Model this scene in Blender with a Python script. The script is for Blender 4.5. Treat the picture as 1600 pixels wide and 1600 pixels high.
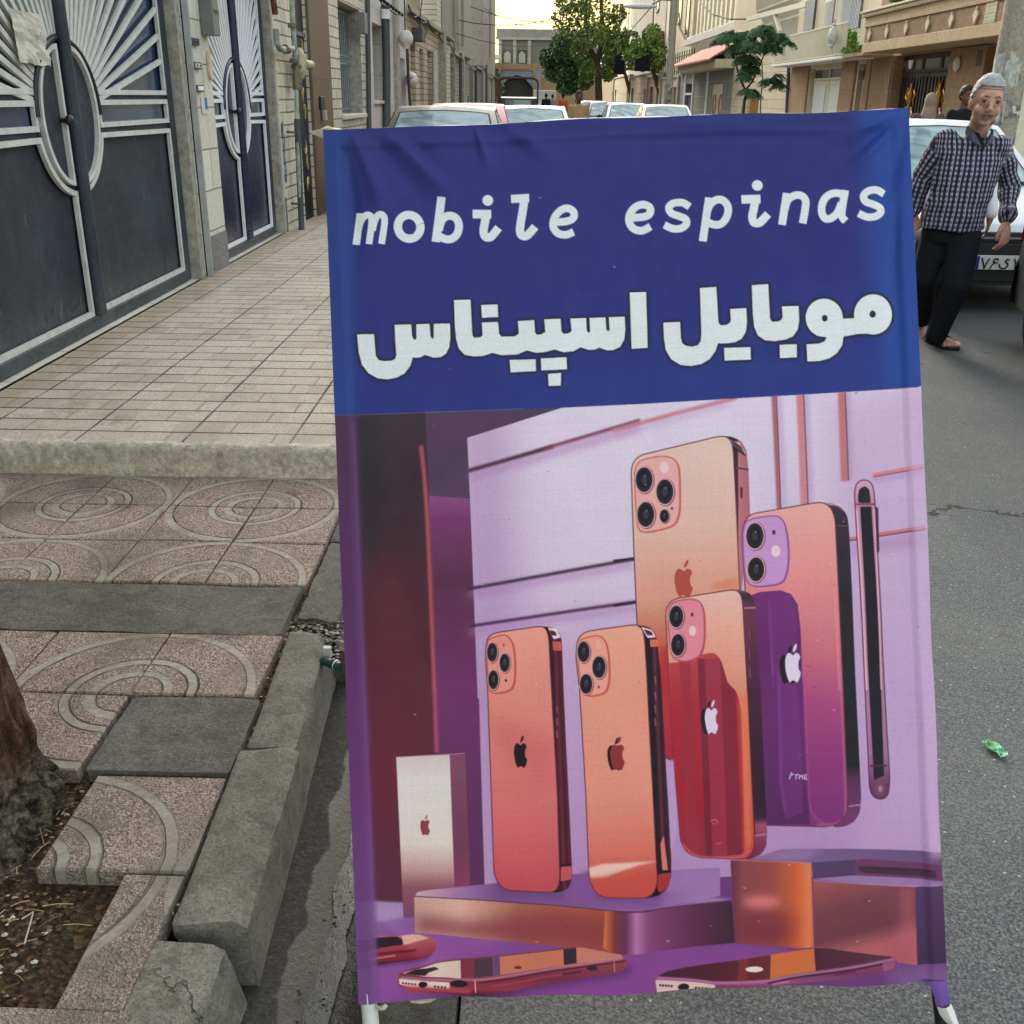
import bpy, math, random
import numpy as np
from mathutils import Vector, Matrix, noise as mnoise
random.seed(7)
R = math.radians
for o in list(bpy.data.objects):
    bpy.data.objects.remove(o, do_unlink=True)
SC = bpy.context.scene
COL = SC.collection

# ---------------------------------------------------------------- camera
F = 1592.0; CH = 1.55
_up = np.array([55., 3900., 1592.]); _up /= np.linalg.norm(_up)
_fw = np.array([30., 650., -1592.]); _fw -= _up * (_fw @ _up); _fw /= np.linalg.norm(_fw)
_rt = np.cross(_fw, _up)
RW = np.array([_rt, _fw, _up])                 # camera axes -> street axes
cam_d = bpy.data.cameras.new('camera'); cam = bpy.data.objects.new('camera', cam_d); COL.objects.link(cam)
cam_d.sensor_width = 36; cam_d.lens = 36 * F / 1600; cam_d.clip_end = 3000; cam_d.clip_start = 0.05
m = Matrix([[*RW[0], 0], [*RW[1], 0], [*RW[2], CH], [0, 0, 0, 1]])
cam.matrix_world = m
SC.camera = cam

# ---------------------------------------------------------------- sky, sun, exposure
W = bpy.data.worlds.new('World'); SC.world = W; W.use_nodes = True
wn = W.node_tree.nodes; wl = W.node_tree.links
for n_ in list(wn): wn.remove(n_)
sky = wn.new('ShaderNodeTexSky'); sky.sky_type = 'NISHITA'; sky.sun_disc = False
SUN_EL, SUN_AZ = 24, -14                       # degrees; azimuth from +Y towards +X
sky.sun_elevation = R(SUN_EL); sky.sun_rotation = R(SUN_AZ)
sky.dust_density = 6.0; sky.air_density = 1.6; sky.ozone_density = 0.3; sky.altitude = 1200
bg = wn.new('ShaderNodeBackground'); bg.inputs[1].default_value = 0.15
wo = wn.new('ShaderNodeOutputWorld')
hs = wn.new('ShaderNodeHueSaturation'); hs.inputs['Saturation'].default_value = 0.55
tint = wn.new('ShaderNodeMix'); tint.data_type = 'RGBA'; tint.blend_type = 'MULTIPLY'; tint.inputs[0].default_value = 1.0; tint.inputs[7].default_value = (1.0, 0.985, 0.935, 1)
wl.new(sky.outputs[0], hs.inputs['Color']); wl.new(hs.outputs[0], tint.inputs[6]); 
tc = wn.new('ShaderNodeTexCoord'); sx = wn.new('ShaderNodeSeparateXYZ'); mr = wn.new('ShaderNodeMapRange'); mr.interpolation_type = 'SMOOTHSTEP'   # dusty band low over the horizon
mr.inputs[1].default_value = 0.08; mr.inputs[2].default_value = 0.26
hz = wn.new('ShaderNodeMix'); hz.data_type = 'RGBA'; hz.inputs[6].default_value = (0.17, 0.162, 0.100, 1); hz.inputs[7].default_value = (1, 1, 1, 1)
t2 = wn.new('ShaderNodeMix'); t2.data_type = 'RGBA'; t2.blend_type = 'MULTIPLY'; t2.inputs[0].default_value = 1.0
wl.new(tc.outputs['Generated'], sx.inputs[0]); wl.new(sx.outputs[2], mr.inputs[0]); wl.new(mr.outputs[0], hz.inputs[0])
wl.new(tint.outputs[2], t2.inputs[6]); wl.new(hz.outputs[2], t2.inputs[7]); wl.new(t2.outputs[2], bg.inputs[0]); wl.new(bg.outputs[0], wo.inputs[0])
sd = bpy.data.lights.new('sun', 'SUN'); sun = bpy.data.objects.new('sun', sd); COL.objects.link(sun)
sd.energy = 0.7; sd.angle = R(25); sd.color = (1.0, 0.95, 0.86)
sdir = Vector((math.sin(R(SUN_AZ)) * math.cos(R(SUN_EL)), math.cos(R(SUN_AZ)) * math.cos(R(SUN_EL)), math.sin(R(SUN_EL))))
sun.rotation_euler = sdir.to_track_quat('Z', 'Y').to_euler()
SC.render.engine = 'CYCLES'
SC.view_settings.view_transform = 'Standard'; SC.view_settings.look = 'None'
SC.view_settings.gamma = 1.0; SC.view_settings.exposure = 2.06
SC.cycles.max_bounces = 6; SC.cycles.diffuse_bounces = 3
SC.render.resolution_x = 1024; SC.render.resolution_y = 1024

# ---------------------------------------------------------------- placing helpers
def ray(px, py): return RW @ np.array([px - 800, 800 - py, -F])
def onz(px, py, z=0.0):
    d = ray(px, py); t = (z - CH) / d[2]; return Vector((d[0]*t, d[1]*t, z))
def onx(px, py, x):
    d = ray(px, py); t = x / d[0]; return Vector((x, d[1]*t, CH + d[2]*t))
def ony(px, py, y):
    d = ray(px, py); t = y / d[1]; return Vector((d[0]*t, y, CH + d[2]*t))

# ---------------------------------------------------------------- objects
ORG = {}
def _tag(o, label=None, cat=None, group=None, kind=None):
    if label: o['label'] = label
    if cat: o['category'] = cat
    if group: o['group'] = group
    if kind: o['kind'] = kind
    return o
def thing(name, label, cat, loc=(0, 0, 0), rz=0.0, group=None):
    o = bpy.data.objects.new(name, None); COL.objects.link(o)
    o.empty_display_size = 0.1
    o.location = loc; o.rotation_euler = (0, 0, rz); ORG[o.name] = Vector(loc) if rz == 0 else Vector((0, 0, 0))
    if rz: ORG[o.name] = Vector((0, 0, 0))
    return _tag(o, label, cat, group)
def local_thing(name, label, cat, loc, rz=0.0, group=None):   # its parts are modelled round the origin
    o = thing(name, label, cat, loc, rz, group); ORG[o.name] = Vector((0, 0, 0)); return o
def copy_tree(o, parent=None):
    c = o.copy(); COL.objects.link(c); c.parent = parent
    for ch in o.children: copy_tree(ch, c)
    return c

class MB:
    def __init__(s): s.v = []; s.f = []; s.sm = []
    def add(s, vs, fs, smooth=False):
        n = len(s.v); s.v += [tuple(v) for v in vs]
        s.f += [tuple(i + n for i in f) for f in fs]; s.sm += [smooth] * len(fs); return s
    def box(s, x0, x1, y0, y1, z0, z1):
        if x0 > x1: x0, x1 = x1, x0
        if y0 > y1: y0, y1 = y1, y0
        if z0 > z1: z0, z1 = z1, z0
        v = [(x, y, z) for z in (z0, z1) for y in (y0, y1) for x in (x0, x1)]
        return s.add(v, [(0, 2, 3, 1), (4, 5, 7, 6), (0, 1, 5, 4), (2, 6, 7, 3), (0, 4, 6, 2), (1, 3, 7, 5)])
    def quad(s, a, b, c, d): return s.add([a, b, c, d], [(0, 1, 2, 3)])
    def prism(s, pts, axis, a, b):
        """closed outline pts (2-D) pushed from a to b along axis ('x': pts are y,z; 'y': x,z; 'z': x,y)"""
        def mk(p, t): return {'x': (t, p[0], p[1]), 'y': (p[0], t, p[1]), 'z': (p[0], p[1], t)}[axis]
        n = len(pts); v = [mk(p, a) for p in pts] + [mk(p, b) for p in pts]
        f = [tuple(range(n))[::-1], tuple(range(n, 2*n))] + [(i, (i+1) % n, n + (i+1) % n, n + i) for i in range(n)]
        return s.add(v, f)
    def tube(s, pts, r, seg=8, cap=True, flat=1.0, smooth=True):
        pts = [Vector(p) for p in pts]; n = len(pts)
        rs = r if isinstance(r, (list, tuple)) else [r] * n
        vs = []; prev = None
        for i, p in enumerate(pts):
            t = (pts[min(i+1, n-1)] - pts[max(i-1, 0)])
            if t.length < 1e-9: t = Vector((0, 0, 1))
            t.normalize()
            if prev is None:
                a = Vector((0, 0, 1)) if abs(t.z) < .9 else Vector((1, 0, 0))
                u = t.cross(a).normalized()
            else:
                u = (prev - t * prev.dot(t))
                u = u.normalized() if u.length > 1e-6 else t.orthogonal().normalized()
            prev = u; w = t.cross(u)
            for k in range(seg):
                an = 2 * math.pi * k / seg
                vs.append(p + u * (rs[i] * math.cos(an)) + w * (rs[i] * flat * math.sin(an)))
        fs = [(i*seg + k, i*seg + (k+1) % seg, (i+1)*seg + (k+1) % seg, (i+1)*seg + k) for i in range(n-1) for k in range(seg)]
        s.add(vs, fs, smooth)
        if cap:
            b = len(s.v) - len(vs)
            s.f.append(tuple(b + k for k in range(seg))[::-1]); s.sm.append(False)
            s.f.append(tuple(b + (n-1)*seg + k for k in range(seg))); s.sm.append(False)
        return s
    def bar(s, a, b, w, d=None):
        """square bar from a to b"""
        d = d or w; a = Vector(a); b = Vector(b); t = (b - a).normalized()
        up = Vector((1, 0, 0)) if abs(t.x) < .9 else Vector((0, 0, 1))
        u = t.cross(up).normalized(); v2 = u.cross(t).normalized()
        vs = [p + u*sx*w/2 + v2*sy*d/2 for p in (a, b) for sx, sy in ((-1, -1), (1, -1), (1, 1), (-1, 1))]
        return s.add(vs, [(3, 2, 1, 0), (4, 5, 6, 7), (0, 1, 5, 4), (1, 2, 6, 5), (2, 3, 7, 6), (3, 0, 4, 7)])
    def ribbon(s, pts, w, x0, x1, closed=False):
        """mitred flat moulding through (y,z) points, from x0 to x1"""
        n = len(pts); P_ = [Vector(p) for p in pts]; vs = []
        for i in range(n):
            a = P_[i-1] if (i > 0 or closed) else None; b = P_[(i+1) % n] if (i < n-1 or closed) else None
            d1 = (P_[i]-a).normalized() if a is not None else (b-P_[i]).normalized(); d2 = (b-P_[i]).normalized() if b is not None else d1
            m_ = Vector((-(d1+d2).y, (d1+d2).x)); m_ = m_.normalized() if m_.length > 1e-6 else Vector((-d1.y, d1.x)); k = w/2/max(.35, m_.dot(Vector((-d1.y, d1.x))))
            for q in (P_[i]-m_*k, P_[i]+m_*k): vs += [(x0, q.x, q.y), (x1, q.x, q.y)]
        fs = []
        for i in range(n if closed else n-1):
            a, b = 4*i, 4*((i+1) % n); fs += [(a+1, b+1, b+3, a+3), (a, a+2, b+2, b), (a, b, b+1, a+1), (a+2, a+3, b+3, b+2)]
        if not closed: fs += [(0, 1, 3, 2), (4*n-4, 4*n-2, 4*n-1, 4*n-3)]
        return s.add(vs, fs)
    def ell(s, c, r, nu=16, nv=10):
        c = Vector(c); vs = []; fs = []
        for j in range(nv + 1):
            th = math.pi * j / nv
            for i in range(nu):
                ph = 2 * math.pi * i / nu
                vs.append((c.x + r[0]*math.sin(th)*math.cos(ph), c.y + r[1]*math.sin(th)*math.sin(ph), c.z + r[2]*math.cos(th)))
        for j in range(nv):
            for i in range(nu):
                fs.append((j*nu + i, (j+1)*nu + i, (j+1)*nu + (i+1) % nu, j*nu + (i+1) % nu))
        return s.add(vs, fs, True)
    def build(s, name, mat, parent=None, bevel=0, **tags):
        me = bpy.data.meshes.new(name)
        og = ORG.get(parent.name, Vector((0, 0, 0))) if parent else Vector((0, 0, 0))
        me.from_pydata([(v[0]-og.x, v[1]-og.y, v[2]-og.z) for v in s.v], [], s.f)
        me.polygons.foreach_set('use_smooth', s.sm)
        me.update()
        if any(s.sm): me.set_sharp_from_angle(angle=R(48))
        o = bpy.data.objects.new(name, me); COL.objects.link(o)
        if mat: me.materials.append(mat)
        if parent: o.parent = parent; ORG[o.name] = og
        if bevel:
            b = o.modifiers.new('bevel', 'BEVEL'); b.width = bevel; b.segments = 2; b.limit_method = 'ANGLE'; b.angle_limit = R(40)
        return _tag(o, **tags)

def wallgrid(mb, x, y0, y1, z0, z1, openings, depth, side=1):
    """a wall face at x (side=+1 looks towards +X) from y0..y1, with openings (ya,yb,za,zb) cut depth deep"""
    ys = sorted({y0, y1, *[a for o in openings for a in o[:2]]}); zs = sorted({z0, z1, *[a for o in openings for a in o[2:]]})
    ys = [y for y in ys if y0 <= y <= y1]; zs = [z for z in zs if z0 <= z <= z1]
    xb = x - side * depth
    def hole(i, j):
        if i < 0 or j < 0 or i >= len(ys)-1 or j >= len(zs)-1: return False
        yc = (ys[i]+ys[i+1])/2; zc = (zs[j]+zs[j+1])/2
        return any(o[0] < yc < o[1] and o[2] < zc < o[3] for o in openings)
    for i in range(len(ys)-1):
        for j in range(len(zs)-1):
            a, b, c, d = ys[i], ys[i+1], zs[j], zs[j+1]
            if not hole(i, j): mb.quad((x, a, c), (x, b, c), (x, b, d), (x, a, d)) if side > 0 else mb.quad((x, a, d), (x, b, d), (x, b, c), (x, a, c))
            else:
                if not hole(i-1, j): mb.quad((x, a, c), (xb, a, c), (xb, a, d), (x, a, d))
                if not hole(i+1, j): mb.quad((x, b, c), (x, b, d), (xb, b, d), (xb, b, c))
                if not hole(i, j-1): mb.quad((x, a, c), (x, b, c), (xb, b, c), (xb, a, c))
                if not hole(i, j+1): mb.quad((x, a, d), (xb, a, d), (xb, b, d), (x, b, d))
                mb.quad((xb, a, c), (xb, b, c), (xb, b, d), (xb, a, d))
    xx = x - side * max(depth + .3, 3.0)
    mb.quad((x, y0, z0), (x, y0, z1), (xx, y0, z1), (xx, y0, z0)); mb.quad((x, y1, z0), (xx, y1, z0), (xx, y1, z1), (x, y1, z1))
    mb.quad((x, y0, z1), (x, y1, z1), (xx, y1, z1), (xx, y0, z1)); mb.quad((xx, y0, z0), (xx, y0, z1), (xx, y1, z1), (xx, y1, z0))
    return mb

# ---------------------------------------------------------------- materials
def lin(c):
    c = c / 255.0
    return c / 12.92 if c <= 0.04045 else ((c + 0.055) / 1.055) ** 2.4
def C(r, g, b, k=1.0): return (lin(r)*k, lin(g)*k, lin(b)*k, 1)
class G:
    def __init__(s, name, rough=.8, spec=.3, metal=0.0):
        s.m = bpy.data.materials.new(name); s.m.use_nodes = True; s.t = s.m.node_tree
        s.b = s.t.nodes['Principled BSDF']; s.b.inputs['Roughness'].default_value = rough
        s.b.inputs['Specular IOR Level'].default_value = spec; s.b.inputs['Metallic'].default_value = metal
    def node(s, ty, **k):
        n = s.t.nodes.new(ty)
        for a, b in k.items(): setattr(n, a, b)
        return n
    def put(s, n, key, v):
        if v is None: return
        if isinstance(v, bpy.types.NodeSocket): s.t.links.new(v, n.inputs[key])
        else: n.inputs[key].default_value = v
    def M(s, op, a, b=None, c=None, clamp=False):
        n = s.node('ShaderNodeMath', operation=op, use_clamp=clamp)
        s.put(n, 0, a); s.put(n, 1, b); s.put(n, 2, c); return n.outputs[0]
    def pos(s):
        if not hasattr(s, '_p'):
            s._g = s.node('ShaderNodeNewGeometry'); q = s.node('ShaderNodeSeparateXYZ'); s.t.links.new(s._g.outputs['Position'], q.inputs[0]); s._p = q.outputs
        return s._p
    def wpos(s): s.pos(); return s._g.outputs['Position']
    def opos(s):
        if not hasattr(s, '_o'): s._o = s.node('ShaderNodeTexCoord')
        return s._o.outputs['Object']
    def vec(s, x, y, z=0.0):
        n = s.node('ShaderNodeCombineXYZ'); s.put(n, 0, x); s.put(n, 1, y); s.put(n, 2, z); return n.outputs[0]
    def sep(s, v):
        n = s.node('ShaderNodeSeparateXYZ'); s.t.links.new(v, n.inputs[0]); return n.outputs
    def scale(s, v, sx, sy, sz):
        n = s.node('ShaderNodeVectorMath', operation='MULTIPLY'); s.put(n, 0, v); n.inputs[1].default_value = (sx, sy, sz); return n.outputs[0]
    def noise(s, sc, det=4, rough=.55, vec=None, dist=0.0):
        n = s.node('ShaderNodeTexNoise'); s.put(n, 'Vector', vec if vec is not None else s.wpos())
        n.inputs['Scale'].default_value = sc; n.inputs['Detail'].default_value = det; n.inputs['Roughness'].default_value = rough; n.inputs['Distortion'].default_value = dist
        return n.outputs[0]
    def vor(s, sc, vec=None, feat='F1', out='Distance', rnd=1.0):
        n = s.node('ShaderNodeTexVoronoi', feature=feat); s.put(n, 'Vector', vec if vec is not None else s.wpos()); n.inputs['Scale'].default_value = sc
        n.inputs['Randomness'].default_value = rnd; return n.outputs[out]
    def ss(s, v, a, b, lo=0.0, hi=1.0):
        n = s.node('ShaderNodeMapRange', interpolation_type='SMOOTHSTEP', clamp=True); s.put(n, 0, v)
        n.inputs[1].default_value = a; n.inputs[2].default_value = b; n.inputs[3].default_value = lo; n.inputs[4].default_value = hi; return n.outputs[0]
    def ramp(s, f, stops, interp='LINEAR'):
        n = s.node('ShaderNodeValToRGB'); cr = n.color_ramp; cr.interpolation = interp
        while len(cr.elements) < len(stops): cr.elements.new(.5)
        for e, (p, c) in zip(cr.elements, stops): e.position = p; e.color = c
        s.put(n, 0, f); return n.outputs[0]
    def mix(s, f, a, b, mode='MIX'):
        n = s.node('ShaderNodeMix', data_type='RGBA', blend_type=mode); s.put(n, 0, f); s.put(n, 6, a); s.put(n, 7, b); return n.outputs[2]
    def col(s, c): s.put(s.b, 'Base Color', c); return s
    def rgh(s, c): s.put(s.b, 'Roughness', c); return s
    def bump(s, h, st=.5, d=.01, prev=None):
        n = s.node('ShaderNodeBump'); n.inputs['Strength'].default_value = st; n.inputs['Distance'].default_value = d; s.put(n, 'Height', h)
        if prev is not None: s.put(n, 'Normal', prev)
        s.t.links.new(n.outputs[0], s.b.inputs['Normal']); return n.outputs[0]
    def brick(s, vec, w, h, mortar, c1, c2, cm, off=.5, bias=0.0):
        n = s.node('ShaderNodeTexBrick', offset=off); s.put(n, 'Vector', vec); n.inputs['Scale'].default_value = 1
        n.inputs['Brick Width'].default_value = w; n.inputs['Row Height'].default_value = h; n.inputs['Mortar Size'].default_value = mortar
        n.inputs['Mortar Smooth'].default_value = .2; n.inputs['Bias'].default_value = bias
        s.put(n, 'Color1', c1); s.put(n, 'Color2', c2); s.put(n, 'Mortar', cm); return n.outputs[0], n.outputs[1]

def plain(name, c, rough=.6, spec=.4, metal=0.0, var=.12, sc=9.0, bump=0.0, obj=True):
    g = G(name, rough, spec, metal)
    v = g.opos() if obj else None
    n = g.noise(sc, 5, .6, v)
    k = g.ramp(n, [(.25, (c[0]*(1-var*2), c[1]*(1-var*2), c[2]*(1-var*2), 1)), (.75, (c[0]*(1+var), c[1]*(1+var), c[2]*(1+var), 1))])
    g.col(k)
    g.rgh(g.ss(n, .2, .8, max(rough-.08, .03), min(rough+.1, 1)))
    if bump: g.bump(g.noise(sc*14, 3, .6, v), bump, .004)
    return g.m
def stone(name, c1, c2, cm, w=.5, h=.2, mortar=.006, off=.5, grime=.35, bump=.5, plane='yz', fine=30, veins=False, streak=True):
    g = G(name, .75, .25); p = g.pos()
    v = g.vec(p[1], p[2]) if plane == 'yz' else (g.vec(p[0], p[2]) if plane == 'xz' else g.vec(p[0], p[1]))
    nz = g.noise(1.3, 4, .6)
    wob = g.node('ShaderNodeVectorMath', operation='ADD'); g.put(wob, 0, v)
    w2 = g.vec(g.M('MULTIPLY', g.noise(2.2, 2), .012), g.M('MULTIPLY', g.noise(3.1, 2), .012)); g.put(wob, 1, w2)
    bc, bf = g.brick(wob.outputs[0], w, h, mortar, c1, c2, cm, off)
    f = g.noise(fine, 5, .65)
    c = g.mix(g.ss(f, .35, .7), bc, g.mix(.5, bc, (c1[0]*.62, c1[1]*.6, c1[2]*.56, 1)))
    st = g.noise(1.0, 5, .6, g.scale(g.wpos(), 5, 5, .7)) if streak else nz
    c = g.mix(g.ss(st, .48, .78, 0, grime), c, (c1[0]*.33, c1[1]*.31, c1[2]*.28, 1))
    c = g.mix(g.ss(nz, .5, .75, 0, .25), c, (c2[0]*1.15, c2[1]*1.05, c2[2]*.85, 1))
    if veins:
        vn = g.noise(3.0, 6, .7, None, 1.5); c = g.mix(g.ss(g.M('ABSOLUTE', g.M('SUBTRACT', vn, .5)), .0, .03, .35, 0), c, (c1[0]*.5, c1[1]*.5, c1[2]*.55, 1))
    g.col(c); g.rgh(g.ss(f, .2, .8, .55, .95))
    h_ = g.M('ADD', g.M('MULTIPLY', g.M('SUBTRACT', 1.0, bf), 1.0), g.M('MULTIPLY', f, .35))
    g.bump(h_, bump, .008)
    return g.m
def glassy(name, c, rough=.08, var=.3, spec=.8):
    g = G(name, rough, spec); n = g.noise(2.5, 4, .6, g.opos())
    g.col(g.ramp(n, [(.3, c), (.75, (c[0]*(1+var), c[1]*(1+var), c[2]*(1+var), 1))])); g.b.inputs['Coat Weight'].default_value = .3
    g.b.inputs['Coat Roughness'].default_value = .05
    return g.m
# ================================================================ GROUND
def m_asphalt():
    g = G('asphalt', .85, .3); p = g.pos()
    a = g.noise(140, 4, .7); b = g.noise(1.1, 5, .6); c2 = g.noise(9, 4, .65)
    base = g.ramp(a, [(.32, C(48, 50, 51)), (.5, C(82, 84, 85)), (.66, C(114, 116, 115))])
    base = g.mix(g.ss(b, .35, .7, 0, .5), base, C(112, 112, 104))
    base = g.mix(g.ss(c2, .5, .75, 0, .35), base, C(66, 66, 64))
    v = g.vor(55, out='Distance'); vc = g.vor(55, out='Color')
    sel = g.M('GREATER_THAN', g.sep(vc)[0], .86)
    sp = g.M('MULTIPLY', g.ss(v, .10, .22, 1, 0), sel)
    base = g.mix(g.M('MULTIPLY', sp, .8), base, C(190, 186, 172))
    # oil spots and old blots
    v3 = g.vor(2.6, out='Distance'); vc3 = g.vor(2.6, out='Color')
    blot = g.M('MULTIPLY', g.ss(g.M('ADD', v3, g.M('MULTIPLY', g.noise(30, 2), .10)), .10, .16, 1, 0), g.M('GREATER_THAN', g.sep(vc3)[1], .45))
    base = g.mix(g.M('MULTIPLY', blot, .7), base, C(42, 42, 44))
    st2 = g.vor(240, out='Color'); base = g.mix(g.M('MULTIPLY', g.M('GREATER_THAN', g.sep(st2)[0], .72), .28), base, C(142, 143, 140)); base = g.mix(g.M('MULTIPLY', g.M('LESS_THAN', g.sep(st2)[0], .22), .32), base, C(44, 45, 47))
    rep = g.ss(g.M('ADD', p[0], g.M('MULTIPLY', g.noise(1.7, 4, .7), .5)), 1.95, 1.99); base = g.mix(g.M('MULTIPLY', rep, .22), base, C(70, 71, 72))
    # one long crack
    wob = g.M('MULTIPLY', g.M('SUBTRACT', g.noise(3.2, 5, .7), .5), .42)
    d = g.M('ABSOLUTE', g.M('SUBTRACT', g.M('ADD', p[1], wob), 3.92))
    cr = g.M('MULTIPLY', g.ss(d, .004, .014, 1, 0), g.ss(p[0], 1.0, 1.5))
    base = g.mix(g.M('MULTIPLY', cr, .85), base, C(34, 34, 33))
    g.col(base)
    h = g.M('SUBTRACT', g.M('ADD', a, g.M('MULTIPLY', g.noise(55, 3), .7)), g.M('MULTIPLY', cr, 2.0))
    g.bump(h, .9, .006); return g.m
def m_concrete(name, c, dark=.45, sc=1.0, speck=True, bump=.7, crack=0.0):
    g = G(name, .85, .25)
    a = g.noise(70*sc, 5, .7); b = g.noise(3.5*sc, 6, .65)
    base = g.ramp(a, [(.3, (c[0]*.55, c[1]*.55, c[2]*.55, 1)), (.55, c), (.75, (c[0]*1.35, c[1]*1.35, c[2]*1.3, 1))])
    base = g.mix(g.ss(b, .42, .72, 0, dark), base, (c[0]*.35, c[1]*.34, c[2]*.32, 1))
    if speck:
        v = g.vor(120*sc, out='Distance'); s_ = g.M('MULTIPLY', g.ss(v, .1, .25, 1, 0), g.M('GREATER_THAN', g.sep(g.vor(120*sc, out='Color'))[0], .86))
        base = g.mix(g.M('MULTIPLY', s_, .8), base, (c[0]*.25, c[1]*.25, c[2]*.25, 1))
    h = g.M('ADD', a, g.M('MULTIPLY', b, .8))
    if crack:
        md = g.noise(17, 5, .7, None, .6); base = g.mix(g.ss(md, .46, .66, 0, .55), base, (c[0]*.42, c[1]*.41, c[2]*.38, 1)); base = g.mix(g.ss(md, .30, .42, .35, 0), base, (c[0]*1.5, c[1]*1.45, c[2]*1.35, 1))
        wv = g.node('ShaderNodeVectorMath', operation='ADD'); g.put(wv, 0, g.wpos()); g.put(wv, 1, g.vec(g.M('MULTIPLY', g.noise(7, 4, .7), .22), g.M('MULTIPLY', g.noise(8.3, 4, .7), .22)))
        ed = g.vor(crack, wv.outputs[0], 'DISTANCE_TO_EDGE'); ck = g.M('MULTIPLY', g.ss(ed, .004, .016, 1, 0), g.ss(g.noise(2.1, 2), .62, .67)); base = g.mix(g.M('MULTIPLY', ck, .85), base, (c[0]*.12, c[1]*.11, c[2]*.1, 1))
        pit_ = g.ss(g.vor(190), .12, .3, 1, 0); base = g.mix(g.M('MULTIPLY', pit_, .5), base, (c[0]*.2, c[1]*.2, c[2]*.2, 1)); h = g.M('SUBTRACT', g.M('ADD', h, g.M('MULTIPLY', md, .9)), g.M('ADD', g.M('MULTIPLY', ck, 1.5), pit_))
    g.col(base); g.bump(h, bump, .006); return g.m
def m_ringtile():
    g = G('ring_tile', .85, .22); p = g.pos()
    def cell(v, o): return g.M('MULTIPLY', g.M('SUBTRACT', g.M('FRACT', g.M('DIVIDE', g.M('ADD', v, o), .627)), .5), .627)
    u = cell(p[0], .98 + .3135 + 62.7); v = cell(p[1], -3.43 + .3135 + 62.7)
    r = g.M('SQRT', g.M('ADD', g.M('MULTIPLY', u, u), g.M('MULTIPLY', v, v)))
    r = g.M('ADD', r, g.M('MULTIPLY', g.M('SUBTRACT', g.noise(25, 2), .5), .006))
    def band(a, b): return g.M('MULTIPLY', g.ss(r, a-.003, a+.003), g.ss(r, b-.003, b+.003, 1, 0))
    bd = g.M('MAXIMUM', g.M('MAXIMUM', band(.284, .311), band(.140, .167)), band(.080, .106))
    def line(a): return g.ss(g.M('ABSOLUTE', g.M('SUBTRACT', r, a)), .0012, .0045, 1, 0)
    ln = g.M('MAXIMUM', g.M('MAXIMUM', line(.284), line(.140)), g.M('MAXIMUM', line(.080), line(.167)))
    gr = g.vor(230, out='Color'); gs = g.sep(gr); gd = g.vor(230)
    pink = g.ramp(gs[0], [(0, C(78, 68, 64)), (.25, C(146, 122, 112)), (.55, C(184, 156, 142)), (.85, C(214, 194, 178)), (1, C(104, 92, 88))])
    pink = g.mix(g.ss(gd, .35, .65, 0, .55), pink, C(118, 104, 92))
    cem = g.ramp(g.noise(90, 4, .7), [(.3, C(134, 125, 110)), (.7, C(184, 174, 154))])
    base = g.mix(bd, pink, cem)
    base = g.mix(g.M('MULTIPLY', g.M('MULTIPLY', ln, g.ss(g.noise(9, 3), .38, .62, .25, 1)), .9), base, C(54, 47, 42))
    b = g.noise(2.4, 6, .65); base = g.mix(g.ss(g.noise(5.5, 6, .75), .48, .62, 0, .5), base, C(150, 136, 118)); base = g.mix(g.ss(b, .46, .68, 0, .7), base, C(92, 86, 78))
    near = g.ss(p[1], 1.6, 2.6, .6, .1)                     # flags greyer and darker by the tree, its shade put into the colour
    base = g.mix(g.M('MULTIPLY', near, g.ss(g.noise(6, 4), .3, .7, .25, 1)), base, C(96, 92, 86))
    base = g.mix(g.ss(g.noise(8, 3, .5), .64, .74, 0, .5), base, C(90, 66, 48))
    g.col(base)
    h = g.M('SUBTRACT', g.M('MULTIPLY', gd, g.M('SUBTRACT', 1.0, bd)), g.M('MULTIPLY', ln, 1.4))
    g.bump(h, .9, .004); return g.m
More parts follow.
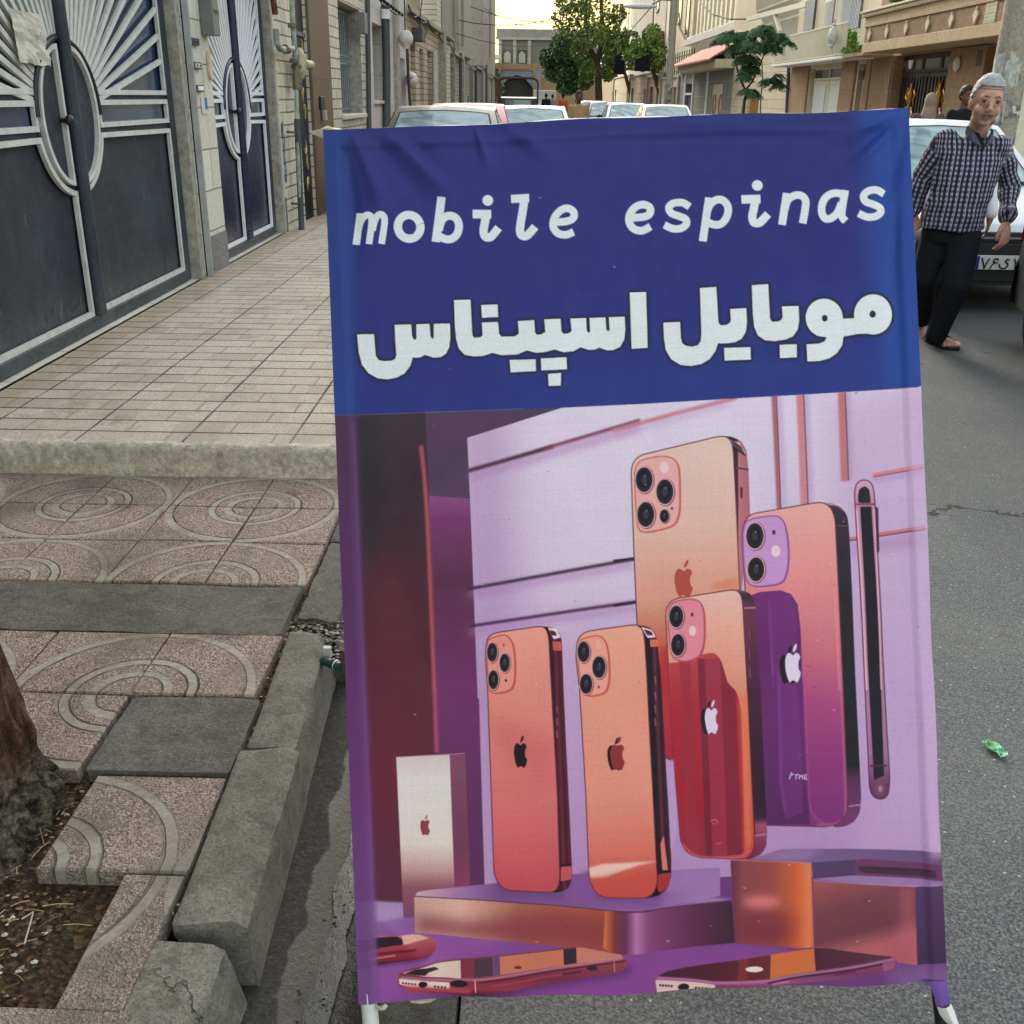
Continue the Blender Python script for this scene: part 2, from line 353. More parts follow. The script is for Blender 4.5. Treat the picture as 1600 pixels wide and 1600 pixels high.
def m_paver():
    g = G('cream_paver', .8, .25); p = g.pos()
    px = g.M('ADD', p[0], g.M('MULTIPLY', g.M('SUBTRACT', g.noise(1.2, 2), .5), .012))
    fx = g.M('FRACT', g.M('DIVIDE', g.M('ADD', px, 1.352 + 42.25), .4225))
    fy = g.M('DIVIDE', g.M('ADD', p[1], 15.1 - 3.773), .151)
    par = g.M('FLOORED_MODULO', g.M('FLOOR', fy), 3.0)
    def ln(f, c, w): return g.ss(g.M('ABSOLUTE', g.M('SUBTRACT', f, c)), w*.35, w, 1, 0)
    edge = g.M('MAXIMUM', ln(fx, 0.0, .016), ln(fx, 1.0, .016))
    fyy = g.M('FRACT', fy); row = g.M('MAXIMUM', ln(fyy, 0.0, .060), ln(fyy, 1.0, .060))
    mid = g.M('MULTIPLY', ln(fx, .62, .02), g.M('LESS_THAN', par, .5))
    mid2 = g.M('MULTIPLY', ln(fx, .36, .02), g.M('GREATER_THAN', par, 1.5)); mid = g.M('MAXIMUM', mid, mid2)
    mid3 = g.M('MULTIPLY', ln(fx, .82, .02), g.M('LESS_THAN', g.M('ABSOLUTE', g.M('SUBTRACT', par, 1.0)), .5)); mid = g.M('MAXIMUM', mid, mid3)
    gs = g.sep(g.vor(260, out='Color'))
    base = g.ramp(gs[0], [(0, C(140, 130, 116)), (.25, C(184, 173, 154)), (.7, C(204, 193, 172)), (.93, C(216, 206, 188)), (1, C(110, 98, 86))])
    cell = g.node('ShaderNodeTexWhiteNoise', noise_dimensions='2D'); g.put(cell, 'Vector', g.vec(g.M('FLOOR', g.M('MULTIPLY', g.M('ADD', px, 1.352+42.25), 1/.4225)), g.M('FLOOR', fy)))
    base = g.mix(g.M('MULTIPLY', cell.outputs[0], .3), base, C(166, 148, 130))
    c3 = g.node('ShaderNodeTexWhiteNoise', noise_dimensions='2D'); g.put(c3, 'Vector', g.vec(g.M('FLOOR', g.M('MULTIPLY', g.M('ADD', px, 42.0), 2/.4225)), g.M('ADD', g.M('FLOOR', fy), .5)))
    base = g.mix(g.ss(c3.outputs[0], .55, 1.0, 0, .38), base, C(150, 138, 120)); base = g.mix(g.ss(g.noise(3.3, 6, .75), .54, .66, 0, .5), base, C(128, 118, 100)); base = g.mix(g.ss(g.noise(26, 3, .6), .70, .76, 0, .7), base, C(70, 64, 58))
    b = g.noise(1.6, 6, .62); base = g.mix(g.ss(b, .45, .75, 0, .62), base, C(146, 132, 110))
    b2 = g.noise(11, 5, .7); base = g.mix(g.ss(b2, .58, .78, 0, .5), base, C(124, 114, 100))
    base = g.mix(g.ss(p[0], -2.33, -2.1, .5, 0), base, C(150, 132, 100))
    base = g.mix(g.M('MULTIPLY', mid, .7), base, C(152, 132, 108))
    dk = g.ss(g.noise(2.5, 3), .3, .6, .75, 1.0)
    base = g.mix(g.M('MULTIPLY', row, dk), base, C(46, 41, 36)); base = g.mix(g.M('MULTIPLY', edge, g.ss(g.noise(4, 3), .35, .6, .5, 1)), base, C(62, 58, 52))
    g.col(base)
    h = g.M('SUBTRACT', g.M('MULTIPLY', gs[1], .3), g.M('ADD', g.M('MAXIMUM', row, edge), g.M('MULTIPLY', mid, .5)))
    g.bump(h, .8, .005); return g.m
def m_gutter():
    g = G('gutter_concrete', .8, .35); p = g.pos()
    a = g.noise(90, 5, .7); b = g.noise(6, 5, .65)
    base = g.ramp(a, [(.3, C(28, 26, 23)), (.55, C(52, 49, 44)), (.75, C(84, 80, 71))])
    base = g.mix(g.ss(b, .45, .7, 0, .5), base, C(46, 43, 38))
    x = g.M('ADD', p[0], g.M('MULTIPLY', g.M('SUBTRACT', g.noise(4.5, 3, .6), .5), .10))
    wet = g.ss(x, -.438, -.430); mud = g.ss(x, -.395, -.36)
    base = g.mix(g.M('MULTIPLY', wet, .8), base, C(52, 49, 42)); base = g.mix(mud, base, C(36, 35, 32))
    g.col(base); g.rgh(g.M('SUBTRACT', .85, g.M('MULTIPLY', wet, .5)))
    g.bump(g.M('ADD', a, b), .7, .006); return g.m
def m_water():
    g = G('gutter_water', .07, .35); g.col(C(26, 27, 26)); n = g.noise(45, 5, .7)
    g.bump(n, .22, .004); g.rgh(g.ss(g.noise(30, 4, .7), .45, .62, .06, .30)); return g.m
def m_soil():
    g = G('soil', .95, .1); a = g.noise(60, 6, .75); b = g.sep(g.vor(95, out='Color'))
    base = g.ramp(a, [(.3, C(38, 30, 24)), (.5, C(70, 56, 44)), (.7, C(112, 94, 74))])
    base = g.mix(g.M('GREATER_THAN', b[0], .88), base, C(112, 86, 62)); g.col(base)
    g.bump(g.M('ADD', a, g.vor(95)), 1.0, .012); return g.m
M_ASPH = m_asphalt(); M_KERB = m_concrete('kerb_concrete', C(126, 121, 110), .45, 1.7, crack=3.5); M_PATCH = m_concrete('rough_cement', C(112, 107, 98), .5, 1.5, bump=1.0, crack=2.6)
M_STEP = m_concrete('step_cement', C(212, 202, 180), .55, .7, crack=3.0); M_DARKCON = m_concrete('dark_cement', C(76, 75, 70), .7, 1.2, bump=1.0, crack=3.0)
M_RING = m_ringtile(); M_PAVER = m_paver(); M_GUT = m_gutter(); M_WATER = m_water(); M_SOIL = m_soil()

MB().quad((-400, -200, -.4), (400, -200, -.4), (400, 900, -.4), (-400, 900, -.4)).build('ground', m_concrete('earth', C(120, 112, 98), .3, .05), kind='structure')
mb = MB(); mb.box(-.098, 4.9, -6, 240, -.2, 0.0); mb.box(-2.02, -.098, 8.75, 240, -.2, 0.0); mb.build('road', M_ASPH, kind='structure')
mb = MB(); mb.box(-60, -2.42, 125, 240, -.2, -.004); mb.box(4.9, 60, 125, 240, -.2, -.004); mb.build('cross_road', M_ASPH, kind='structure')

# gutter: bed, edging stones on the road side, water
prof = [(-.60, -.003), (-.47, -.004), (-.425, -.010), (-.395, -.030), (-.35, -.038), (-.305, -.034), (-.275, -.012), (-.25, .0)]
mb = MB(); ys = [-1 + i*.06 for i in range(162)]
vs = [(x + .004*mnoise.noise(Vector((x*9, y*5, 3))), y, z + .004*mnoise.noise(Vector((x*14, y*9, 0)))) for y in ys for x, z in prof]
n = len(prof); mb.add(vs, [(i*n+k, i*n+k+1, (i+1)*n+k+1, (i+1)*n+k) for i in range(len(ys)-1) for k in range(n-1)], True)
mb.build('gutter', M_GUT, kind='structure')
mb = MB(); vs = []
for i, y in enumerate(ys[:150]):
    w = mnoise.noise(Vector((0, y*9, 9)))*.022; w2 = mnoise.noise(Vector((4, y*11, 2)))*.026
    vs += [(-.384 + w, y, -.0285), (-.362, y, -.0285), (-.338 + w2, y, -.0285)]
mb.add(vs, [(i*3+k, i*3+k+1, (i+1)*3+k+1, (i+1)*3+k) for i in range(149) for k in (0, 1)], True)
mb.build('gutter_water', M_WATER, kind='structure')
random.seed(3)
def rough_loft(mb, prof, y0, y1, amp=.003, chip=0.0, dx=0.0, seg=None, taper=0.0, freq=22, axis='y', yaw=0.0):
    """profile (a,z) swept from y0 to y1 with worn, uneven faces"""
    pr = []
    for i in range(len(prof)):
        a, b = prof[i], prof[(i+1) % len(prof)]; k = max(1, int(math.dist(a, b) / (.010 if chip else .02)))
        pr += [(a[0] + (b[0]-a[0])*t/k, a[1] + (b[1]-a[1])*t/k) for t in range(k)]
    cx = sum(a for a, _ in pr)/len(pr); cz = sum(b for _, b in pr)/len(pr)
    seg = seg or max(3, int((y1-y0)/(.012 if chip else .03))); rows = []
    st = [0, .004/(y1-y0)] + [(i+.5)/seg for i in range(seg)] + [1-.004/(y1-y0), 1]
    for t in st:
        y = y0 + (y1-y0)*t; e = min(t, 1-t)*(y1-y0); sh = .975 + .025*min(1, e/.008) if e < .008 else 1
        row = []
        for a, z in pr:
            q = Vector((a*freq, y*freq, z*freq)); nz = mnoise.noise(q)*.7 + mnoise.noise(q*.35)*.25
            if chip:
                am = max(p_[0] for p_ in pr); zm = max(p_[1] for p_ in pr); near = max(0, 1 - math.hypot(a-(am-.028), z-zm)/.05) + (max(0, 1-e/.05) if z > zm-.04 else 0)*.8
                cq = max(0, mnoise.noise(Vector((a*9, y*11, z*9))) - .12)*min(1, near)*chip; z = z - cq; a = a - cq*.8
            aa = cx + (a-cx)*sh + amp*nz + dx + yaw*(y-y0); zz = cz + (z-cz)*sh + amp*mnoise.noise(q + Vector((5, 1, 7)))
            row.append((aa, y + amp*2*mnoise.noise(Vector((a*freq*.6, z*freq*.6, t*3))), zz) if axis == 'y' else (y, aa, zz))
        rows.append(row)
    n = len(pr); vs = [v for r_ in rows for v in r_]
    fs = [(i*n+k, i*n+(k+1) % n, (i+1)*n+(k+1) % n, (i+1)*n+k) for i in range(len(rows)-1) for k in range(n)]
    fs += [tuple(range(n))[::-1], tuple((len(rows)-1)*n + k for k in range(n))]
    if axis == 'x': fs = [f[::-1] for f in fs]
    return mb.add(vs, fs, True)
edge = [(-.252, -.06), (-.252, -.004), (-.244, .004), (-.105, .003), (-.10, -.06)]
mb = MB(); y = -.9
while y < 8.2: rough_loft(mb, edge, y+.004, y+.50, .0025); y += .505
mb.build('gutter_edging', M_DARKCON, kind='structure')
kp = [(-.660, -.03), (-.660, .147), (-.655, .15), (-.546, .15), (-.522, .136), (-.488, -.03)]
mb = MB(); rough_loft(mb, [(-.628, -.03), (-.628, .147), (-.624, .15), (-.541, .15), (-.520, .136), (-.500, -.03)], 1.978, 2.515, .0012, .03, yaw=-.042); rough_loft(mb, [(-.624, -.03), (-.624, .147), (-.620, .15), (-.512, .15), (-.490, .135), (-.478, -.03)], 1.430, 1.970, .0014, .04, yaw=-.035)
kp3 = [(a-.012, b-.012) for a, b in kp]
rough_loft(mb, kp3, .88, 1.392, .004, .16, yaw=.03); rough_loft(mb, kp3, .33, .87, .004); rough_loft(mb, kp3, -.3, .32, .004)
for k in range(9): rough_loft(mb, kp, 3.9 + k*.5, 4.39 + k*.5, .003, seg=4)
mb.build('kerb', M_KERB, kind='structure')
mb = MB()
rough_loft(mb, [(-.655, .02), (-.652, .138), (-.535, .13), (-.53, .02)], 2.62, 3.16, .008); rough_loft(mb, [(-.66, .02), (-.66, .132), (-.54, .14), (-.53, .02)], 3.18, 3.70, .008)
rough_loft(mb, [(-.53, -.02), (-.525, .10), (-.50, .105), (-.475, -.02)], 2.50, 3.2, .003)
mb.build('kerb_patch', M_PATCH, kind='structure')
# lower pavement of ring-patterned flags
mb = MB(); mb.box(-2.6, -.645, -2, 3.8, -.3, .115); mb.box(-.66, -.56, 2.50, 3.8, -.3, .02); mb.build('soil_bed', M_SOIL, kind='structure')
mb = MB(); T = .3135; random.seed(11)
def slab(x0, x1, y0, y1, zt, tilt=.002, th=.05, g=.0025, rag=.0):
    h = [zt + random.uniform(-tilt, tilt) for _ in range(4)]
    x0 += g; x1 -= g; y0 += g; y1 -= g; e = .004
    o = [(x0, y0), (x1, y0), (x1, y1), (x0, y1)]
    o = [(a + random.uniform(-rag, rag), b + random.uniform(-rag, rag)) for a, b in o]
    i_ = [(a + (e if a < (x0+x1)/2 else -e), b + (e if b < (y0+y1)/2 else -e)) for a, b in o]
    vs = [(a, b, zt-th) for a, b in o] + [(o[k][0], o[k][1], h[k]-e) for k in range(4)] + [(i_[k][0], i_[k][1], h[k]) for k in range(4)]
    mb.add(vs, [(k, (k+1) % 4, 4+(k+1) % 4, 4+k) for k in range(4)] + [(4+k, 4+(k+1) % 4, 8+(k+1) % 4, 8+k) for k in range(4)] + [(8, 9, 10, 11)])
for i in range(-1, 6):
    for j in range(0, 14):
        x1 = -.98 - T*(i) + 0.0; x0 = x1 - T
        if i == -1: x0, x1 = -.98, -.664
        y1 = 3.7435 - T*j; y0 = y1 - T
        if j == 0: y1 = 3.7435
        if abs((y0+y1)/2 - 2.64) < .1: continue                                   # cement band
        if i == -1 and abs((y0+y1)/2 - 2.02) < .1: continue                       # cement patch
        if (y0+y1)/2 < 1.8 and (i >= 0) and (y0+y1)/2 > .4: 
            continue                                                              # tree pit
        if i >= 1 and abs((y0+y1)/2 - 2.02) < .1: continue
        xx0 = x0
        if i == -1 and y1 < 1.56 and y1 > 1.4: xx0 = -.80
        slab(xx0 if i >= 0 or y1 > 1.9 else xx0+.04, x1 if y1 > 1.9 else x1+.022, y0, y1, .15 if y1 > 1.9 else .147, .0025 if y1 > 1.9 else .006, rag=.002 if y1 > 1.9 else .006)
slab(-.98, -.6685, 3.7435, 3.80, .15)
mb.build('pavement_flags', M_RING, kind='structure')
mb = MB()
rough_loft(mb, [(-2.5, .10), (-2.5, .149), (-.675, .146), (-.672, .10)], 2.497, 2.797, .004, freq=9, seg=14)
rough_loft(mb, [(-.965, .10), (-.965, .148), (-.645, .15), (-.642, .10)], 1.868, 2.168, .005, freq=12, seg=14)
mb.build('cement_patch', M_PATCH, kind='structure')
# raised pavement with cream pavers and its worn cement nosing
mb = MB(); vs = [(-2.42, 3.80, .27), (-.66, 3.775, .27), (-.66, 8.7, .27), (-2.05, 10.7, .27), (-2.05, 12.0, .27), (-2.42, 12.0, .27)]
mb.add(vs, [(0, 1, 2, 3, 4, 5)]); mb.quad((-.66, 3.78, .27), (-.66, 3.78, -.1), (-.66, 8.7, -.1), (-.66, 8.7, .27)); mb.quad((-.66, 8.7, .27), (-.66, 8.7, -.1), (-2.05, 10.7, -.1), (-2.05, 10.7, .27)); mb.quad((-2.05, 10.7, .27), (-2.05, 10.7, -.1), (-2.05, 12, -.1), (-2.05, 12, .27))
mb.build('raised_pavement', M_PAVER, kind='structure')
mb = MB(); rough_loft(mb, [(3.735, .10), (3.737, .16), (3.752, .262), (3.765, .272), (3.805, .271), (3.81, .10)], -2.45, -.735, .006, freq=14, axis='x', seg=70)
rough_loft(mb, [(3.76, .10), (3.77, .16), (3.79, .235), (3.80, .25), (3.81, .10)], -.735, -.66, .012, freq=30, axis='x', seg=8)
mb.build('pavement_step', M_STEP, kind='structure')
mb = MB(); mb.box(-2.42, -2.05, 12.0, 125, -.1, .16); mb.build('footway', M_STEP, kind='structure')
mb = MB(); mb.box(4.9, 7.5, -6, 125, -.1, .15); mb.box(4.78, 4.9, -6, 125, -.1, .13); mb.build('opposite_pavement', m_concrete('pale_pavement', C(150, 145, 132), .4, .5), kind='structure')
# ================================================================ LEFT SIDE OF THE STREET
LX = -2.40
M_BLOCK = stone('cream_block_stone', C(214, 210, 198), C(200, 195, 180), C(116, 110, 98), .62, .29, .006, .5, .35, .5)
M_BRICKC = stone('cream_brick_facing', C(216, 209, 190), C(202, 194, 174), C(92, 84, 70), .33, .115, .008, .5, .38, .7)
M_BRICKD = stone('tan_brick_facing', C(206, 193, 168), C(178, 162, 136), C(84, 76, 64), .30, .12, .010, .5, .55, .7)
M_MARBLE = stone('grey_white_marble', C(208, 206, 200), C(194, 192, 188), C(134, 132, 128), .62, .46, .004, .5, .35, .25, veins=True)
M_BROWNS = stone('brown_travertine', C(124, 102, 80), C(110, 90, 70), C(84, 70, 56), 1.3, .85, .003, .0, .45, .3, fine=60)
M_GREYBASE = m_concrete('grey_granite_base', C(128, 126, 122), .4, .6)
M_PLASTER = m_concrete('grey_render', C(164, 159, 146), .35, .25, speck=False, bump=.3)
M_PLASTER2 = m_concrete('dark_grey_render', C(142, 138, 128), .45, .2, speck=False, bump=.3)
M_OLIVE = m_concrete('olive_sheet', C(166, 156, 112), .3, .2, speck=False, bump=.2)
M_DARK = plain('black_steel', (.012, .014, .018), .45, .5, .2)
M_WHITEP = plain('white_gloss_paint', C(228, 229, 230)[:3], .4, .5, var=.04, sc=12)
M_GREYW = plain('dusty_white_trim', C(200, 199, 192)[:3], .6, .3, var=.12, sc=14, bump=.3)
M_STEEL = plain('grey_steel', C(120, 122, 120)[:3], .5, .5, .4)
M_DULL = plain('dark_grey_pipe', C(72, 74, 76)[:3], .55, .4, .1)
M_GOLD = plain('gold_paint', C(190, 140, 60)[:3], .35, .6, .6)
M_CREAMP = plain('cream_paint', C(206, 200, 178)[:3], .45, .4, var=.06)
M_PIPEG = plain('old_green_pipe', C(158, 168, 150)[:3], .6, .3, var=.3, sc=18, bump=.4)
M_RUSTP = plain('rusty_pipe', C(112, 66, 44)[:3], .75, .2, var=.35, sc=20, bump=.5)
M_BLACKR = plain('black_rubber', (.01, .01, .011), .7, .3)
M_GLASSD = glassy('dark_window_glass', C(34, 42, 52), .08)
M_GLASSB = glassy('blue_grey_glass', C(46, 60, 84), .18)
def m_gatepaint(name, c, dust, rough):
    g = G(name, rough, .5); p = g.pos()
    n = g.noise(2.2, 6, .7); n2 = g.noise(1.0, 5, .65, g.scale(g.wpos(), 7, 7, 1.2)); n3 = g.noise(40, 4, .7)
    b = g.mix(g.ss(n, .38, .68, 0, dust), c, C(70, 82, 94)); b = g.mix(g.ss(n2, .5, .75, 0, dust*.8), b, C(84, 90, 94))
    low = g.ss(p[2], .35, .62, .35, 0); b = g.mix(g.M('MULTIPLY', low, g.ss(n3, .3, .7)), b, C(120, 120, 112))
    sc_ = g.noise(30, 2, .5, g.scale(g.wpos(), 1, 1, .25)); b = g.mix(g.ss(sc_, .70, .74, 0, .4), b, C(110, 116, 120))
    g.col(b); g.rgh(g.ss(n3, .2, .8, rough, rough+.2)); g.bump(g.M('ADD', n, g.M('MULTIPLY', n3, .15)), .15, .01); return g.m
M_GATE1 = m_gatepaint('dusty_teal_gate_paint', C(20, 30, 41), .30, .5)
M_GATE2 = m_gatepaint('navy_gloss_gate_paint', C(26, 24, 56), .06, .22)

def gate(parent, x, yc, hw, zb, zt, mpanel, mtrim, ray_w, name='metal_gate'):
    yl, yr = yc - hw, yc + hw; t = .028
    mb = MB()                                       # outer frame and meeting post
    mb.box(x-.05, x+.03, yl-.10, yl, zb, zt); mb.box(x-.05, x+.03, yr, yr+.10, zb, zt); mb.box(x-.05, x+.035, yl, yr, zb, zb+.075)
    mb.box(x-.05, x+.03, yl, yr, zt-.10, zt)
    g = mb.build(name, mpanel, parent, .006)
    mb = MB(); mb.tube([(x+.035, yc, zb+.08), (x+.035, yc, zt-.1)], .038, 16); mb.build('meeting_post', mpanel, g)
    mb = MB()
    # lower panels, with the circle cut out as a fan of quads
    def ringpts(r, a0, a1, n=22): return [(yc + r*math.cos(a0+(a1-a0)*i/n), 1.42 + r*math.sin(a0+(a1-a0)*i/n)) for i in range(n+1)]
    mb.box(x-.03, x-.012, yl, yr, zb+.07, 1.54)
    mb.build('gate_panel', mpanel, g)
    mb = MB(); mb.box(x-.030, x-.020, yl, yr, 1.54, zt-.1); mb.box(x-.011, x-.008, yc+.43, yr-.03, 1.372, 1.478); mb.box(x-.011, x-.008, yl+.03, yc-.43, 1.372, 1.478)
    mb.build('glass', M_GLASSB, g)
    mb = MB()                                       # flat bands between trims
    for s in (-1, 1):
        ya, yb_ = sorted((yc + s*.40, yc + s*hw))
        mb.box(x-.012, x+.006, ya, yb_, 1.49, 1.53); mb.box(x-.012, x+.006, ya, yb_, 1.315, 1.36)
    disc = [(yc + .40*math.cos(a), 1.42 + .385*math.sin(a)) for a in [2*math.pi*i/48 for i in range(48)]]
    mb.prism(disc, 'x', x-.013, x+.008)
    mb.build('gate_medallion', mpanel, g)
    mb = MB()                                       # raised mouldings
    def path(pts, w=t, d=.022, x0=x):
        cl = math.dist(pts[0], pts[-1]) < 1e-6
        mb.ribbon(pts[:-1] if cl else pts, w, x0+.012-d/2, x0+.012+d/2, cl)
    for s in (-1, 1):
        a0 = -math.asin(.11/.43)
        arc = [(yc + s*.415*math.cos(a), 1.42 + .40*math.sin(a)) for a in [math.radians(-16 - (66)*i/16) for i in range(17)]]
        path([(yc + s*(hw-.015), zb+.09), (yc + s*(hw-.015), 1.30), arc[0], *arc[1:], (yc + s*.062, .98), (yc + s*.062, zb+.09), (yc + s*(hw-.015), zb+.09)])
        path([(yc + s*.41, 1.485), (yc + s*(hw-.015), 1.485), (yc + s*(hw-.015), 1.365), (yc + s*.41, 1.365), (yc+s*.41, 1.485)])
        path([(yc + s*.40, 1.54), (yc + s*(hw-.015), 1.54), (yc + s*(hw-.015), zt-.11)])
        half = [(yc + s*(.065 + .285*math.cos(a)), 1.42 + .34*math.sin(a)) for a in [math.radians(-86 + 172*i/24) for i in range(25)]]
        path([*half, half[0]], .024, .03, x+.006)
        rim = [(yc + s*.405*math.cos(a), 1.42 + .39*math.sin(a)) for a in [math.radians(-72 + 90*i/14) for i in range(15)]]
    mb.build('trim_moulding', mtrim, g)
    mb = MB()                                       # sunburst bars
    for s in (-1, 1):
        for k in range(15):
            an = math.radians(11.5 + 5.25*k); ca, sa = math.cos(an), math.sin(an)
            y0, z0 = .405*ca, .385*sa
            ln = min((hw-.02-y0)/ca, (zt-.11-1.42-z0)/sa)
            a = Vector((x+.010, yc + s*y0, 1.42+z0)); b = Vector((x+.010, yc + s*(y0+ln*ca), 1.42+z0+ln*sa))
            mb.bar(a, b, ray_w, .020)
    mb.build('sunburst_grille', mtrim, g)
    mb = MB()
    ring = [(x+.02, yc + .40*math.cos(a), 1.42 + .385*math.sin(a)) for a in [math.pi*i/30 for i in range(31)]]
    mb.tube(ring, .018, 8); mb.build('hood_rim', M_DARK if mpanel is M_GATE1 else mpanel, g)
    mb = MB(); mb.ell((x+.06, yc-.11, 1.40), (.022, .03, .03)); mb.tube([(x, yc-.11, 1.40), (x+.055, yc-.11, 1.40)], .012); mb.build('handle', M_DARK, g)
    return g

# ---- first house: two sunburst gates in cream block stone
h1 = thing('block_stone_house', 'cream block-stone house with two sunburst metal gates at the left edge', 'house', (LX, 5, 0))
mb = wallgrid(MB(), LX, -4, 10.42, 0, 7.0, [(4.03, 7.66, .27, 2.50), (8.27, 10.37, .27, 2.50)], .14)
mb.build('wall', M_BLOCK, h1)
for a_ in ((7.717, 8.265, .54), (-4, 4.0, .56), (10.385, 10.423, .60)): MB().box(LX, LX+.011, a_[0], a_[1], .2, a_[2]).build('plinth', M_GREYBASE, h1)
MB().box(LX-.138, LX-.002, 10.30, 10.368, .27, 2.5).build('gate_jamb', M_PLASTER, h1); MB().box(LX-.138, LX-.004, 7.572, 7.657, .27, 2.49).build('gate_jamb', M_PLASTER, h1)
gate(h1, LX-.10, 5.845, 1.60, .275, 2.49, M_GATE1, M_GREYW, .030)
g2 = gate(h1, LX-.10, 9.215, .945, .275, 2.49, M_GATE2, M_WHITEP, .026)
mb = MB(); mb.box(LX+.003, LX+.050, 7.672, 7.680, .2, 2.9); mb.box(LX+.003, LX+.010, 7.672, 7.715, .2, 2.9); mb.box(LX+.003, LX+.045, 7.706, 7.714, .2, 2.9)
mb.build('steel_channel', plain('grey_channel', C(176, 178, 176)[:3], .45, .5, .3), h1)
mb = MB(); mb.tube([(LX+.03, 7.75 + .028*math.cos(a), .305 + .028*math.sin(a)) for a in [2*math.pi*i/12 for i in range(13)]], .007, 6); mb.build('floor_ring', M_STEEL, h1)
for k, (z, lab) in enumerate([(1.877, 'dark'), (1.722, 'two'), (1.573, 'white')]):
    ya, yb_ = 7.80, 7.965
    mb = MB(); mb.box(LX+.002, LX+.026, ya, yb_, z-.024, z+.024)
    o = mb.build('doorbell', M_DULL, None, .004, label=['dark doorbell plate, topmost of three beside the big gate', 'doorbell with two round buttons, middle of three beside the big gate', 'doorbell with a white centre, lowest of three beside the big gate'][k], cat='doorbell', group='doorbells on the gate pier')
    mb = MB()
    if k == 1: mb.box(LX+.026, LX+.029, ya+.012, yb_-.012, z-.014, z+.014); mb.build('button_plate', M_GREYW, o); mb = MB(); mb.ell((LX+.03, 7.85, z), (.006, .009, .009)); mb.build('button', M_DARK, o); MB().ell((LX+.03, 7.92, z), (.006, .009, .009)).build('button', M_DARK, o)
    if k == 2: mb.box(LX+.026, LX+.030, ya+.02, yb_-.02, z-.014, z+.014); mb.build('button_plate', M_WHITEP, o)
    if k == 0: mb.box(LX+.026, LX+.029, ya+.02, yb_-.03, z-.010, z+.004); mb.build('button_plate', M_DARK, o)
mb = MB(); mb.box(LX+.002, LX+.10, 8.10, 8.255, 1.93, 2.2); o = mb.build('letter_box', M_STEEL, None, .006, label='grey metal letter box on the pier between the gates', cat='letter box')
mb = MB(); mb.box(LX+.10, LX+.104, 8.12, 8.24, 2.08, 2.10); mb.build('slot', M_DARK, o)
mb = MB(); disc = [(8.215 + .045*math.cos(a), 1.73 + .10*math.sin(a)) for a in [2*math.pi*i/20 for i in range(20)]]; mb.prism(disc, 'x', LX+.003, LX+.02)
mb.build('wall_sticker', plain('pink_card', C(196, 176, 156)[:3], .7), None, label='pale oval card stuck beside the navy gate', cat='sticker')
mb = MB(); mb.box(LX+.003, LX+.008, 7.93, 8.07, 1.40, 1.51); o = mb.build('paper_slip', plain('white_slip', C(196, 196, 190)[:3], .8), None, label='small white and blue slip below the three doorbells', cat='notice')
mb = MB(); mb.box(LX+.008, LX+.010, 8.01, 8.07, 1.43, 1.51); mb.build('blue_corner', plain('blue_ink', C(50, 120, 170)[:3], .7), o)
# crumpled notice taped to the big gate
mb = MB(); vs = []
for j in range(13):
    for i in range(13):
        u, v = i/12, j/12; y = 5.28 + .335*u + .02*v; z = 1.905 - .235*v - .012*u + .006*mnoise.noise(Vector((u*5, v*5, 1)))*(1 if 0 < j < 12 else 2)
        vs.append((LX-.055 + .022*mnoise.noise(Vector((u*4, v*4, 8))) + .008*mnoise.noise(Vector((u*11, v*11, 3))), y, z))
mb.add(vs, [(j*13+i, j*13+i+1, (j+1)*13+i+1, (j+1)*13+i) for j in range(12) for i in range(12)], False)
mb.build('paper_notice', plain('crumpled_paper', C(200, 194, 180)[:3], .9, .1, var=.08, sc=20), None, label='crumpled white sheet taped over the sunburst bars of the big gate', cat='notice')
mb = MB(); random.seed(5)
for k in range(40):
    z = random.uniform(.75, 1.28); y = 10.43 + random.uniform(0, .05)*(1 - abs(z-1)); s_ = random.uniform(.01, .03)
    mb.prism([(y-s_*.6, z-s_), (y+s_*.6, z-s_*1.3), (y+s_*.5, z+s_*1.6), (y-s_*.5, z+s_)], 'x', LX+.012, LX+.0125+k*.00005)
mb.build('blue_paint_splash', plain('blue_paint', C(40, 104, 150)[:3], .5), h1)

# ---- second house: brick, ornate black door, brown stone pier, barred window
h2 = thing('brick_house', 'cream brick house with black and gold door and tall barred window', 'house', (LX, 13, 0))
mb = wallgrid(MB(), LX, 10.425, 16.0, 0, 8.5, [(11.30, 11.90, .25, 2.75), (13.90, 15.65, 1.30, 2.62)], .34); mb.build('wall', M_BRICKC, h2)
mb = MB(); mb.box(LX, LX+.035, 11.90, 13.06, .1, 3.4); mb.build('stone_pier', M_BROWNS, h2, .004)
mb = MB(); mb.box(LX+.035, LX+.045, 11.88, 13.08, .1, .27); mb.build('plinth', M_GREYBASE, h2)
mb = MB(); mb.box(LX-.30, LX-.03, 11.31, 11.89, .25, 2.74); dd = mb.build('ornate_door', M_DARK, h2)
M_PGOLD = plain('pale_gold', C(190, 166, 112)[:3], .4, .5, .4)
for k, zc in enumerate((.62, .86, 1.02, 1.36, 1.52, 1.86, 2.0)):
    yc_ = 11.66 + .05*math.sin(k*2.3); MB().tube([(LX-.025, yc_ + .045*math.cos(a)*(1-.3*(k % 2)), zc + .075*math.sin(a)) for a in [math.pi*1.3*i/10 + k*1.7 for i in range(11)]], [.004+.010*math.sin(math.pi*i/10) for i in range(11)], 6).build('gold_scroll', M_PGOLD, dd)
mb = MB(); mb.box(LX-.03, LX-.01, 11.31, 11.89, 2.1, 2.14); mb.build('door_rail', M_STEEL, dd)
mb = MB(); mb.box(LX-.335, LX-.30, 13.91, 15.64, 1.31, 2.61); wd = mb.build('window', M_GLASSD, h2)
mb = MB()
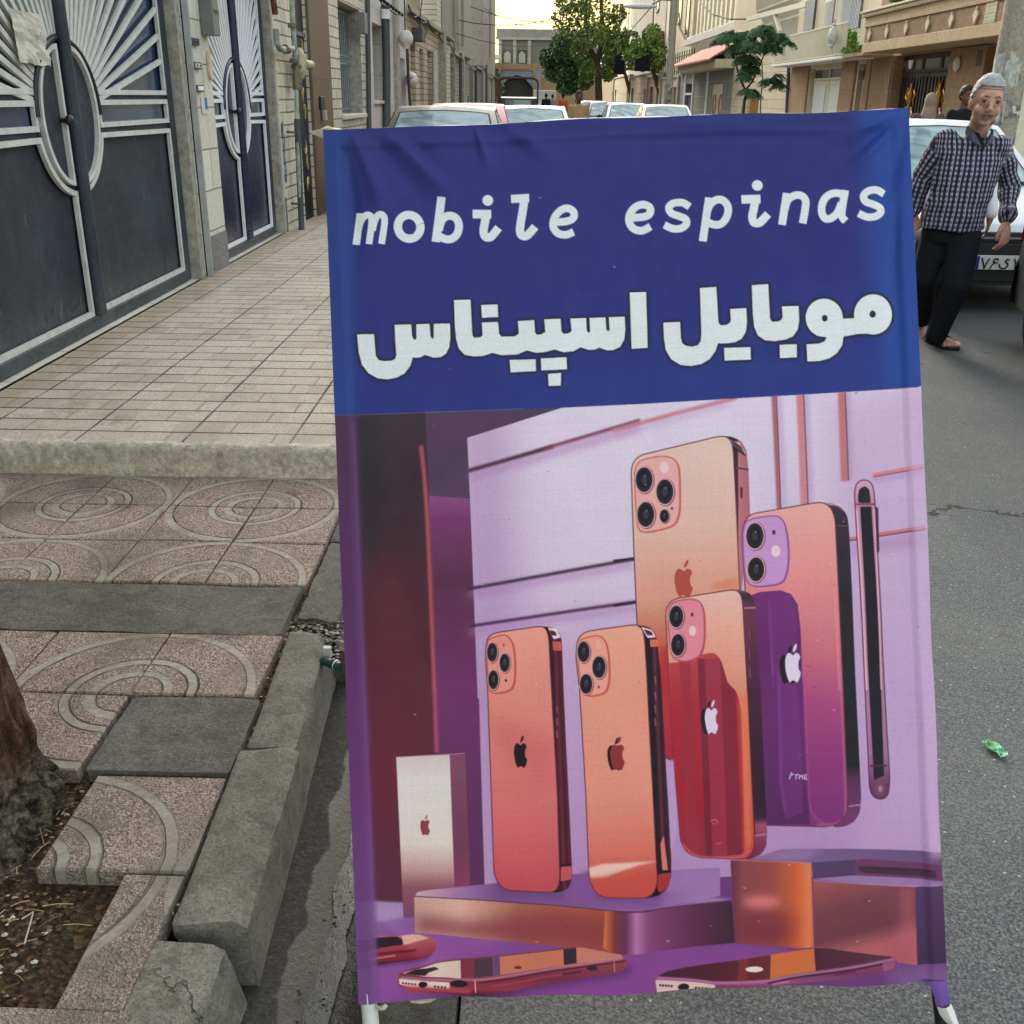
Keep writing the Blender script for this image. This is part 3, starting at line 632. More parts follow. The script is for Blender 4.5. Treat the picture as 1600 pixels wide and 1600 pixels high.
for k in range(11):
    y = 13.99 + k*.155; mb.tube([(LX-.16, y, 1.32), (LX-.16, y, 2.60)], .009, 6)
    if k < 10:
        mb.tube([(LX-.16, y + .0775 + .05*math.cos(a), 1.98 + .05*math.sin(a)) for a in [2*math.pi*i/10 for i in range(11)]], .006, 5)
for z in (1.36, 1.93, 2.03, 2.56): mb.box(LX-.168, LX-.152, 13.93, 15.62, z-.01, z+.01)
mb.build('window_grille', plain('pale_grille', C(120, 128, 138)[:3], .4, .5), wd)
mb = MB(); mb.box(LX-.32, LX+.05, 13.86, 15.69, 1.245, 1.298); mb.build('window_sill', M_CREAMP, wd, .006)
mb = MB(); mb.box(LX-.298, LX-.004, 15.64, 15.655, 1.30, 2.62); mb.build('window_reveal', M_PLASTER, wd)
mb = MB(); mb.box(LX+.037, LX+.060, 12.20, 12.44, 1.385, 1.52); o = mb.build('entry_phone', M_DARK, None, .004, label='black entry phone on the brown stone pier', cat='intercom')
mb = MB(); mb.box(LX+.058, LX+.085, 12.26, 12.40, 1.27, 1.375); mb.build('keypad', plain('silver_keypad', C(180, 184, 184)[:3], .35, .5, .5), o)

# gas pipes with valve, regulator and sleeve
M_VALVE = plain('dull_valve', C(116, 110, 92)[:3], .6, .4, .2, var=.3, sc=25, bump=.5)
gp = thing('gas_riser', 'pale green gas riser with valves and round regulator beside black door', 'gas pipe', (LX+.1, 11, 0))
P = lambda px, py, x=-2.30: onx(px, py, x)
def poly(pts, x=-2.30): return [P(a, b, x) for a, b in pts]
mb = MB(); mb.tube(poly([(454, -60), (456, 0), (458, 45), (461, 85), (462, 100)]), .026, 12); mb.tube(poly([(463, 136), (464, 180), (466, 250), (472, 372)]), .020, 12)
mb.tube(poly([(431, 45), (433, 68), (437, 76), (446, 78), (459, 76)]), .028, 12); mb.build('riser_pipe', M_PIPEG, gp)
mb = MB(); mb.tube(poly([(425, -60), (427, 0), (430, 22)]), .028, 12); mb.build('rusty_pipe', M_RUSTP, gp)
mb = MB()
for px, py, r in ((456, 40, .045), (444, 78, .04), (458, 76, .038), (460, 95, .055), (463, 104, .06), (464, 118, .038), (465, 127, .05), (466, 136, .05), (462, 88, .035)):
    c = P(px, py); MB().tube([c - Vector((0, 0, .018)), c + Vector((0, 0, .018))], r*.85, 12).build('flange', M_VALVE, gp)
c = P(447, 77); MB().tube([c + Vector((0, -.05, 0)), c + Vector((0, .05, 0))], .042, 10).build('valve', M_VALVE, gp)
mb.tube(poly([(462, 86), (463, 140)]), .034, 10); mb.build('valve', M_VALVE, gp)
mb = MB(); c = P(469, 100); mb.ell(c, (.06, .10, .15)); c2 = P(476, 101); mb.tube([c + Vector((0.03, .05, 0)), c2 + Vector((.03, .15, 0))], .045, 12); mb.build('regulator', plain('pale_regulator', C(176, 166, 134)[:3], .6, .3, var=.25, sc=14), gp)
mb = MB(); mb.tube(poly([(464, 186), (472, 374)], -2.30), .030, 12); mb.bar(P(449, 206), P(470, 208), .02); mb.bar(P(456, 318), P(476, 320), .02); mb.build('sleeve', M_DULL, gp)

# ---- third house: grey-white marble
h3 = thing('marble_house', 'grey white marble-faced house with lilac door and drainpipe', 'house', (LX, 18, 0))
mb = wallgrid(MB(), LX, 16.0, 21.45, 0, 9.5, [(16.80, 18.05, 1.46, 2.55), (20.05, 21.05, .15, 2.17)], .28); mb.build('wall', M_MARBLE, h3)
mb = MB(); mb.box(LX, LX+.06, 19.30, 19.78, .1, 9.4); mb.build('pilaster', M_PLASTER, h3, .006)
mb = MB(); mb.box(LX-.275, LX-.24, 16.81, 18.04, 1.47, 2.54); w = mb.build('window', M_PLASTER, h3)
mb = MB(); mb.box(LX-.239, LX-.23, 16.9, 17.5, 1.6, 2.45); mb.build('pane', M_GLASSD, w); mb = MB(); mb.box(LX-.2, LX+.045, 16.76, 18.10, 1.41, 1.455); mb.build('window_sill', M_CREAMP, w, .005)
mb = MB(); mb.box(LX-.275, LX-.17, 20.06, 21.04, .15, 2.16); d = mb.build('door', plain('lilac_grey_door', C(140, 134, 148)[:3], .5), h3)
mb = MB(); mb.ell((LX-.15, 20.2, 1.1), (.03, .03, .03)); mb.build('handle', M_DARK, d)
mb = MB(); mb.tube(poly([(574, -40), (575, 60), (576, 120), (577, 210)], -2.36), .035, 10); o = mb.build('cable_duct', M_DULL, None, label='thin dark cable duct running down between brick and marble fronts', cat='duct')
mb = MB(); a = P(568, 20, -2.3); b = P(572, 54, -2.3); mb.box(-2.37, -2.27, a.y-.13, a.y+.13, b.z, a.z)
mb.build('junction_box', M_STEEL, o, .005)
mb = MB(); mb.tube(poly([(602, 8), (603, 60), (604, 120), (604, 215)], -2.33), .065, 12); o = mb.build('drainpipe', M_DULL, None, label='dark grey drainpipe with a white collar on the marble front', cat='drainpipe')
mb = MB(); a = P(602, 22, -2.33); mb.tube([a - Vector((0, 0, .07)), a + Vector((0, 0, .07))], .074, 12); mb.build('collar', M_WHITEP, o)

# ---- fourth house: tan brick with parapet, olive sheet above
h4 = thing('tan_brick_house', 'low tan brick house with parapet, narrow doors and olive screen above', 'house', (LX, 25, 0))
mb = wallgrid(MB(), LX, 21.45, 28.3, 0, 3.0, [(22.0, 22.9, .15, 2.48), (23.75, 24.62, .75, 2.47), (25.55, 26.8, .15, 2.50)], .22); mb.build('wall', M_BRICKD, h4)
mb = MB(); mb.box(LX-.05, LX+.12, 21.45, 28.35, 3.0, 3.10); mb.build('coping', M_PLASTER, h4, .01)
mb = MB(); mb.box(LX-.215, LX-.15, 22.01, 22.89, .15, 2.47); mb.build('door', plain('dark_brown_door', C(74, 56, 44)[:3], .6), h4)
mb = MB(); mb.box(LX-.215, LX-.15, 25.56, 26.79, .15, 2.49); mb.build('door', plain('red_brown_door', C(120, 84, 62)[:3], .6), h4)
mb = MB(); mb.box(LX-.215, LX-.17, 23.76, 24.61, .76, 2.46); mb.build('window', M_GLASSD, h4)
mb = MB(); mb.box(-2.75, -2.70, 21.5, 26.7, 3.1, 6.0); mb.build('screen', M_OLIVE, h4)
mb = MB(); mb.box(LX-.3, LX+.10, 27.1, 28.3, 3.11, 3.95); mb.box(LX-.35, LX+.16, 27.0, 28.4, 3.95, 4.06); mb.build('parapet_pier', M_BRICKC, h4)
h5 = thing('small_brick_house', 'small tan brick house with reddish door past the parapet pier', 'house', (LX, 30, 0))
mb = wallgrid(MB(), LX+.02, 28.3, 32.5, 0, 2.98, [(29.3, 30.3, .15, 2.1)], .22); mb.build('wall', M_BRICKC, h5)
mb = MB(); mb.box(LX-.19, LX-.12, 29.31, 30.29, .15, 2.09); mb.build('door', plain('maroon_door', C(110, 60, 54)[:3], .6), h5)
mb = MB(); mb.box(LX-.05, LX+.16, 28.36, 32.5, 2.98, 3.06); mb.build('coping', M_PLASTER2, h5, .01)
mb = MB(); mb.box(LX, LX+.18, 28.36, 28.9, 0, 2.97); mb.build('pier', M_PLASTER, h5)
# garden walls and the tall grey blocks behind them
random.seed(21)
yy = 32.5; cols = [M_BRICKD, M_PLASTER, M_BRICKC, M_PLASTER2, M_BLOCK, M_BRICKD, M_PLASTER]
desc = ['patched brick', 'grey rendered', 'pale brick', 'dark grey rendered', 'pale block', 'tan brick', 'plain grey']
doors = ['dark green', 'pale grey', 'brown', 'blue grey', 'black', 'rust red', 'white']
for k in range(7):
    L = [4.2, 5.0, 3.6, 6.0, 5.4, 7.2, 9.5][k]; zt = 2.62 + .18*math.sin(k*2.1)
    w = thing('garden_wall', f'{desc[k]} garden wall with a {doors[k]} door in front of grey towers', 'wall', (LX, yy+L/2, 0), group='garden walls down the left side')
    dy = yy + L*.35; xo = .03*(k % 3)
    mb = wallgrid(MB(), LX+xo, yy, yy+L, 0, zt, [(dy, dy+1.0, .15, 2.1)], .2); mb.build('wall', cols[k], w)
    mb = MB(); mb.box(LX+xo-.19, LX+xo-.10, dy+.01, dy+.99, .15, 2.09); mb.build('door', plain('gate_'+doors[k].replace(' ', '_'), [C(40, 60, 50), C(150, 150, 146), C(96, 74, 54), C(90, 100, 112), C(34, 34, 36), C(120, 70, 50), C(180, 180, 174)][k][:3], .6), w)
    mb = MB(); mb.box(LX+xo-.2, LX+xo+.12, yy+.02, yy+L-.02, zt, zt+.09); mb.box(LX+xo, LX+xo+.14, yy+.02, yy+.35, 0, zt-.01); mb.build('coping', M_PLASTER if k % 2 else M_PLASTER2, w, .01)
    if k % 2 == 0:
        mb = MB(); mb.tube([(LX+xo+.1, yy+L*.8, 0), (LX+xo+.1, yy+L*.8, zt+.2)], .05, 8); mb.build('drainpipe', M_DULL, w)
    yy += L
def tower(name, lab, x, y0, y1, zt, m, wins, cat='apartment block', fl=3.2, z0=0):
    t = thing(name, lab, cat, (x, (y0+y1)/2, 0))
    mb = wallgrid(MB(), x, y0, y1, z0, zt, [], .01); mb.build('wall', m, t)
    for (ya, yb_, za, zb) in wins:
        mb = MB(); mb.box(x-.02, x+.015, ya, yb_, za, zb); q = mb.build('window', M_GLASSD, t)
        mb = MB(); mb.box(x+.016, x+.05, ya-.08, ya+.04, za-.08, zb+.08); mb.box(x+.016, x+.05, yb_-.04, yb_+.08, za-.08, zb+.08); mb.box(x+.016, x+.05, ya+.04, yb_-.04, zb, zb+.08); mb.box(x+.016, x+.08, ya-.1, yb_+.1, za-.16, za-.081); mb.build('frame', M_PLASTER, q)
    return t
tower('grey_tower_block', 'grey rendered tower block behind the nearer garden walls on the left', -3.4, 39.5, 50.0, 15, M_PLASTER2, [(41, 42, 3.4, 6.5), (48.2, 49.2, 3.6, 7.5)])
tower('concrete_tower_block', 'tall concrete tower block where the left side of the street ends', -3.4, 52.0, 63.0, 17, M_PLASTER, [(54, 55, 4, 8), (54, 55, 9, 12)])
tower('corner_tower_block', 'tall corner block with cream front at the end of the left side', -2.9, 66.5, 88, 17, M_PLASTER, [(76, 77, 4.2, 8.2)])
# globe lamp, wires and bits on the fronts
lp = thing('globe_wall_lamp', 'white globe lamp on a bracket above the lilac door', 'wall lamp', P(634, 62, -2.2))
mb = MB(); mb.ell(P(634, 60, -2.2), (.13, .13, .13)); mb.build('globe', M_GREYW, lp); a = P(634, 66, -2.2); mb = MB(); mb.tube([a, a - Vector((0, 0, .1))], [.09, .05], 10); mb.bar(a - Vector((0, 0, .05)), a + Vector((-.2, 0, -.05)), .03); mb.build('bracket', M_CREAMP, lp)
def cable(pts, r, lab, name='overhead_cable', grp=None, sag=0.0, mat=None, cat='cable'):
    q = []
    for a, b in zip(pts[:-1], pts[1:]):
        a = Vector(a); b = Vector(b)
        for i in range(8):
            t = i/8; q.append(a.lerp(b, t) - Vector((0, 0, sag*4*t*(1-t))))
    q.append(Vector(pts[-1])); return MB().tube(q, r, 5).build(name, mat or M_BLACKR, None, label=lab, cat=cat, group=grp)
XW = -2.27
cable([onx(590, -8, XW), onx(605, 10, XW), onx(628, 22, XW), onx(640, 12, XW)], .012, 'twisted black cable slung along the marble front', sag=.05)
mb = MB()
for k in range(9):
    t = k/8; a = onx(592 + 36*t, -4 + 27*t, XW); MB().ell(a, (.03, .05, .03), 8, 6).build('cable_clamp', M_BLACKR, None, label=f'black clamp on the twisted cable above the marble front, {["nearest of nine", "second nearest", "third nearest", "fourth nearest", "middle of nine", "fourth from the far end", "third from the far end", "second from the far end", "farthest of nine"][k]}', cat='cable clamp', group='clamps on the twisted cable')
pts = [(632, 0), (634, 50), (640, 10), (650, 22), (662, 20), (668, 34), (682, 48), (690, 56), (700, 66)]
cable([onx(632, -6, XW), onx(633, 48, XW)], .012, 'black cable dropping to the globe lamp')
cable([onx(*p, XW) for p in [(638, 8), (652, 24), (668, 30), (684, 52), (702, 68), (720, 90), (742, 102)]], .016, 'black cable looping along the parapets on the left', sag=.10)
cable([onx(*p, XW) for p in [(660, -5), (657, 20), (655, 50)]], .012, 'black cable hanging from the screen to the dark box')
cable([onx(*p, XW) for p in [(645, 20), (664, 45), (662, 60), (668, 42)]], .010, 'loose black loop of cable on the tan brick', sag=.06)
mb = MB(); c = onx(656, 53, XW); mb.box(XW-.12, XW+.08, c.y-.35, c.y+.35, c.z-.14, c.z+.10); mb.build('cable_box', M_DULL, None, .01, label='dark cable box fixed high on the tan brick wall', cat='junction box')
mb = MB(); mb.tube([onx(636, 72, XW), onx(638, 120, XW), onx(641, 168, XW)], .028, 8); q = mb.build('gas_riser', M_DULL, None, label='dark gas riser with pale meter beside the tan brick door', cat='gas pipe'); mb = MB(); mb.ell(onx(643, 125, XW), (.12, .25, .14)); mb.ell(onx(641, 118, XW), (.07, .12, .07)); mb.build('meter', M_GREYW, q)
for k, (px, lab) in enumerate([(694, 'pale pipe on the small brick house'), (707, 'dark pipe between the garden walls')]):
    mb = MB(); mb.tube([onx(px-15, 80, XW), onx(px-14, 168, XW)], .06, 8); mb.build('drainpipe', [M_GREYW, M_DULL][k], None, label=lab, cat='drainpipe')
# ================================================================ RIGHT SIDE OF THE STREET
RX = 7.5
M_TRAV = stone('tan_travertine', C(158, 130, 100), C(144, 118, 90), C(108, 88, 68), 1.2, .6, .004, .5, .3, .3, fine=14)
M_BAND = stone('pale_tan_band', C(176, 154, 124), C(166, 142, 112), C(128, 108, 84), 1.5, 1.0, .003, .5, .25, .3, fine=16)
M_BRWN = stone('brown_granite', C(136, 108, 82), C(124, 98, 74), C(98, 78, 60), 1.1, 1.0, .004, .5, .3, .3, fine=16)
M_CREAMS = stone('cream_lined_stone', C(204, 190, 160), C(192, 178, 150), C(140, 128, 104), 1.4, .26, .010, .5, .3, .5)
M_CREAM2 = stone('cream_render_front', C(206, 194, 168), C(196, 184, 158), C(150, 138, 114), 1.6, 1.1, .008, .5, .35, .3)
M_GREYS = stone('grey_slab_stone', C(132, 130, 130), C(118, 117, 118), C(170, 168, 162), .75, .55, .010, .0, .3, .4)
M_BEIGEW = stone('beige_wall_stone', C(184, 168, 140), C(170, 154, 126), C(104, 92, 74), 1.9, .62, .015, .5, .4, .4)
M_DOORW = plain('white_door_paint', C(208, 208, 200)[:3], .45, .4, var=.05)
M_WOODD = plain('dark_wood_gate', C(44, 32, 26)[:3], .4, .5, var=.3)
def m_rooftile():
    g = G('pink_roof_tile', .8, .2); p = g.pos()
    w = g.M('SINE', g.M('MULTIPLY', p[1], 26)); r_ = g.M('FRACT', g.M('MULTIPLY', p[2], 6))
    b = g.mix(g.ss(w, -.9, -.2), C(140, 88, 80), C(192, 130, 120)); b = g.mix(g.ss(g.noise(3, 4), .4, .7, 0, .4), b, C(180, 120, 100)); b = g.mix(g.ss(r_, 0, .15, .4, 0), b, C(120, 70, 60))
    g.col(b); g.bump(g.M('ADD', w, r_), .6, .03); return g.m
M_ROOFT = m_rooftile()
M_LEAFD = None

# ---- brown stone house with the diamond balcony
b1 = thing('brown_stone_house', 'brown stone house with diamond-studded balcony and dark gilded gate', 'house', (RX, 20, 0))
mb = wallgrid(MB(), RX, 12.5, 24.55, 0, 9, [(20.02, 23.15, .15, 2.42), (16.2, 18.42, .15, 2.42)], .4, -1); mb.build('wall', M_TRAV, b1)
MB().box(RX-.05, RX, 18.45, 20.0, .15, 2.43).build('stone_pier', M_TRAV, b1, .005); MB().box(RX-.04, RX, 23.2, 24.5, .15, 2.43).build('stone_pier', M_TRAV, b1, .005)
mb = MB(); mb.box(RX+.32, RX+.39, 16.2, 18.42, .15, 2.41); mb.build('garage_door', M_DARK, b1)
FX = 6.7
mb = MB(); mb.box(FX, RX-.002, 15.92, 22.85, 2.45, 2.63); mb.build('balcony_slab', M_BAND, b1, .008)
mb = MB(); mb.box(FX+.02, RX-.002, 15.94, 22.83, 2.63, 2.92); bm_ = mb.build('balcony_front', M_BRWN, b1)
mb = MB(); mb.box(FX-.005, RX-.002, 15.91, 22.86, 2.92, 3.10); mb.build('balcony_band', M_BAND, b1, .008)
mb = MB(); mb.box(FX-.06, RX-.002, 15.86, 22.92, 3.10, 3.17); mb.box(FX-.10, RX-.002, 15.82, 22.96, 3.175, 3.215); mb.build('balcony_cornice', M_CREAMS, b1, .008)
for px in (1359.5, 1386, 1415.5, 1448, 1484, 1521, 1568):
    y = onx(px, 45, FX).y; w = .10; mb = MB()
    mb.prism([(y-w, 2.775), (y, 2.64), (y+w, 2.775), (y, 2.91)], 'x', FX-.012, FX+.021)
    mb.build('diamond_inlay', M_CREAMS, bm_, .006)
y = onx(1543, 40, FX).y; mb = MB(); mb.box(FX+.008, FX+.021, y-.2, y+.2, 2.64, 2.915); mb.build('mosaic_strip', stone('green_grey_mosaic', C(170, 170, 140), C(130, 134, 112), C(190, 186, 160), .06, .05, .008), bm_)
def gilded_leaf(y0, y1, nm):
    mb = MB(); mb.box(RX+.20, RX+.27, y0, y1, .16, 2.08)
    n = 9
    for k in range(n): mb.box(RX+.175, RX+.20, y0 + (y1-y0)*(k+.25)/n, y0 + (y1-y0)*(k+.75)/n, .2, 2.0)
    lf = mb.build('gate_leaf', M_WOODD, b1)
    yc = (y0+y1)/2; mb = MB()
    for z0, s_ in ((1.62, 1.0), (1.32, .6), (.9, .8)):
        pr = [(0, .30), (.035, .22), (.028, .18), (.075, .08), (.07, -.02), (.03, -.14), (.055, -.17), (.03, -.2)]
        mb.tube([(RX+.16, yc, z0 + z*s_) for _, z in pr], [max(r_*s_, .004) for r_, _ in pr], 8)
    for dy in (-.22, .22):
        for z0 in (1.62, 1.25):
            mb.tube([(RX+.16, yc+dy*(1+.2*math.sin(t*6)), z0 + .2*t) for t in [i/8 for i in range(-4, 9)]], [.004 + .022*math.sin(math.pi*(i+4)/12.01) for i in range(-4, 9)], 6)
    mb.build('gilded_ornament', M_GOLD, lf)
    for dy in (-.3, .3): MB().tube([(RX+.155, yc+dy*(1-.5*t), 1.0+.45*t) for t in [i/8 for i in range(9)]], .022, 6).build('cream_scroll', M_CREAMP, lf)
gilded_leaf(20.05, 21.58, 0); gilded_leaf(21.62, 23.12, 1)
mb = MB(); mb.box(RX+.18, RX+.27, 20.05, 23.12, 2.09, 2.15); mb.box(RX+.18, RX+.27, 20.05, 23.12, 2.33, 2.41); mb.box(RX+.20, RX+.26, 21.0, 21.12, 2.15, 2.33); mb.box(RX+.20, RX+.26, 22.0, 22.12, 2.15, 2.33); tr = mb.build('transom', M_WOODD, b1)
mb = MB(); mb.box(RX+.22, RX+.24, 20.05, 23.12, 2.151, 2.329); mb.build('glass', glassy('pinkish_glass', C(120, 108, 96), .15), tr)
mb = MB(); mb.prism([(22.55, 2.33), (22.78, 2.33), (22.72, 2.17), (22.61, 2.17)], 'x', RX+.16, RX+.19); mb.build('lamp_shade', M_WHITEP, tr)
mb = MB(); c = onx(1495, 100, RX-.08); mb.ell(c, (.05, .13, .13)); mb.build('bulkhead_lamp', M_GREYW, None, label='white oval lamp on the brown pier right of the gilded gate', cat='wall lamp')
mb = MB(); mb.box(RX-.06, RX-.01, 18.6, 18.8, 2.12, 2.36); mb.build('meter_box', M_DULL, None, .005, label='grey meter box high on the brown pier beside the garage', cat='meter box')
for (ya, yb_) in ((16.5, 18.5), (20, 22.4)):
    mb = MB(); mb.box(RX-.03, RX+.02, ya, yb_, 4.0, 6.0); mb.build('window', M_GLASSD, b1)

# ---- cream house with barred windows and balcony rail
b2 = thing('cream_balcony_house', 'cream house with white railed balcony above pale double gate', 'house', (RX, 28, 0))
mb = wallgrid(MB(), RX, 24.55, 32.0, 0, 9, [(26.9, 29.95, .15, 2.33), (24.95, 25.6, .15, 2.33), (25.9, 27.6, 3.1, 4.6), (28.2, 29.0, 3.1, 4.6), (30.1, 31.2, 3.3, 4.6)], .25, -1); mb.build('wall', M_CREAM2, b2)
for (a, b, m_) in ((30.0, 31.95, M_TRAV), (25.72, 26.8, M_TRAV), (24.56, 24.9, M_TRAV)):
    mb = MB(); mb.box(RX-.06, RX, a, b, .15, 2.40); mb.build('stone_pier', m_, b2, .005)
for a, b in ((26.92, 28.40), (28.44, 29.93)):
    mb = MB(); mb.box(RX+.12, RX+.16, a, b, .15, 2.03); lf = mb.build('gate_leaf', M_CREAMP, b2)
    mb = MB(); mb.box(RX+.095, RX+.12, a+.22, b-.22, .35, 1.90); mb.build('inset_panel', M_DOORW, lf, .01)
mb = MB(); mb.box(RX+.10, RX+.17, 26.92, 29.93, 2.04, 2.09); mb.box(RX+.10, RX+.17, 26.92, 29.93, 2.29, 2.33); mb.box(RX+.1, RX+.17, 28.38, 28.46, 2.09, 2.29); tr = mb.build('transom', M_CREAMP, b2)
mb = MB(); mb.box(RX+.13, RX+.15, 26.93, 29.92, 2.091, 2.289); mb.build('glass', M_GLASSD, tr)
mb = MB(); mb.box(RX+.12, RX+.17, 24.96, 25.59, .15, 2.0); lf = mb.build('side_door', M_CREAMP, b2); mb = MB(); mb.box(RX+.10, RX+.12, 25.05, 25.5, .3, 1.9); mb.build('door_moulding', plain('tan_moulding', C(176, 150, 110)[:3], .5), lf, .01)
mb = MB(); mb.box(RX+.12, RX+.15, 24.97, 25.58, 2.05, 2.32); mb.build('glass', M_GLASSD, b2)
mb = MB(); mb.box(6.85, RX-.003, 24.7, 32.0, 2.41, 2.47); mb.build('balcony_slab', M_GREYW, b2, .01)
mb = MB(); y = 24.75
while y < 31.95: mb.box(6.885, 6.91, y, y+.028, 2.47, 3.13); y += .115
mb.box(6.88, 6.915, 24.72, 31.95, 3.13, 3.16); mb.box(6.88, 6.915, 24.72, 31.95, 2.50, 2.52); mb.build('balcony_railing', M_CREAMP, b2)
for (ya, yb_, za, zb) in ((25.9, 27.6, 3.1, 4.6), (28.2, 29.0, 3.1, 4.6), (30.1, 31.2, 3.3, 4.6)):
    mb = MB(); mb.box(RX+.2, RX+.24, ya+.01, yb_-.01, za+.01, zb-.01); w = mb.build('window', M_GLASSD, b2)
    mb = MB(); y = ya+.05
    while y < yb_: mb.tube([(RX-.06, y, za), (RX-.06, y, za+.9), (RX-.16, y, za+1.1), (RX-.16, y, zb)], .012, 5); y += .12
    mb.box(RX-.075, RX-.045, ya, yb_, za+.75, za+.79); mb.build('window_bars', M_WHITEP, w)
mb = MB(); a = Vector((6.75, 25.35, 0)); mb.tube([(a.x, a.y, 4.4), (a.x, a.y, 3.2)], .022, 6)
q = local_thing('hanging_lantern', 'white ornamental lantern hanging in front of the cream balcony rail', 'lantern', (0, 0, 0)); mb.build('rod', M_WHITEP, q)
mb = MB(); pr = [(.015, 3.25), (.03, 3.2), (.015, 3.16), (.05, 3.13), (.03, 3.09), (.085, 3.02), (.12, 2.90), (.10, 2.78), (.05, 2.72), (.07, 2.69), (.015, 2.62)]; mb.tube([(a.x, a.y, z) for _, z in pr], [r_ for r_, _ in pr], 12); mb.build('lamp_body', M_GREYW, q)

# ---- lined cream house with curved window grille
b3 = thing('lined_cream_house', 'cream house with horizontal lines and large curved barred bay', 'house', (RX, 36, 0))
mb = wallgrid(MB(), RX, 32.0, 41.3, 0, 3.08, [(36.3, 38.2, .15, 1.75)], .2, -1); mb.build('wall', M_CREAMS, b3)
mb = MB(); mb.box(RX-.08, RX+.2, 32.05, 37.5, 3.08, 3.16); mb.box(RX-.03, RX+.0, 32.0, 32.2, 0, 3.07); mb.build('coping', M_GREYW, b3, .01)
mb = MB(); mb.box(RX+.12, RX+.16, 36.32, 38.18, .15, 1.74); d = mb.build('door', M_CREAMP, b3)
mb = MB()
for k in range(12): mb.tube([(RX+.1, 36.4+k*.155, .2), (RX+.1, 36.4+k*.155, 1.7)], .015, 5)
mb.build('gold_bars', M_GOLD, d)
mb = wallgrid(MB(), RX+.45, 32.01, 44.5, 3.0, 9.5, [(33.0, 38.3, 3.2, 5.2)], .3, -1); mb.build('upper_wall', M_CREAM2, b3)
mb = MB(); mb.box(RX+.7, RX+.74, 33.01, 38.29, 3.21, 5.19); w = mb.build('window', M_GLASSD, b3)
mb = MB(); y = 32.9
while y < 38.4: mb.tube([(RX+.38, y, 3.1), (RX+.36, y, 3.9), (RX+.22, y, 4.15), (RX+.05, y, 4.3), (RX+.02, y, 5.2)], .034, 5); y += .155
for x_, z_ in ((RX+.37, 3.15), (RX+.36, 3.88), (RX+.06, 4.3)): mb.box(x_-.03, x_+.02, 32.9, 38.4, z_-.03, z_+.03)
mb.build('curved_bars', M_CREAMP, w)
mb = MB(); mb.bar(onx(1169, 30, 7.0), onx(1262, 6, 7.0), .13, .13); mb.bar(onx(1211, 22, 7.0), onx(1219, 50, 7.0), .09); o = mb.build('steel_beam', M_CREAMP, None, label='slanting cream steel beam above the young street tree', cat='beam')
mb = MB(); mb.tube([onx(1236, 65, 7.42), onx(1232, 110, 7.42), onx(1229, 178, 7.42)], .05, 8); mb.build('drainpipe', M_DULL, None, label='dark drainpipe at the corner of the lined cream house', cat='drainpipe')

# ---- gate house with pink tiled hood
b4 = thing('tiled_hood_house', 'grey stone gateway under a pink tiled hood with a cream gate', 'house', (RX, 46, 0))
mb = wallgrid(MB(), RX, 41.3, 56.0, 0, 2.85, [(43.4, 46.5, .15, 2.15), (51.4, 53.6, .15, 2.2)], .25, -1); mb.build('wall', M_GREYS, b4)
mb = MB(); mb.box(6.75, RX-.002, 41.2, 51.6, 2.62, 2.92); mb.build('hood_fascia', M_CREAM2, b4, .02)
vs = [(6.5, 40.9, 2.93), (6.5, 52.2, 2.93), (8.0, 51.0, 3.75), (8.0, 42.0, 3.75)]; mb = MB(); mb.add(vs + [(x, y, z-.06) for x, y, z in vs], [(0, 1, 2, 3), (7, 6, 5, 4), (0, 4, 5, 1), (1, 5, 6, 2), (2, 6, 7, 3), (3, 7, 4, 0)]); mb.build('tiled_hood', M_ROOFT, b4)
mb = MB(); mb.box(RX+.12, RX+.18, 43.42, 46.48, .15, 2.14); gt = mb.build('gate', M_CREAMP, b4)
mb = MB()
for yc in (44.2, 45.7):
    for s_ in (-1, 1): mb.tube([(RX+.1, yc + s_*(.1+.25*math.sin(t*3)), .9 + .8*t) for t in [i/10 for i in range(11)]], .03, 6)
mb.build('gold_scroll', M_GOLD, gt)
mb = MB(); mb.box(RX+.1, RX+.2, 51.45, 53.55, .15, 1.65); mb.build('door', plain('indigo_door', C(60, 60, 104)[:3], .4), b4)
MB().box(RX-.05, RX-.001, 47.0, 47.22, 0, 2.6).build('white_frame', M_WHITEP, b4)
mb = MB()
for y in (51.1, 53.8): mb.box(RX-.05, RX-.001, y, y+.22, 0, 2.6)
mb.box(RX-.045, RX-.001, 51.3, 53.82, 1.7, 1.8); mb.build('white_frame', M_WHITEP, b4)
mb = MB(); mb.box(RX-.3, RX+.3, 52.3, 56, 2.85, 2.95); mb.build('coping', M_PLASTER, b4)
# ---- finned house behind, white canopy edge, black fence
b5 = thing('finned_house', 'tall cream house with vertical fins behind the tiled hood', 'house', (9.2, 50, 0))
mb = wallgrid(MB(), 9.2, 44.6, 62.0, 0, 13, [], .1, -1); mb.build('wall', M_CREAM2, b5)
mb = MB(); y = 45.0
while y < 61.5: mb.box(8.95, 9.2, y, y+.5, 4.5, 12.9); y += 1.25
mb.build('fins', M_CREAMP, b5)
for k, y in enumerate((46.8, 50.6, 55.6, 58.1)):
    mb = MB(); mb.box(9.16, 9.21, y-.2, y+.35, 5.0, 9.0); mb.build('window', M_GLASSD, b5)
mb = MB(); mb.box(8.0, 9.19, 44.8, 59.5, 4.10, 4.45); mb.build('canopy', M_GREYW, b5, .02)
fn = thing('black_fence', 'black railing fence standing on the beige wall near the lamp pole', 'fence', (7.6, 62, 0))
mb = MB(); y = 52.4
while y < 66: mb.tube([(7.6, y, 2.6), (7.6, y, 3.75)], .022, 4); y += .85
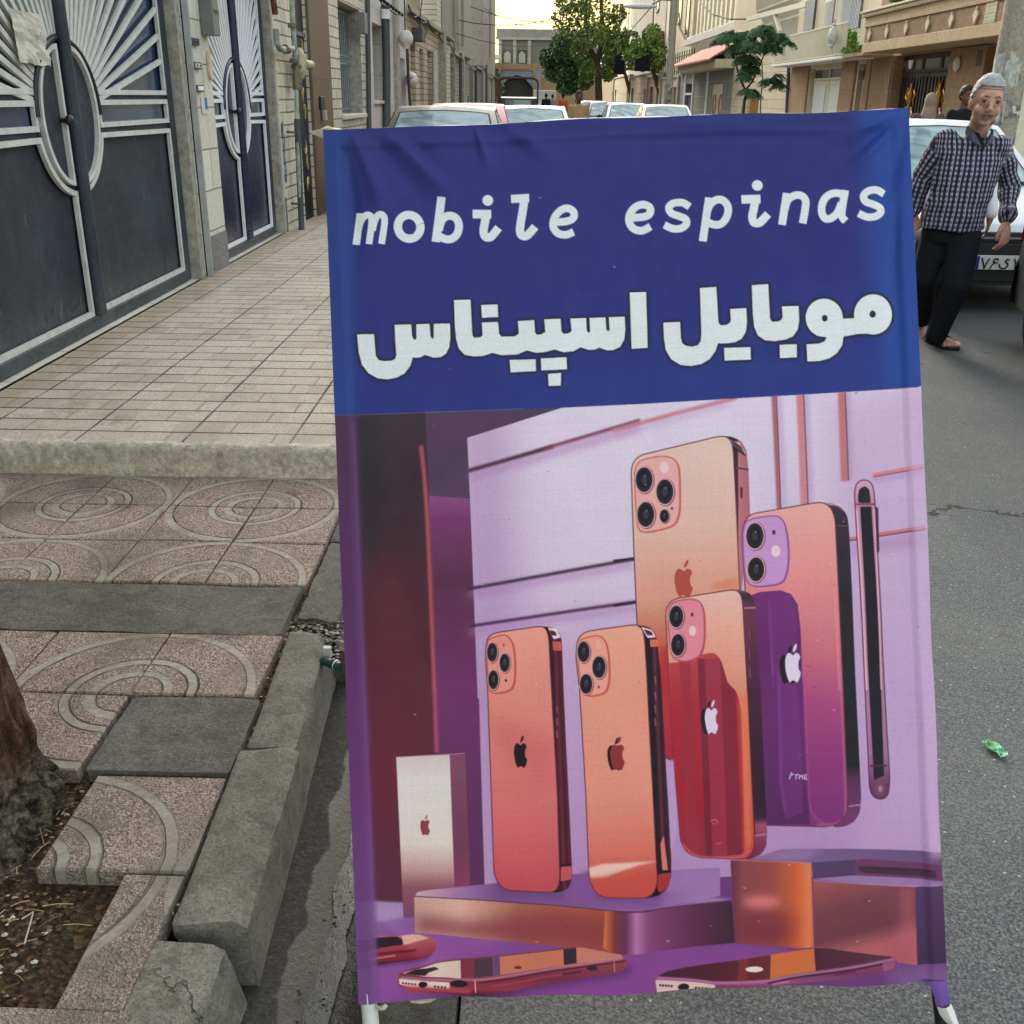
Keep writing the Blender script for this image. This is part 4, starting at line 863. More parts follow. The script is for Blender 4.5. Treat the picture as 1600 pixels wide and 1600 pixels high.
mb.box(7.57, 7.63, 52.4, 66, 3.5, 3.56); mb.box(7.57, 7.63, 52.4, 66, 2.85, 2.9); mb.build('railings', M_DARK, fn)
mb = MB(); mb.box(7.75, 7.8, 45.2, 52.2, 2.95, 4.0); mb.build('sheet_panel', plain('dark_blue_sheet', C(44, 54, 64)[:3], .4), fn)
# ---- beige walls, far blocks
segs = [(56.0, 63.5, 2.55, 'cream', M_CREAM2), (63.5, 71, 2.75, 'tan', M_TRAV), (71, 84, 2.95, 'beige panelled', M_BEIGEW), (84, 100, 3.1, 'pale panelled', M_BEIGEW), (100, 124, 3.2, 'brown', M_TRAV)]
for k, (a, b, z, nm, m_) in enumerate(segs):
    w = thing('boundary_wall', f'{nm} boundary wall, {["nearest the tiled hood", "second past the tiled hood", "behind the tall lamp pole", "just right of the big tree trunk", "farthest down the street"][k]}', 'wall', (RX, (a+b)/2, 0), group='boundary walls down the right side')
    op = [(a+1.2, a+2.6, .15, 2.1), (b-3.2, b-1.2, .15, 2.2)]
    mb = wallgrid(MB(), RX, a, b, 0, z, op, .2, -1); mb.build('wall', m_, w)
    for q, (c, d, e, f) in enumerate(op):
        mb = MB(); mb.box(RX+.1, RX+.18, c+.01, d-.01, e, f-.01); mb.build('door', [M_DARK, M_CREAMP, M_DULL][(k+q) % 3], w)
    mb = MB(); mb.box(RX-.08, RX+.25, a+.02, b-.02, z, z+.1); mb.box(RX-.1, RX, a+.03, a+.5, 0, z-.01); mb.build('coping', M_PLASTER, w, .01)
def rtower(name, lab, x, y0, y1, zt, m, wins, z0=0, cat='apartment block', fr=M_PLASTER):
    t = thing(name, lab, cat, (x, (y0+y1)/2, 0))
    mb = wallgrid(MB(), x, y0, y1, z0, zt, [], .01, -1); mb.build('wall', m, t)
    for (ya, yb_, za, zb) in wins:
        mb = MB(); mb.box(x-.03, x+.02, ya, yb_, za, zb); q = mb.build('window', M_GLASSD, t)
        mb = MB(); mb.box(x-.10, x-.031, ya-.15, yb_+.15, za-.2, za-.05); mb.box(x-.06, x-.031, ya-.15, ya, za-.04, zb+.1); mb.box(x-.06, x-.031, yb_, yb_+.15, za-.04, zb+.1); mb.build('frame', fr, q)
    return t
rtower('cream_tower_block', 'cream apartment block with narrow windows behind the tall lamp pole', 9.0, 63.5, 76.0, 16, M_CREAM2, [(65, 66.2, 5, 9), (68.5, 70, 6, 9.5), (72.5, 74, 5, 8)])
t = rtower('brown_balcony_block', 'grey apartment block with a small brown balcony right of the tree', 9.0, 76.5, 84.0, 16, M_PLASTER, [(81, 82.5, 7.5, 10)])
mb = MB(); mb.box(8.0, 8.98, 77.0, 81.5, 4.6, 5.8); mb.build('balcony', M_BRWN, t, .02)
rtower('raw_concrete_block', 'unfinished grey concrete block rising behind the big tree', 9.0, 85.0, 102.0, 18, M_PLASTER2, [])
rtower('far_cream_block', 'far cream apartment block seen through the big tree crown', 9.5, 104.0, 122.0, 16, M_CREAM2, [(106, 108, 4, 6), (106, 108, 8, 10), (112, 114, 4, 6), (112, 114, 8, 10)])

# ---- lamp poles
def lamp_pole(lab, x, y, r, h, arm_z, arm_px, grp=None):
    t = thing('lamp_pole', lab, 'lamp pole', (x, y, 0.1), group=grp)
    mb = MB(); mb.tube([(x, y, .1), (x, y, h*.5), (x, y, h)], [r*1.12, r, r*.75], 14); mb.build('pole', m_pole, t)
    if arm_z:
        e = arm_px; s_ = Vector((x, y, arm_z)); mb = MB(); mb.tube([s_, s_.lerp(e, .5) + Vector((0, 0, .12)), e], .04, 8); mb.build('arm', M_STEEL, t)
        mb = MB(); mb.ell(e + Vector((-.25, 0, 0)), (.62, .16, .09)); mb.build('lamp_head', M_GREYW, t)
    return t
g = G('peeling_pole_concrete', .85, .2); n1 = g.noise(5, 5, .7); p_ = g.pos()
pc = g.ramp(g.noise(40, 4, .7), [(.3, C(118, 112, 100)), (.7, C(164, 158, 140))]); pc = g.mix(g.M('MULTIPLY', g.ss(n1, .5, .56, 0, .9), g.ss(p_[2], 1.9, 2.2, 1, 0)), pc, C(92, 90, 92)); pc = g.mix(g.M('MULTIPLY', g.ss(g.noise(7, 4), .58, .62, 0, .9), g.ss(p_[2], 1.9, 2.2, 1, 0)), pc, C(196, 196, 184)); g.col(pc); g.bump(n1, .4, .02); m_pole = g.m
lamp_pole('tall pale lamp pole with single arm left of the grey gateway', 4.98, 40.0, .12, 8.2, 4.75, ony(1012, 10, 40))
q = lamp_pole('thick mottled concrete pole with torn posters at the right edge', 5.13, 12.0, .165, 8.0, None, None)
mb = MB()
random.seed(9)
for k, (a0, a1, z0, z1) in enumerate([(2.9, 3.9, 1.72, 2.05), (3.3, 4.4, 1.35, 1.66), (2.7, 3.5, 1.15, 1.5), (4.0, 4.9, 1.7, 1.98)]):
    n = 8; r_ = .176; vs = []
    for i in range(n+1):
        a = a0 + (a1-a0)*i/n; vs += [(5.13 + r_*math.cos(a), 12 + r_*math.sin(a), z0 + .03*random.random()), (5.13 + r_*math.cos(a), 12 + r_*math.sin(a), z1 - .04*random.random())]
    mb.add(vs, [(2*i, 2*i+2, 2*i+3, 2*i+1) for i in range(n)])
mb.build('torn_poster', plain('weathered_paper', C(176, 178, 170)[:3], .9, .1, var=.3, sc=16), q)
mb = MB(); mb.bar(ony(1573, 330, 9.9) + Vector((.5, 1.2, -.2)), ony(1600, 100, 10.9) + Vector((.35, 1.3, 1)), .01)
# cream post right of the pole
mb = MB(); a = ony(1600, 120, 13.0); mb.box(a.x-.14, a.x+.02, 13.0, 13.2, .15, 4.0); mb.box(a.x-.02+.025, a.x+.6, 13.02, 13.14, .15, 3.8)
mb.build('cream_post', M_CREAMP, None, .01, label='cream steel post at the right edge behind the mottled pole', cat='post')
lamp_pole('slim far lamp pole showing through the green tree', 4.0, 100, .09, 9.0, 8.6, Vector((2.9, 100, 8.6)))

# ---- end of the street: arched gateway and grey upper building
Y = 150
e1 = thing('arched_gateway', 'ochre brick gateway with pointed arch and blue tiles at the street end', 'gateway', (-2, Y, 0))
M_OCHRE = stone('ochre_brick', C(150, 126, 90), C(138, 114, 82), C(120, 96, 66), .6, .3, .02, .5, .3, .3, plane='xz')
M_BLUET = stone('blue_tile', C(110, 134, 156), C(134, 140, 140), C(90, 100, 110), .4, .4, .04, .5, .2, .1, plane='xz')
def arch(xc, hw, zs, zt, n=10):
    L = []
    for i in range(n+1):
        t = i/n; L.append((xc - hw*(1-t)**.75, zs + (zt-zs)*(math.sin(t*math.pi/2)*.55 + .45*t)))
    return L + [(2*xc-x, z) for x, z in L[-2::-1]]
ar = arch(-2.0, 2.2, 2.6, 4.2)
mb = MB()
top = 4.75; xs = [p[0] for p in ar]
for i in range(len(ar)-1):
    (x0, z0), (x1, z1) = ar[i], ar[i+1]; mb.quad((x0, Y, z0), (x1, Y, z1), (x1, Y, top), (x0, Y, top)); mb.quad((x0, Y, z0), (x1, Y, z1), (x1, Y+1.2, z1), (x0, Y+1.2, z0))
mb.build('blue_spandrel', M_BLUET, e1)
mb = MB(); mb.box(-5.4, -4.2, Y-.25, Y+2, 0, 5.7); mb.box(.2, 1.5, Y-.25, Y+2, 0, 5.7); mb.box(-4.199, .199, Y-.15, Y+2, 4.75, 5.6); mb.box(1.5, 9, Y, Y+2, 0, 5.2); mb.box(-7.5, -5.4, Y, Y+2, 0, 4.4); mb.build('wall', M_OCHRE, e1)
mb = MB(); mb.box(-3.9, -.1, Y-.24, Y-.16, 4.95, 5.35); mb.build('inscription_band', plain('tan_band', C(150, 110, 70)[:3], .7), e1)
mb = MB(); mb.box(-4.199, .199, Y+1.3, Y+1.4, 0, 4.74); mb.build('arch_shade', plain('arch_shade_dark', C(52, 46, 42)[:3], .7), e1)  # dark sheet standing in for the shade inside the arch
mb = MB(); mb.box(-4.0, -3.0, Y-.3, Y-.26, 0, 4); 
for x_ in (-4.9, -.0+.9): 
    mb = MB(); mb.box(x_-.3, x_+.3, Y-.30, Y-.251, 1.2, 4.8); mb.build('blue_panel', M_BLUET, e1)
e2 = thing('grey_brick_building', 'grey brick building with pale pilasters above the arched gateway', 'building', (2, Y+3, 0))
mb = MB(); mb.box(-4.6, 14, Y+3, Y+20, 0, 9.0); mb.build('wall', stone('grey_brick', C(112, 108, 102), C(98, 96, 92), C(130, 126, 118), .5, .25, .03, plane='xz'), e2)
mb = MB(); mb.box(-4.9, 14.3, Y+2.6, Y+2.98, 9.0, 10.0); mb.build('parapet', M_PLASTER2, e2)
mb = MB(); mb.box(-4.95, 14.4, Y+2.55, Y+2.98, 8.65, 8.99); 
for x_ in (-4.6, -2.6, -.6, 3.2, 7.2, 11): mb.box(x_, x_+.45, Y+2.7, Y+2.99, 0, 8.64)
mb.build('pilaster', M_PLASTER, e2)
for x_ in (-3.9, -1.9):
    mb = MB(); mb.box(x_, x_+1.1, Y+2.85, Y+2.99, 5.6, 7.4); w = mb.build('window', M_GLASSD, e2)
    mb = MB(); mb.prism([(x_+.1, 5.8), (x_+1.0, 5.8), (x_+1.0, 6.9), (x_+.55, 7.3), (x_+.1, 6.9)], 'y', Y+2.80, Y+2.849); mb.build('frame', M_PLASTER, w)
e3 = thing('corner_house', 'small house with pale balcony at the far left corner', 'house', (-7, Y-8, 0))
mb = MB(); mb.box(-11, -5.2, Y-6, Y-1, 0, 6.8); mb.build('wall', M_CREAM2, e3); mb = MB(); mb.box(-5.2, -4.2, Y-6, Y-2, 6.0, 6.5); mb.build('balcony', M_GREYW, e3)
e4 = thing('end_street_house', 'beige house beyond the trees on the far right', 'house', (14, Y, 0))
mb = MB(); mb.box(14.5, 40, Y-3, Y+10, 0, 9); mb.build('wall', M_CREAM2, e4)
e5 = thing('end_street_house', 'grey house beyond the towers on the far left', 'house', (-30, Y, 0))
mb = MB(); mb.box(-40, -12, Y-3, Y+10, 0, 7); mb.build('wall', M_PLASTER, e5)

# ---- cables over the street
WG = 'cables across the street'
cable([(-3.4, 52, 4.75), ony(860, 30, 60)], .02, 'thin cable across the sky just above the grey brick building', sag=.25, grp=WG)
cable([(-3.3, 60, 5.9), ony(900, 28, 90), ony(1000, 55, 90)], .025, 'long cable from the left tower into the big tree', sag=.5, grp=WG)
cable([(-2.9, 68, 6.4), ony(850, 35, 110)], .025, 'higher cable from the corner block towards the street end', sag=.6, grp=WG)
cable([(-3.4, 50, 4.1), ony(880, 60, 100)], .022, 'lower cable crossing in front of the grey brick building', sag=.6, grp=WG)
cable([ony(985, 48, 62), ony(1022, 6, 45)], .022, 'slanting cable from the brown balcony to the lamp arm', grp=WG)
cable([ony(1086, -5, 44), ony(1112, 22, 40), ony(1140, 30, 38), ony(1170, 30, 37)], .022, 'drooping cable in front of the finned house', grp=WG)
cable([ony(1061, 20, 41), ony(1063, 45, 42), ony(1072, 62, 43)], .03, 'pale cable hanging beside the tall lamp pole', mat=M_GREYW, grp=WG)
# ================================================================ TREES
def m_leaf(name, stops):
    g = G(name, .55, .3); p = g.node('ShaderNodeNewGeometry').outputs['Random Per Island']
    n = g.noise(.9, 3, .6); f = g.M('ADD', g.M('MULTIPLY', p, .65), g.M('MULTIPLY', n, .45)); g.col(g.ramp(f, stops)); return g.m
M_LFD = m_leaf('dark_leaves', [(.15, C(34, 54, 36)), (.5, C(56, 84, 48)), (.8, C(84, 114, 62)), (1, C(124, 144, 80))])
M_LFM = m_leaf('mid_green_leaves', [(.15, C(56, 84, 42)), (.5, C(96, 124, 58)), (.8, C(140, 158, 78)), (1, C(190, 190, 104))])
M_LFY = m_leaf('young_leaves', [(.1, C(24, 50, 34)), (.5, C(40, 78, 44)), (.85, C(66, 110, 56)), (1, C(110, 144, 76))])
def m_bark(name, c, sc=1.0, st=1.0):
    g = G(name, .9, .15); v = g.scale(g.opos(), 1, 1, .28); a = g.noise(26*sc, 6, .75, v); b = g.noise(5*sc, 4, .6, v)
    g.col(g.mix(g.ss(b, .4, .7, 0, .6), g.ramp(a, [(.3, (c[0]*.3, c[1]*.28, c[2]*.26, 1)), (.52, c), (.72, (c[0]*1.9, c[1]*1.8, c[2]*1.6, 1))]), (c[0]*.5, c[1]*.45, c[2]*.4, 1))); g.bump(g.M('ADD', a, b), st, .03); return g.m
M_BARK = m_bark('grey_brown_bark', C(96, 84, 68))
def crown(t, blobs, m_, size, seed, name='crown', asp=1.7, droop=0.0):
    r_ = random.Random(seed); vs = []; fs = []
    for (c, rad, n) in blobs:
        c = Vector(c)
        for _ in range(n):
            while True:
                d = Vector((r_.uniform(-1, 1), r_.uniform(-1, 1), r_.uniform(-1, 1)))
                if .12 < d.length < 1: break
            d *= (d.length**-.35)
            p = c + Vector((d.x*rad[0], d.y*rad[1], d.z*rad[2])); p += Vector((mnoise.noise(p*1.7), mnoise.noise(p*1.7 + Vector((9, 0, 0))), mnoise.noise(p*1.7 + Vector((0, 9, 0)))))*rad[0]*.25
            a = Vector((r_.uniform(-1, 1), r_.uniform(-1, 1), r_.uniform(-1, .6) - droop)).normalized(); b = a.orthogonal().normalized(); b = (Matrix.Rotation(r_.uniform(0, 6.28), 3, a) @ b)
            s_ = size*r_.uniform(.6, 1.4); k = len(vs); u = a*s_*asp*.5; w = b*s_*.5
            vs += [p-u, p+w*.9-u*.1, p+u, p-w*.9-u*.1]; fs.append((k, k+1, k+2, k+3))
    mb = MB(); mb.add(vs, fs); return mb.build(name, m_, t)
def limbs(t, segs, m_, name='trunk', seg=8):
    mb = MB()
    for pts, rs in segs: mb.tube(pts, rs, seg)
    return mb.build(name, m_, t)
# big forked tree and its dense neighbour far down the right kerb
Yb = 80.0; p = lambda px, py, dy=0: ony(px, py, Yb+dy)
t = thing('street_tree', 'big forked tree with loose light green crown down the right kerb', 'tree', (4.9, Yb, .1))
base = Vector((4.95, Yb, 0))
limbs(t, [([base, p(936, 160), p(934, 105), p(930, 88)], [.34, .27, .25, .24]), ([p(932, 95), p(918, 68), p(915, 30), p(917, -30)], [.20, .15, .13, .08]), ([p(932, 95), p(943, 60), p(940, 20), p(938, -40)], [.20, .17, .15, .08]),
          ([p(917, 60), p(900, 30), p(885, 15)], [.08, .06, .03]), ([p(941, 50), p(960, 30), p(985, 20)], [.08, .05, .03]), ([p(930, 110), p(952, 60), p(960, 55)], [.06, .05, .03])], M_BARK)
B = []
for px, py, rx, rz, n in ((905, 20, 26, 18, 260), (885, 45, 22, 14, 240), (930, 15, 26, 20, 220), (952, 40, 18, 18, 260), (925, 55, 22, 18, 420), (960, 85, 14, 18, 300), (905, 75, 16, 18, 420), (965, 20, 14, 14, 160), (895, 5, 28, 12, 300), (918, 110, 14, 16, 380), (950, 112, 12, 14, 220), (872, 25, 12, 6, 70), (926, -20, 40, 18, 400), (915, 130, 12, 10, 220), (948, 62, 20, 14, 260)):
    c = p(px, py, random.uniform(-2, 2)); B.append((c, (rx*.0467, rx*.05, rz*.0467), n))
crown(t, [(c, r_, int(n*1.7)) for c, r_, n in B], M_LFM, .15, 3)
t = thing('street_tree', 'dense dark green rounded tree left of the big forked trunk', 'tree', (3.9, 93, .1)); Yb = 93.0
limbs(t, [([Vector((4.5, 93, 0)), p(905, 150), p(900, 110), p(885, 70)], [.22, .18, .15, .08])], M_BARK)
B = []
for px, py, rx, rz, n in ((868, 95, 20, 20, 1100), (890, 115, 24, 22, 1500), (880, 75, 22, 18, 1000), (862, 112, 14, 14, 500), (905, 128, 18, 16, 900), (885, 138, 16, 10, 500), (905, 95, 20, 20, 900), (850, 90, 8, 12, 160), (900, 65, 16, 14, 400)):
    c = p(px, py, random.uniform(-1, 1)); B.append((c, (rx*.0543, rx*.055, rz*.0543), n))
crown(t, [(c, r_, int(n*1.6)) for c, r_, n in B], M_LFD, .16, 4)
t = thing('garden_tree', 'light green garden tree spilling over the panelled wall near the lamp pole', 'tree', (8.3, 66, 0)); Yb = 66.0
limbs(t, [([Vector((8.4, 66, 0)), p(1020, 110), p(1018, 60)], [.16, .12, .05])], M_BARK)
crown(t, [(p(1018, 60), (.55, .8, .8), 420), (p(1008, 78), (.9, .9, .6), 520), (p(1026, 85), (.6, .8, .9), 420), (p(995, 88), (.8, .8, .6), 420), (p(1015, 98), (1.0, .8, .5), 420)], M_LFM, .16, 5)
t = thing('garden_tree', 'ragged garden tree behind the big trunk and the raw concrete block', 'tree', (8.2, 84, 0)); Yb = 84.0
limbs(t, [([Vector((8.2, 84, 0)), p(975, 110), p(972, 60)], [.16, .12, .05])], M_BARK)
crown(t, [(p(966, 70), (1.0, .8, 1.3), 480), (p(975, 90), (1.1, .8, 1.1), 480), (p(985, 65), (.8, .8, .8), 220), (p(955, 98), (.8, .8, 1.0), 360)], M_LFM, .20, 6)
t = thing('street_tree', 'small dark tree at the far left end of the street', 'tree', (-4.6, 135, 0)); Yb = 135.0
limbs(t, [([Vector((-4.6, 135, 0)), p(771, 125)], [.14, .08])], M_BARK); crown(t, [(p(771, 122), (.8, .8, 1.2), 420), (p(775, 138), (1.0, .8, 1.0), 420), (p(770, 108), (.4, .5, .6), 120)], M_LFD, .22, 7)
# black sheeting on the wall tops
for k, (x0, x1, y0, y1, Yd) in enumerate([(960, 977, 80, 116, 78), (991, 1017, 84, 111, 62)]):
    a = ony(x0, y1, Yd); b = ony(x1, y0, Yd); mb = MB(); mb.prism([(a.x, a.z), (b.x, a.z-.0), (b.x, b.z), ((a.x+b.x)/2, b.z-.15), (a.x, b.z-.3)], 'y', Yd, Yd+.35)
    mb.build('black_sheet', plain('black_sheeting', C(38, 36, 36)[:3], .9, .1, var=.3), None, label=['brown black screen on the wall right behind the big tree trunk', 'black tarpaulin screen on the wall under the light green garden tree'][k], cat='screen')
# young street tree
Yb = 25.6; t = thing('young_tree', 'young street tree with feathery drooping leaves in front of the pink tiled hood', 'tree', (5.03, Yb, .1))
limbs(t, [([Vector((5.03, Yb, 0)), p(1161, 178), p(1163, 160), p(1165, 150)], [.045, .04, .035, .033]), ([p(1165, 150), p(1164, 140), p(1155, 120), p(1150, 100), p(1152, 70)], [.03, .028, .024, .018, .01]), ([p(1164, 142), p(1175, 128), p(1186, 105), p(1200, 70)], [.026, .022, .018, .01]), ([p(1188, 178), p(1189, 150), p(1192, 120), p(1190, 95)], [.014, .013, .012, .008]), ([p(1190, 140), p(1205, 130), p(1225, 126)], [.01, .008, .005])], M_BARK)
B = []
for px, py, rx, rz, n in ((1138, 58, 20, 11, 420), (1160, 56, 22, 12, 560), (1190, 50, 20, 12, 520), (1212, 58, 20, 12, 460), (1170, 72, 28, 14, 700), (1200, 74, 24, 12, 520), (1150, 76, 16, 10, 300), (1168, 92, 20, 12, 520), (1172, 108, 16, 12, 340), (1165, 118, 10, 10, 160), (1205, 126, 16, 7, 260), (1218, 134, 10, 5, 90), (1170, 142, 12, 6, 200), (1180, 148, 8, 4, 70), (1230, 66, 10, 8, 90), (1195, 42, 10, 5, 100), (1126, 64, 8, 6, 80), (1215, 118, 8, 5, 60)):
    c = p(px, py, random.uniform(-.4, .4)); B.append((c, (rx*.0152, rx*.016, rz*.0152), n))
rr = random.Random(8); vs, fs = [], []
for c, rad, n in B:
    for _ in range(max(10, n//4)):
        d = Vector((rr.uniform(-1, 1), rr.uniform(-1, 1), rr.uniform(-.7, .9))).normalized(); s0 = Vector(c) + Vector((d.x*rad[0]*.5, d.y*rad[1]*.5, d.z*rad[2]*.5))
        L_ = rr.uniform(.12, .24); hd_ = Vector((d.x, d.y, .25)).normalized(); sd_ = hd_.cross(Vector((0, 0, 1))).normalized()
        for k in range(9):
            u = k/8; q = s0 + hd_*(L_*u) - Vector((0, 0, L_*.75*u*u))
            for sg in (-1, 1):
                a = (hd_*.35 + sd_*sg*rr.uniform(.6, 1) - Vector((0, 0, rr.uniform(.25, .8)))).normalized(); w = a.cross(hd_).normalized(); w = (w + sd_*rr.uniform(-.4, .4)).normalized()*.012*rr.uniform(.8, 1.3); l2 = .062*rr.uniform(.7, 1.25)*(1-.45*abs(u-.4))
                kk = len(vs); vs += [q, q + a*l2*.5 + w, q + a*l2, q + a*l2*.5 - w]; fs.append((kk, kk+1, kk+2, kk+3))
mbl = MB(); mbl.add(vs, fs); mbl.build('crown', M_LFY, t)
# vines on the balconies
t = thing('potted_vine', 'green shoots behind the white balcony railing', 'plant', (7.15, 26, 2.5)); crown(t, [((7.1, 25.4, 2.75), (.14, .6, .28), 420), ((7.1, 26.2, 2.8), (.12, .5, .3), 260), ((7.1, 30.6, 2.68), (.12, .25, .14), 160)], m_leaf('bright_leaves', [(.1, C(60, 100, 40)), (.6, C(110, 160, 60)), (1, C(160, 196, 90))]), .07, 9, 'foliage')
mb = MB(); mb.box(7.0, 7.2, 25.0, 26.6, 2.475, 2.6); mb.build('pot', M_TRAV, t, .01)
t = thing('balcony_ivy', 'dark ivy lying over the top of the diamond balcony', 'plant', (7.0, 18, 3.2)); crown(t, [((7.0, 17.0, 3.38), (.25, 1.0, .16), 420), ((7.0, 19.0, 3.36), (.25, 1.2, .15), 420), ((7.0, 21.0, 3.34), (.25, 1.1, .12), 300)], M_LFD, .09, 10, 'foliage')
mb = MB(); mb.box(6.95, 7.3, 16.2, 22.2, 3.218, 3.30); mb.build('planter', M_PLASTER, t, .01)
t = thing('low_ivy', 'low greenery on the pier left of the diamond balcony', 'plant', (6.95, 24, 2.5)); crown(t, [((6.9, 24.1, 2.56), (.10, .9, .08), 300)], M_LFM, .05, 12, 'foliage'); mb = MB(); mb.box(6.85, 7.45, 23.2, 24.6, 2.43, 2.50); mb.build('ledge', M_BAND, t)

# the old tree at the left edge
t = thing('old_street_tree', 'old tree trunk with flaking bark and knobbly roots in its pit at lower left', 'tree', (-1.2, 1.68, .1))
mb = MB(); nu, nv = 96, 90; vs = []
for j in range(nv+1):
    z = .06 + (2.5-.06)*(j/nv)**1.5
    for i in range(nu):
        a = 2*math.pi*i/nu; fl = max(0, 1-(z-.10)/.30); ro = .195 + .020*fl**1.5*(1 + .5*math.sin(a*5+1)) + .015*math.sin(a*3+z*2)
        q = Vector((math.cos(a)*3.6, math.sin(a)*3.6, z*.8)); rdg = abs(mnoise.noise(q*2.2))*.055 + abs(mnoise.noise(Vector((math.cos(a)*9, math.sin(a)*9, z*4))))*.016
        kn = max(0, mnoise.noise(Vector((math.cos(a)*2.8, math.sin(a)*2.8, z*13))))*.085*fl + max(0, mnoise.noise(Vector((math.cos(a)*6, math.sin(a)*6, z*26))))*.035*fl
        r_ = ro - rdg + kn; vs.append((-1.195 + r_*math.cos(a) - .10*max(0, z-.35), 1.68 + r_*math.sin(a), z))
mb.add(vs, [(j*nu+i, j*nu+(i+1) % nu, (j+1)*nu+(i+1) % nu, (j+1)*nu+i) for j in range(nv) for i in range(nu)], True)
g = G('flaking_bark', .9, .15); pz = g.pos()[2]; v = g.scale(g.wpos(), 1, 1, .35); a = g.noise(30, 6, .75, v); b = g.noise(9, 4, .7)
c = g.ramp(a, [(.34, C(24, 18, 15)), (.5, C(76, 54, 42)), (.64, C(116, 84, 66)), (.78, C(150, 124, 104))]); low = g.ramp(g.noise(34, 7, .8, None, .15), [(.38, C(22, 19, 16)), (.5, C(80, 70, 60)), (.6, C(124, 114, 100)), (.72, C(172, 164, 148))])
g.col(g.mix(g.ss(g.M('ADD', pz, g.M('MULTIPLY', g.M('SUBTRACT', b, .5), .2)), .25, .34, 1, 0), c, low)); g.bump(g.M('ADD', a, g.noise(60, 4, .7)), 1.0, .012)
mb.build('trunk', g.m, t)
limbs(t, [([Vector((-1.40, 1.68, 2.4)), Vector((-1.6, 2.0, 3.1)), Vector((-1.9, 2.5, 3.9))], [.16, .12, .05]), ([Vector((-1.40, 1.68, 2.4)), Vector((-1.2, 1.5, 3.2)), Vector((-.9, 1.1, 4.0))], [.14, .1, .05])], M_BARK, 'limb')
crown(t, [((-1.6, 1.9, 3.9), (1.2, 1.2, .6), 1100), ((-.9, 1.0, 3.9), (.9, .9, .5), 700), ((-1.9, .6, 4.0), (1.0, 1.0, .6), 800)], M_LFD, .10, 13)
# ================================================================ CARS
def m_paint(name, c, rough=.42, dust=.10):
    g = G(name, rough, .3); n = g.noise(3, 5, .6, g.opos()); g.col(g.mix(g.ss(n, .4, .8, 0, dust), c, C(150, 144, 130))); g.b.inputs['Coat Weight'].default_value = .08; g.b.inputs['Coat Roughness'].default_value = .08; return g.m
M_TYRE = plain('tyre_rubber', (.018, .018, .018), .85, .2); M_RIM = plain('alloy_rim', C(150, 152, 154)[:3], .35, .6, .7)
def m_cglass():
    g = G('car_glass', .05, .7); n = g.noise(1.1, 3, .5, g.opos(), 1.0); g.col(g.ramp(n, [(.35, C(84, 104, 108)), (.5, C(150, 170, 170)), (.56, C(104, 124, 126)), (.7, C(176, 192, 190))])); g.bump(g.noise(1.6, 2, .5, g.opos()), .25, .08); return g.m  # pale patches in the colour stand in for reflected sky and lit interior
M_CGLASS = m_cglass(); M_PLAST = plain('black_plastic', C(34, 35, 37)[:3], .6, .35); M_GPLAST = plain('grey_plastic_bumper', C(62, 64, 66)[:3], .65, .3)
M_LENS = glassy('headlight_glass', C(170, 176, 178), .05, .2, 1.0); M_RED = glassy('tail_light_glass', C(120, 16, 18), .1)
M_PLATEW = plain('number_plate_white', C(206, 206, 200)[:3], .5)
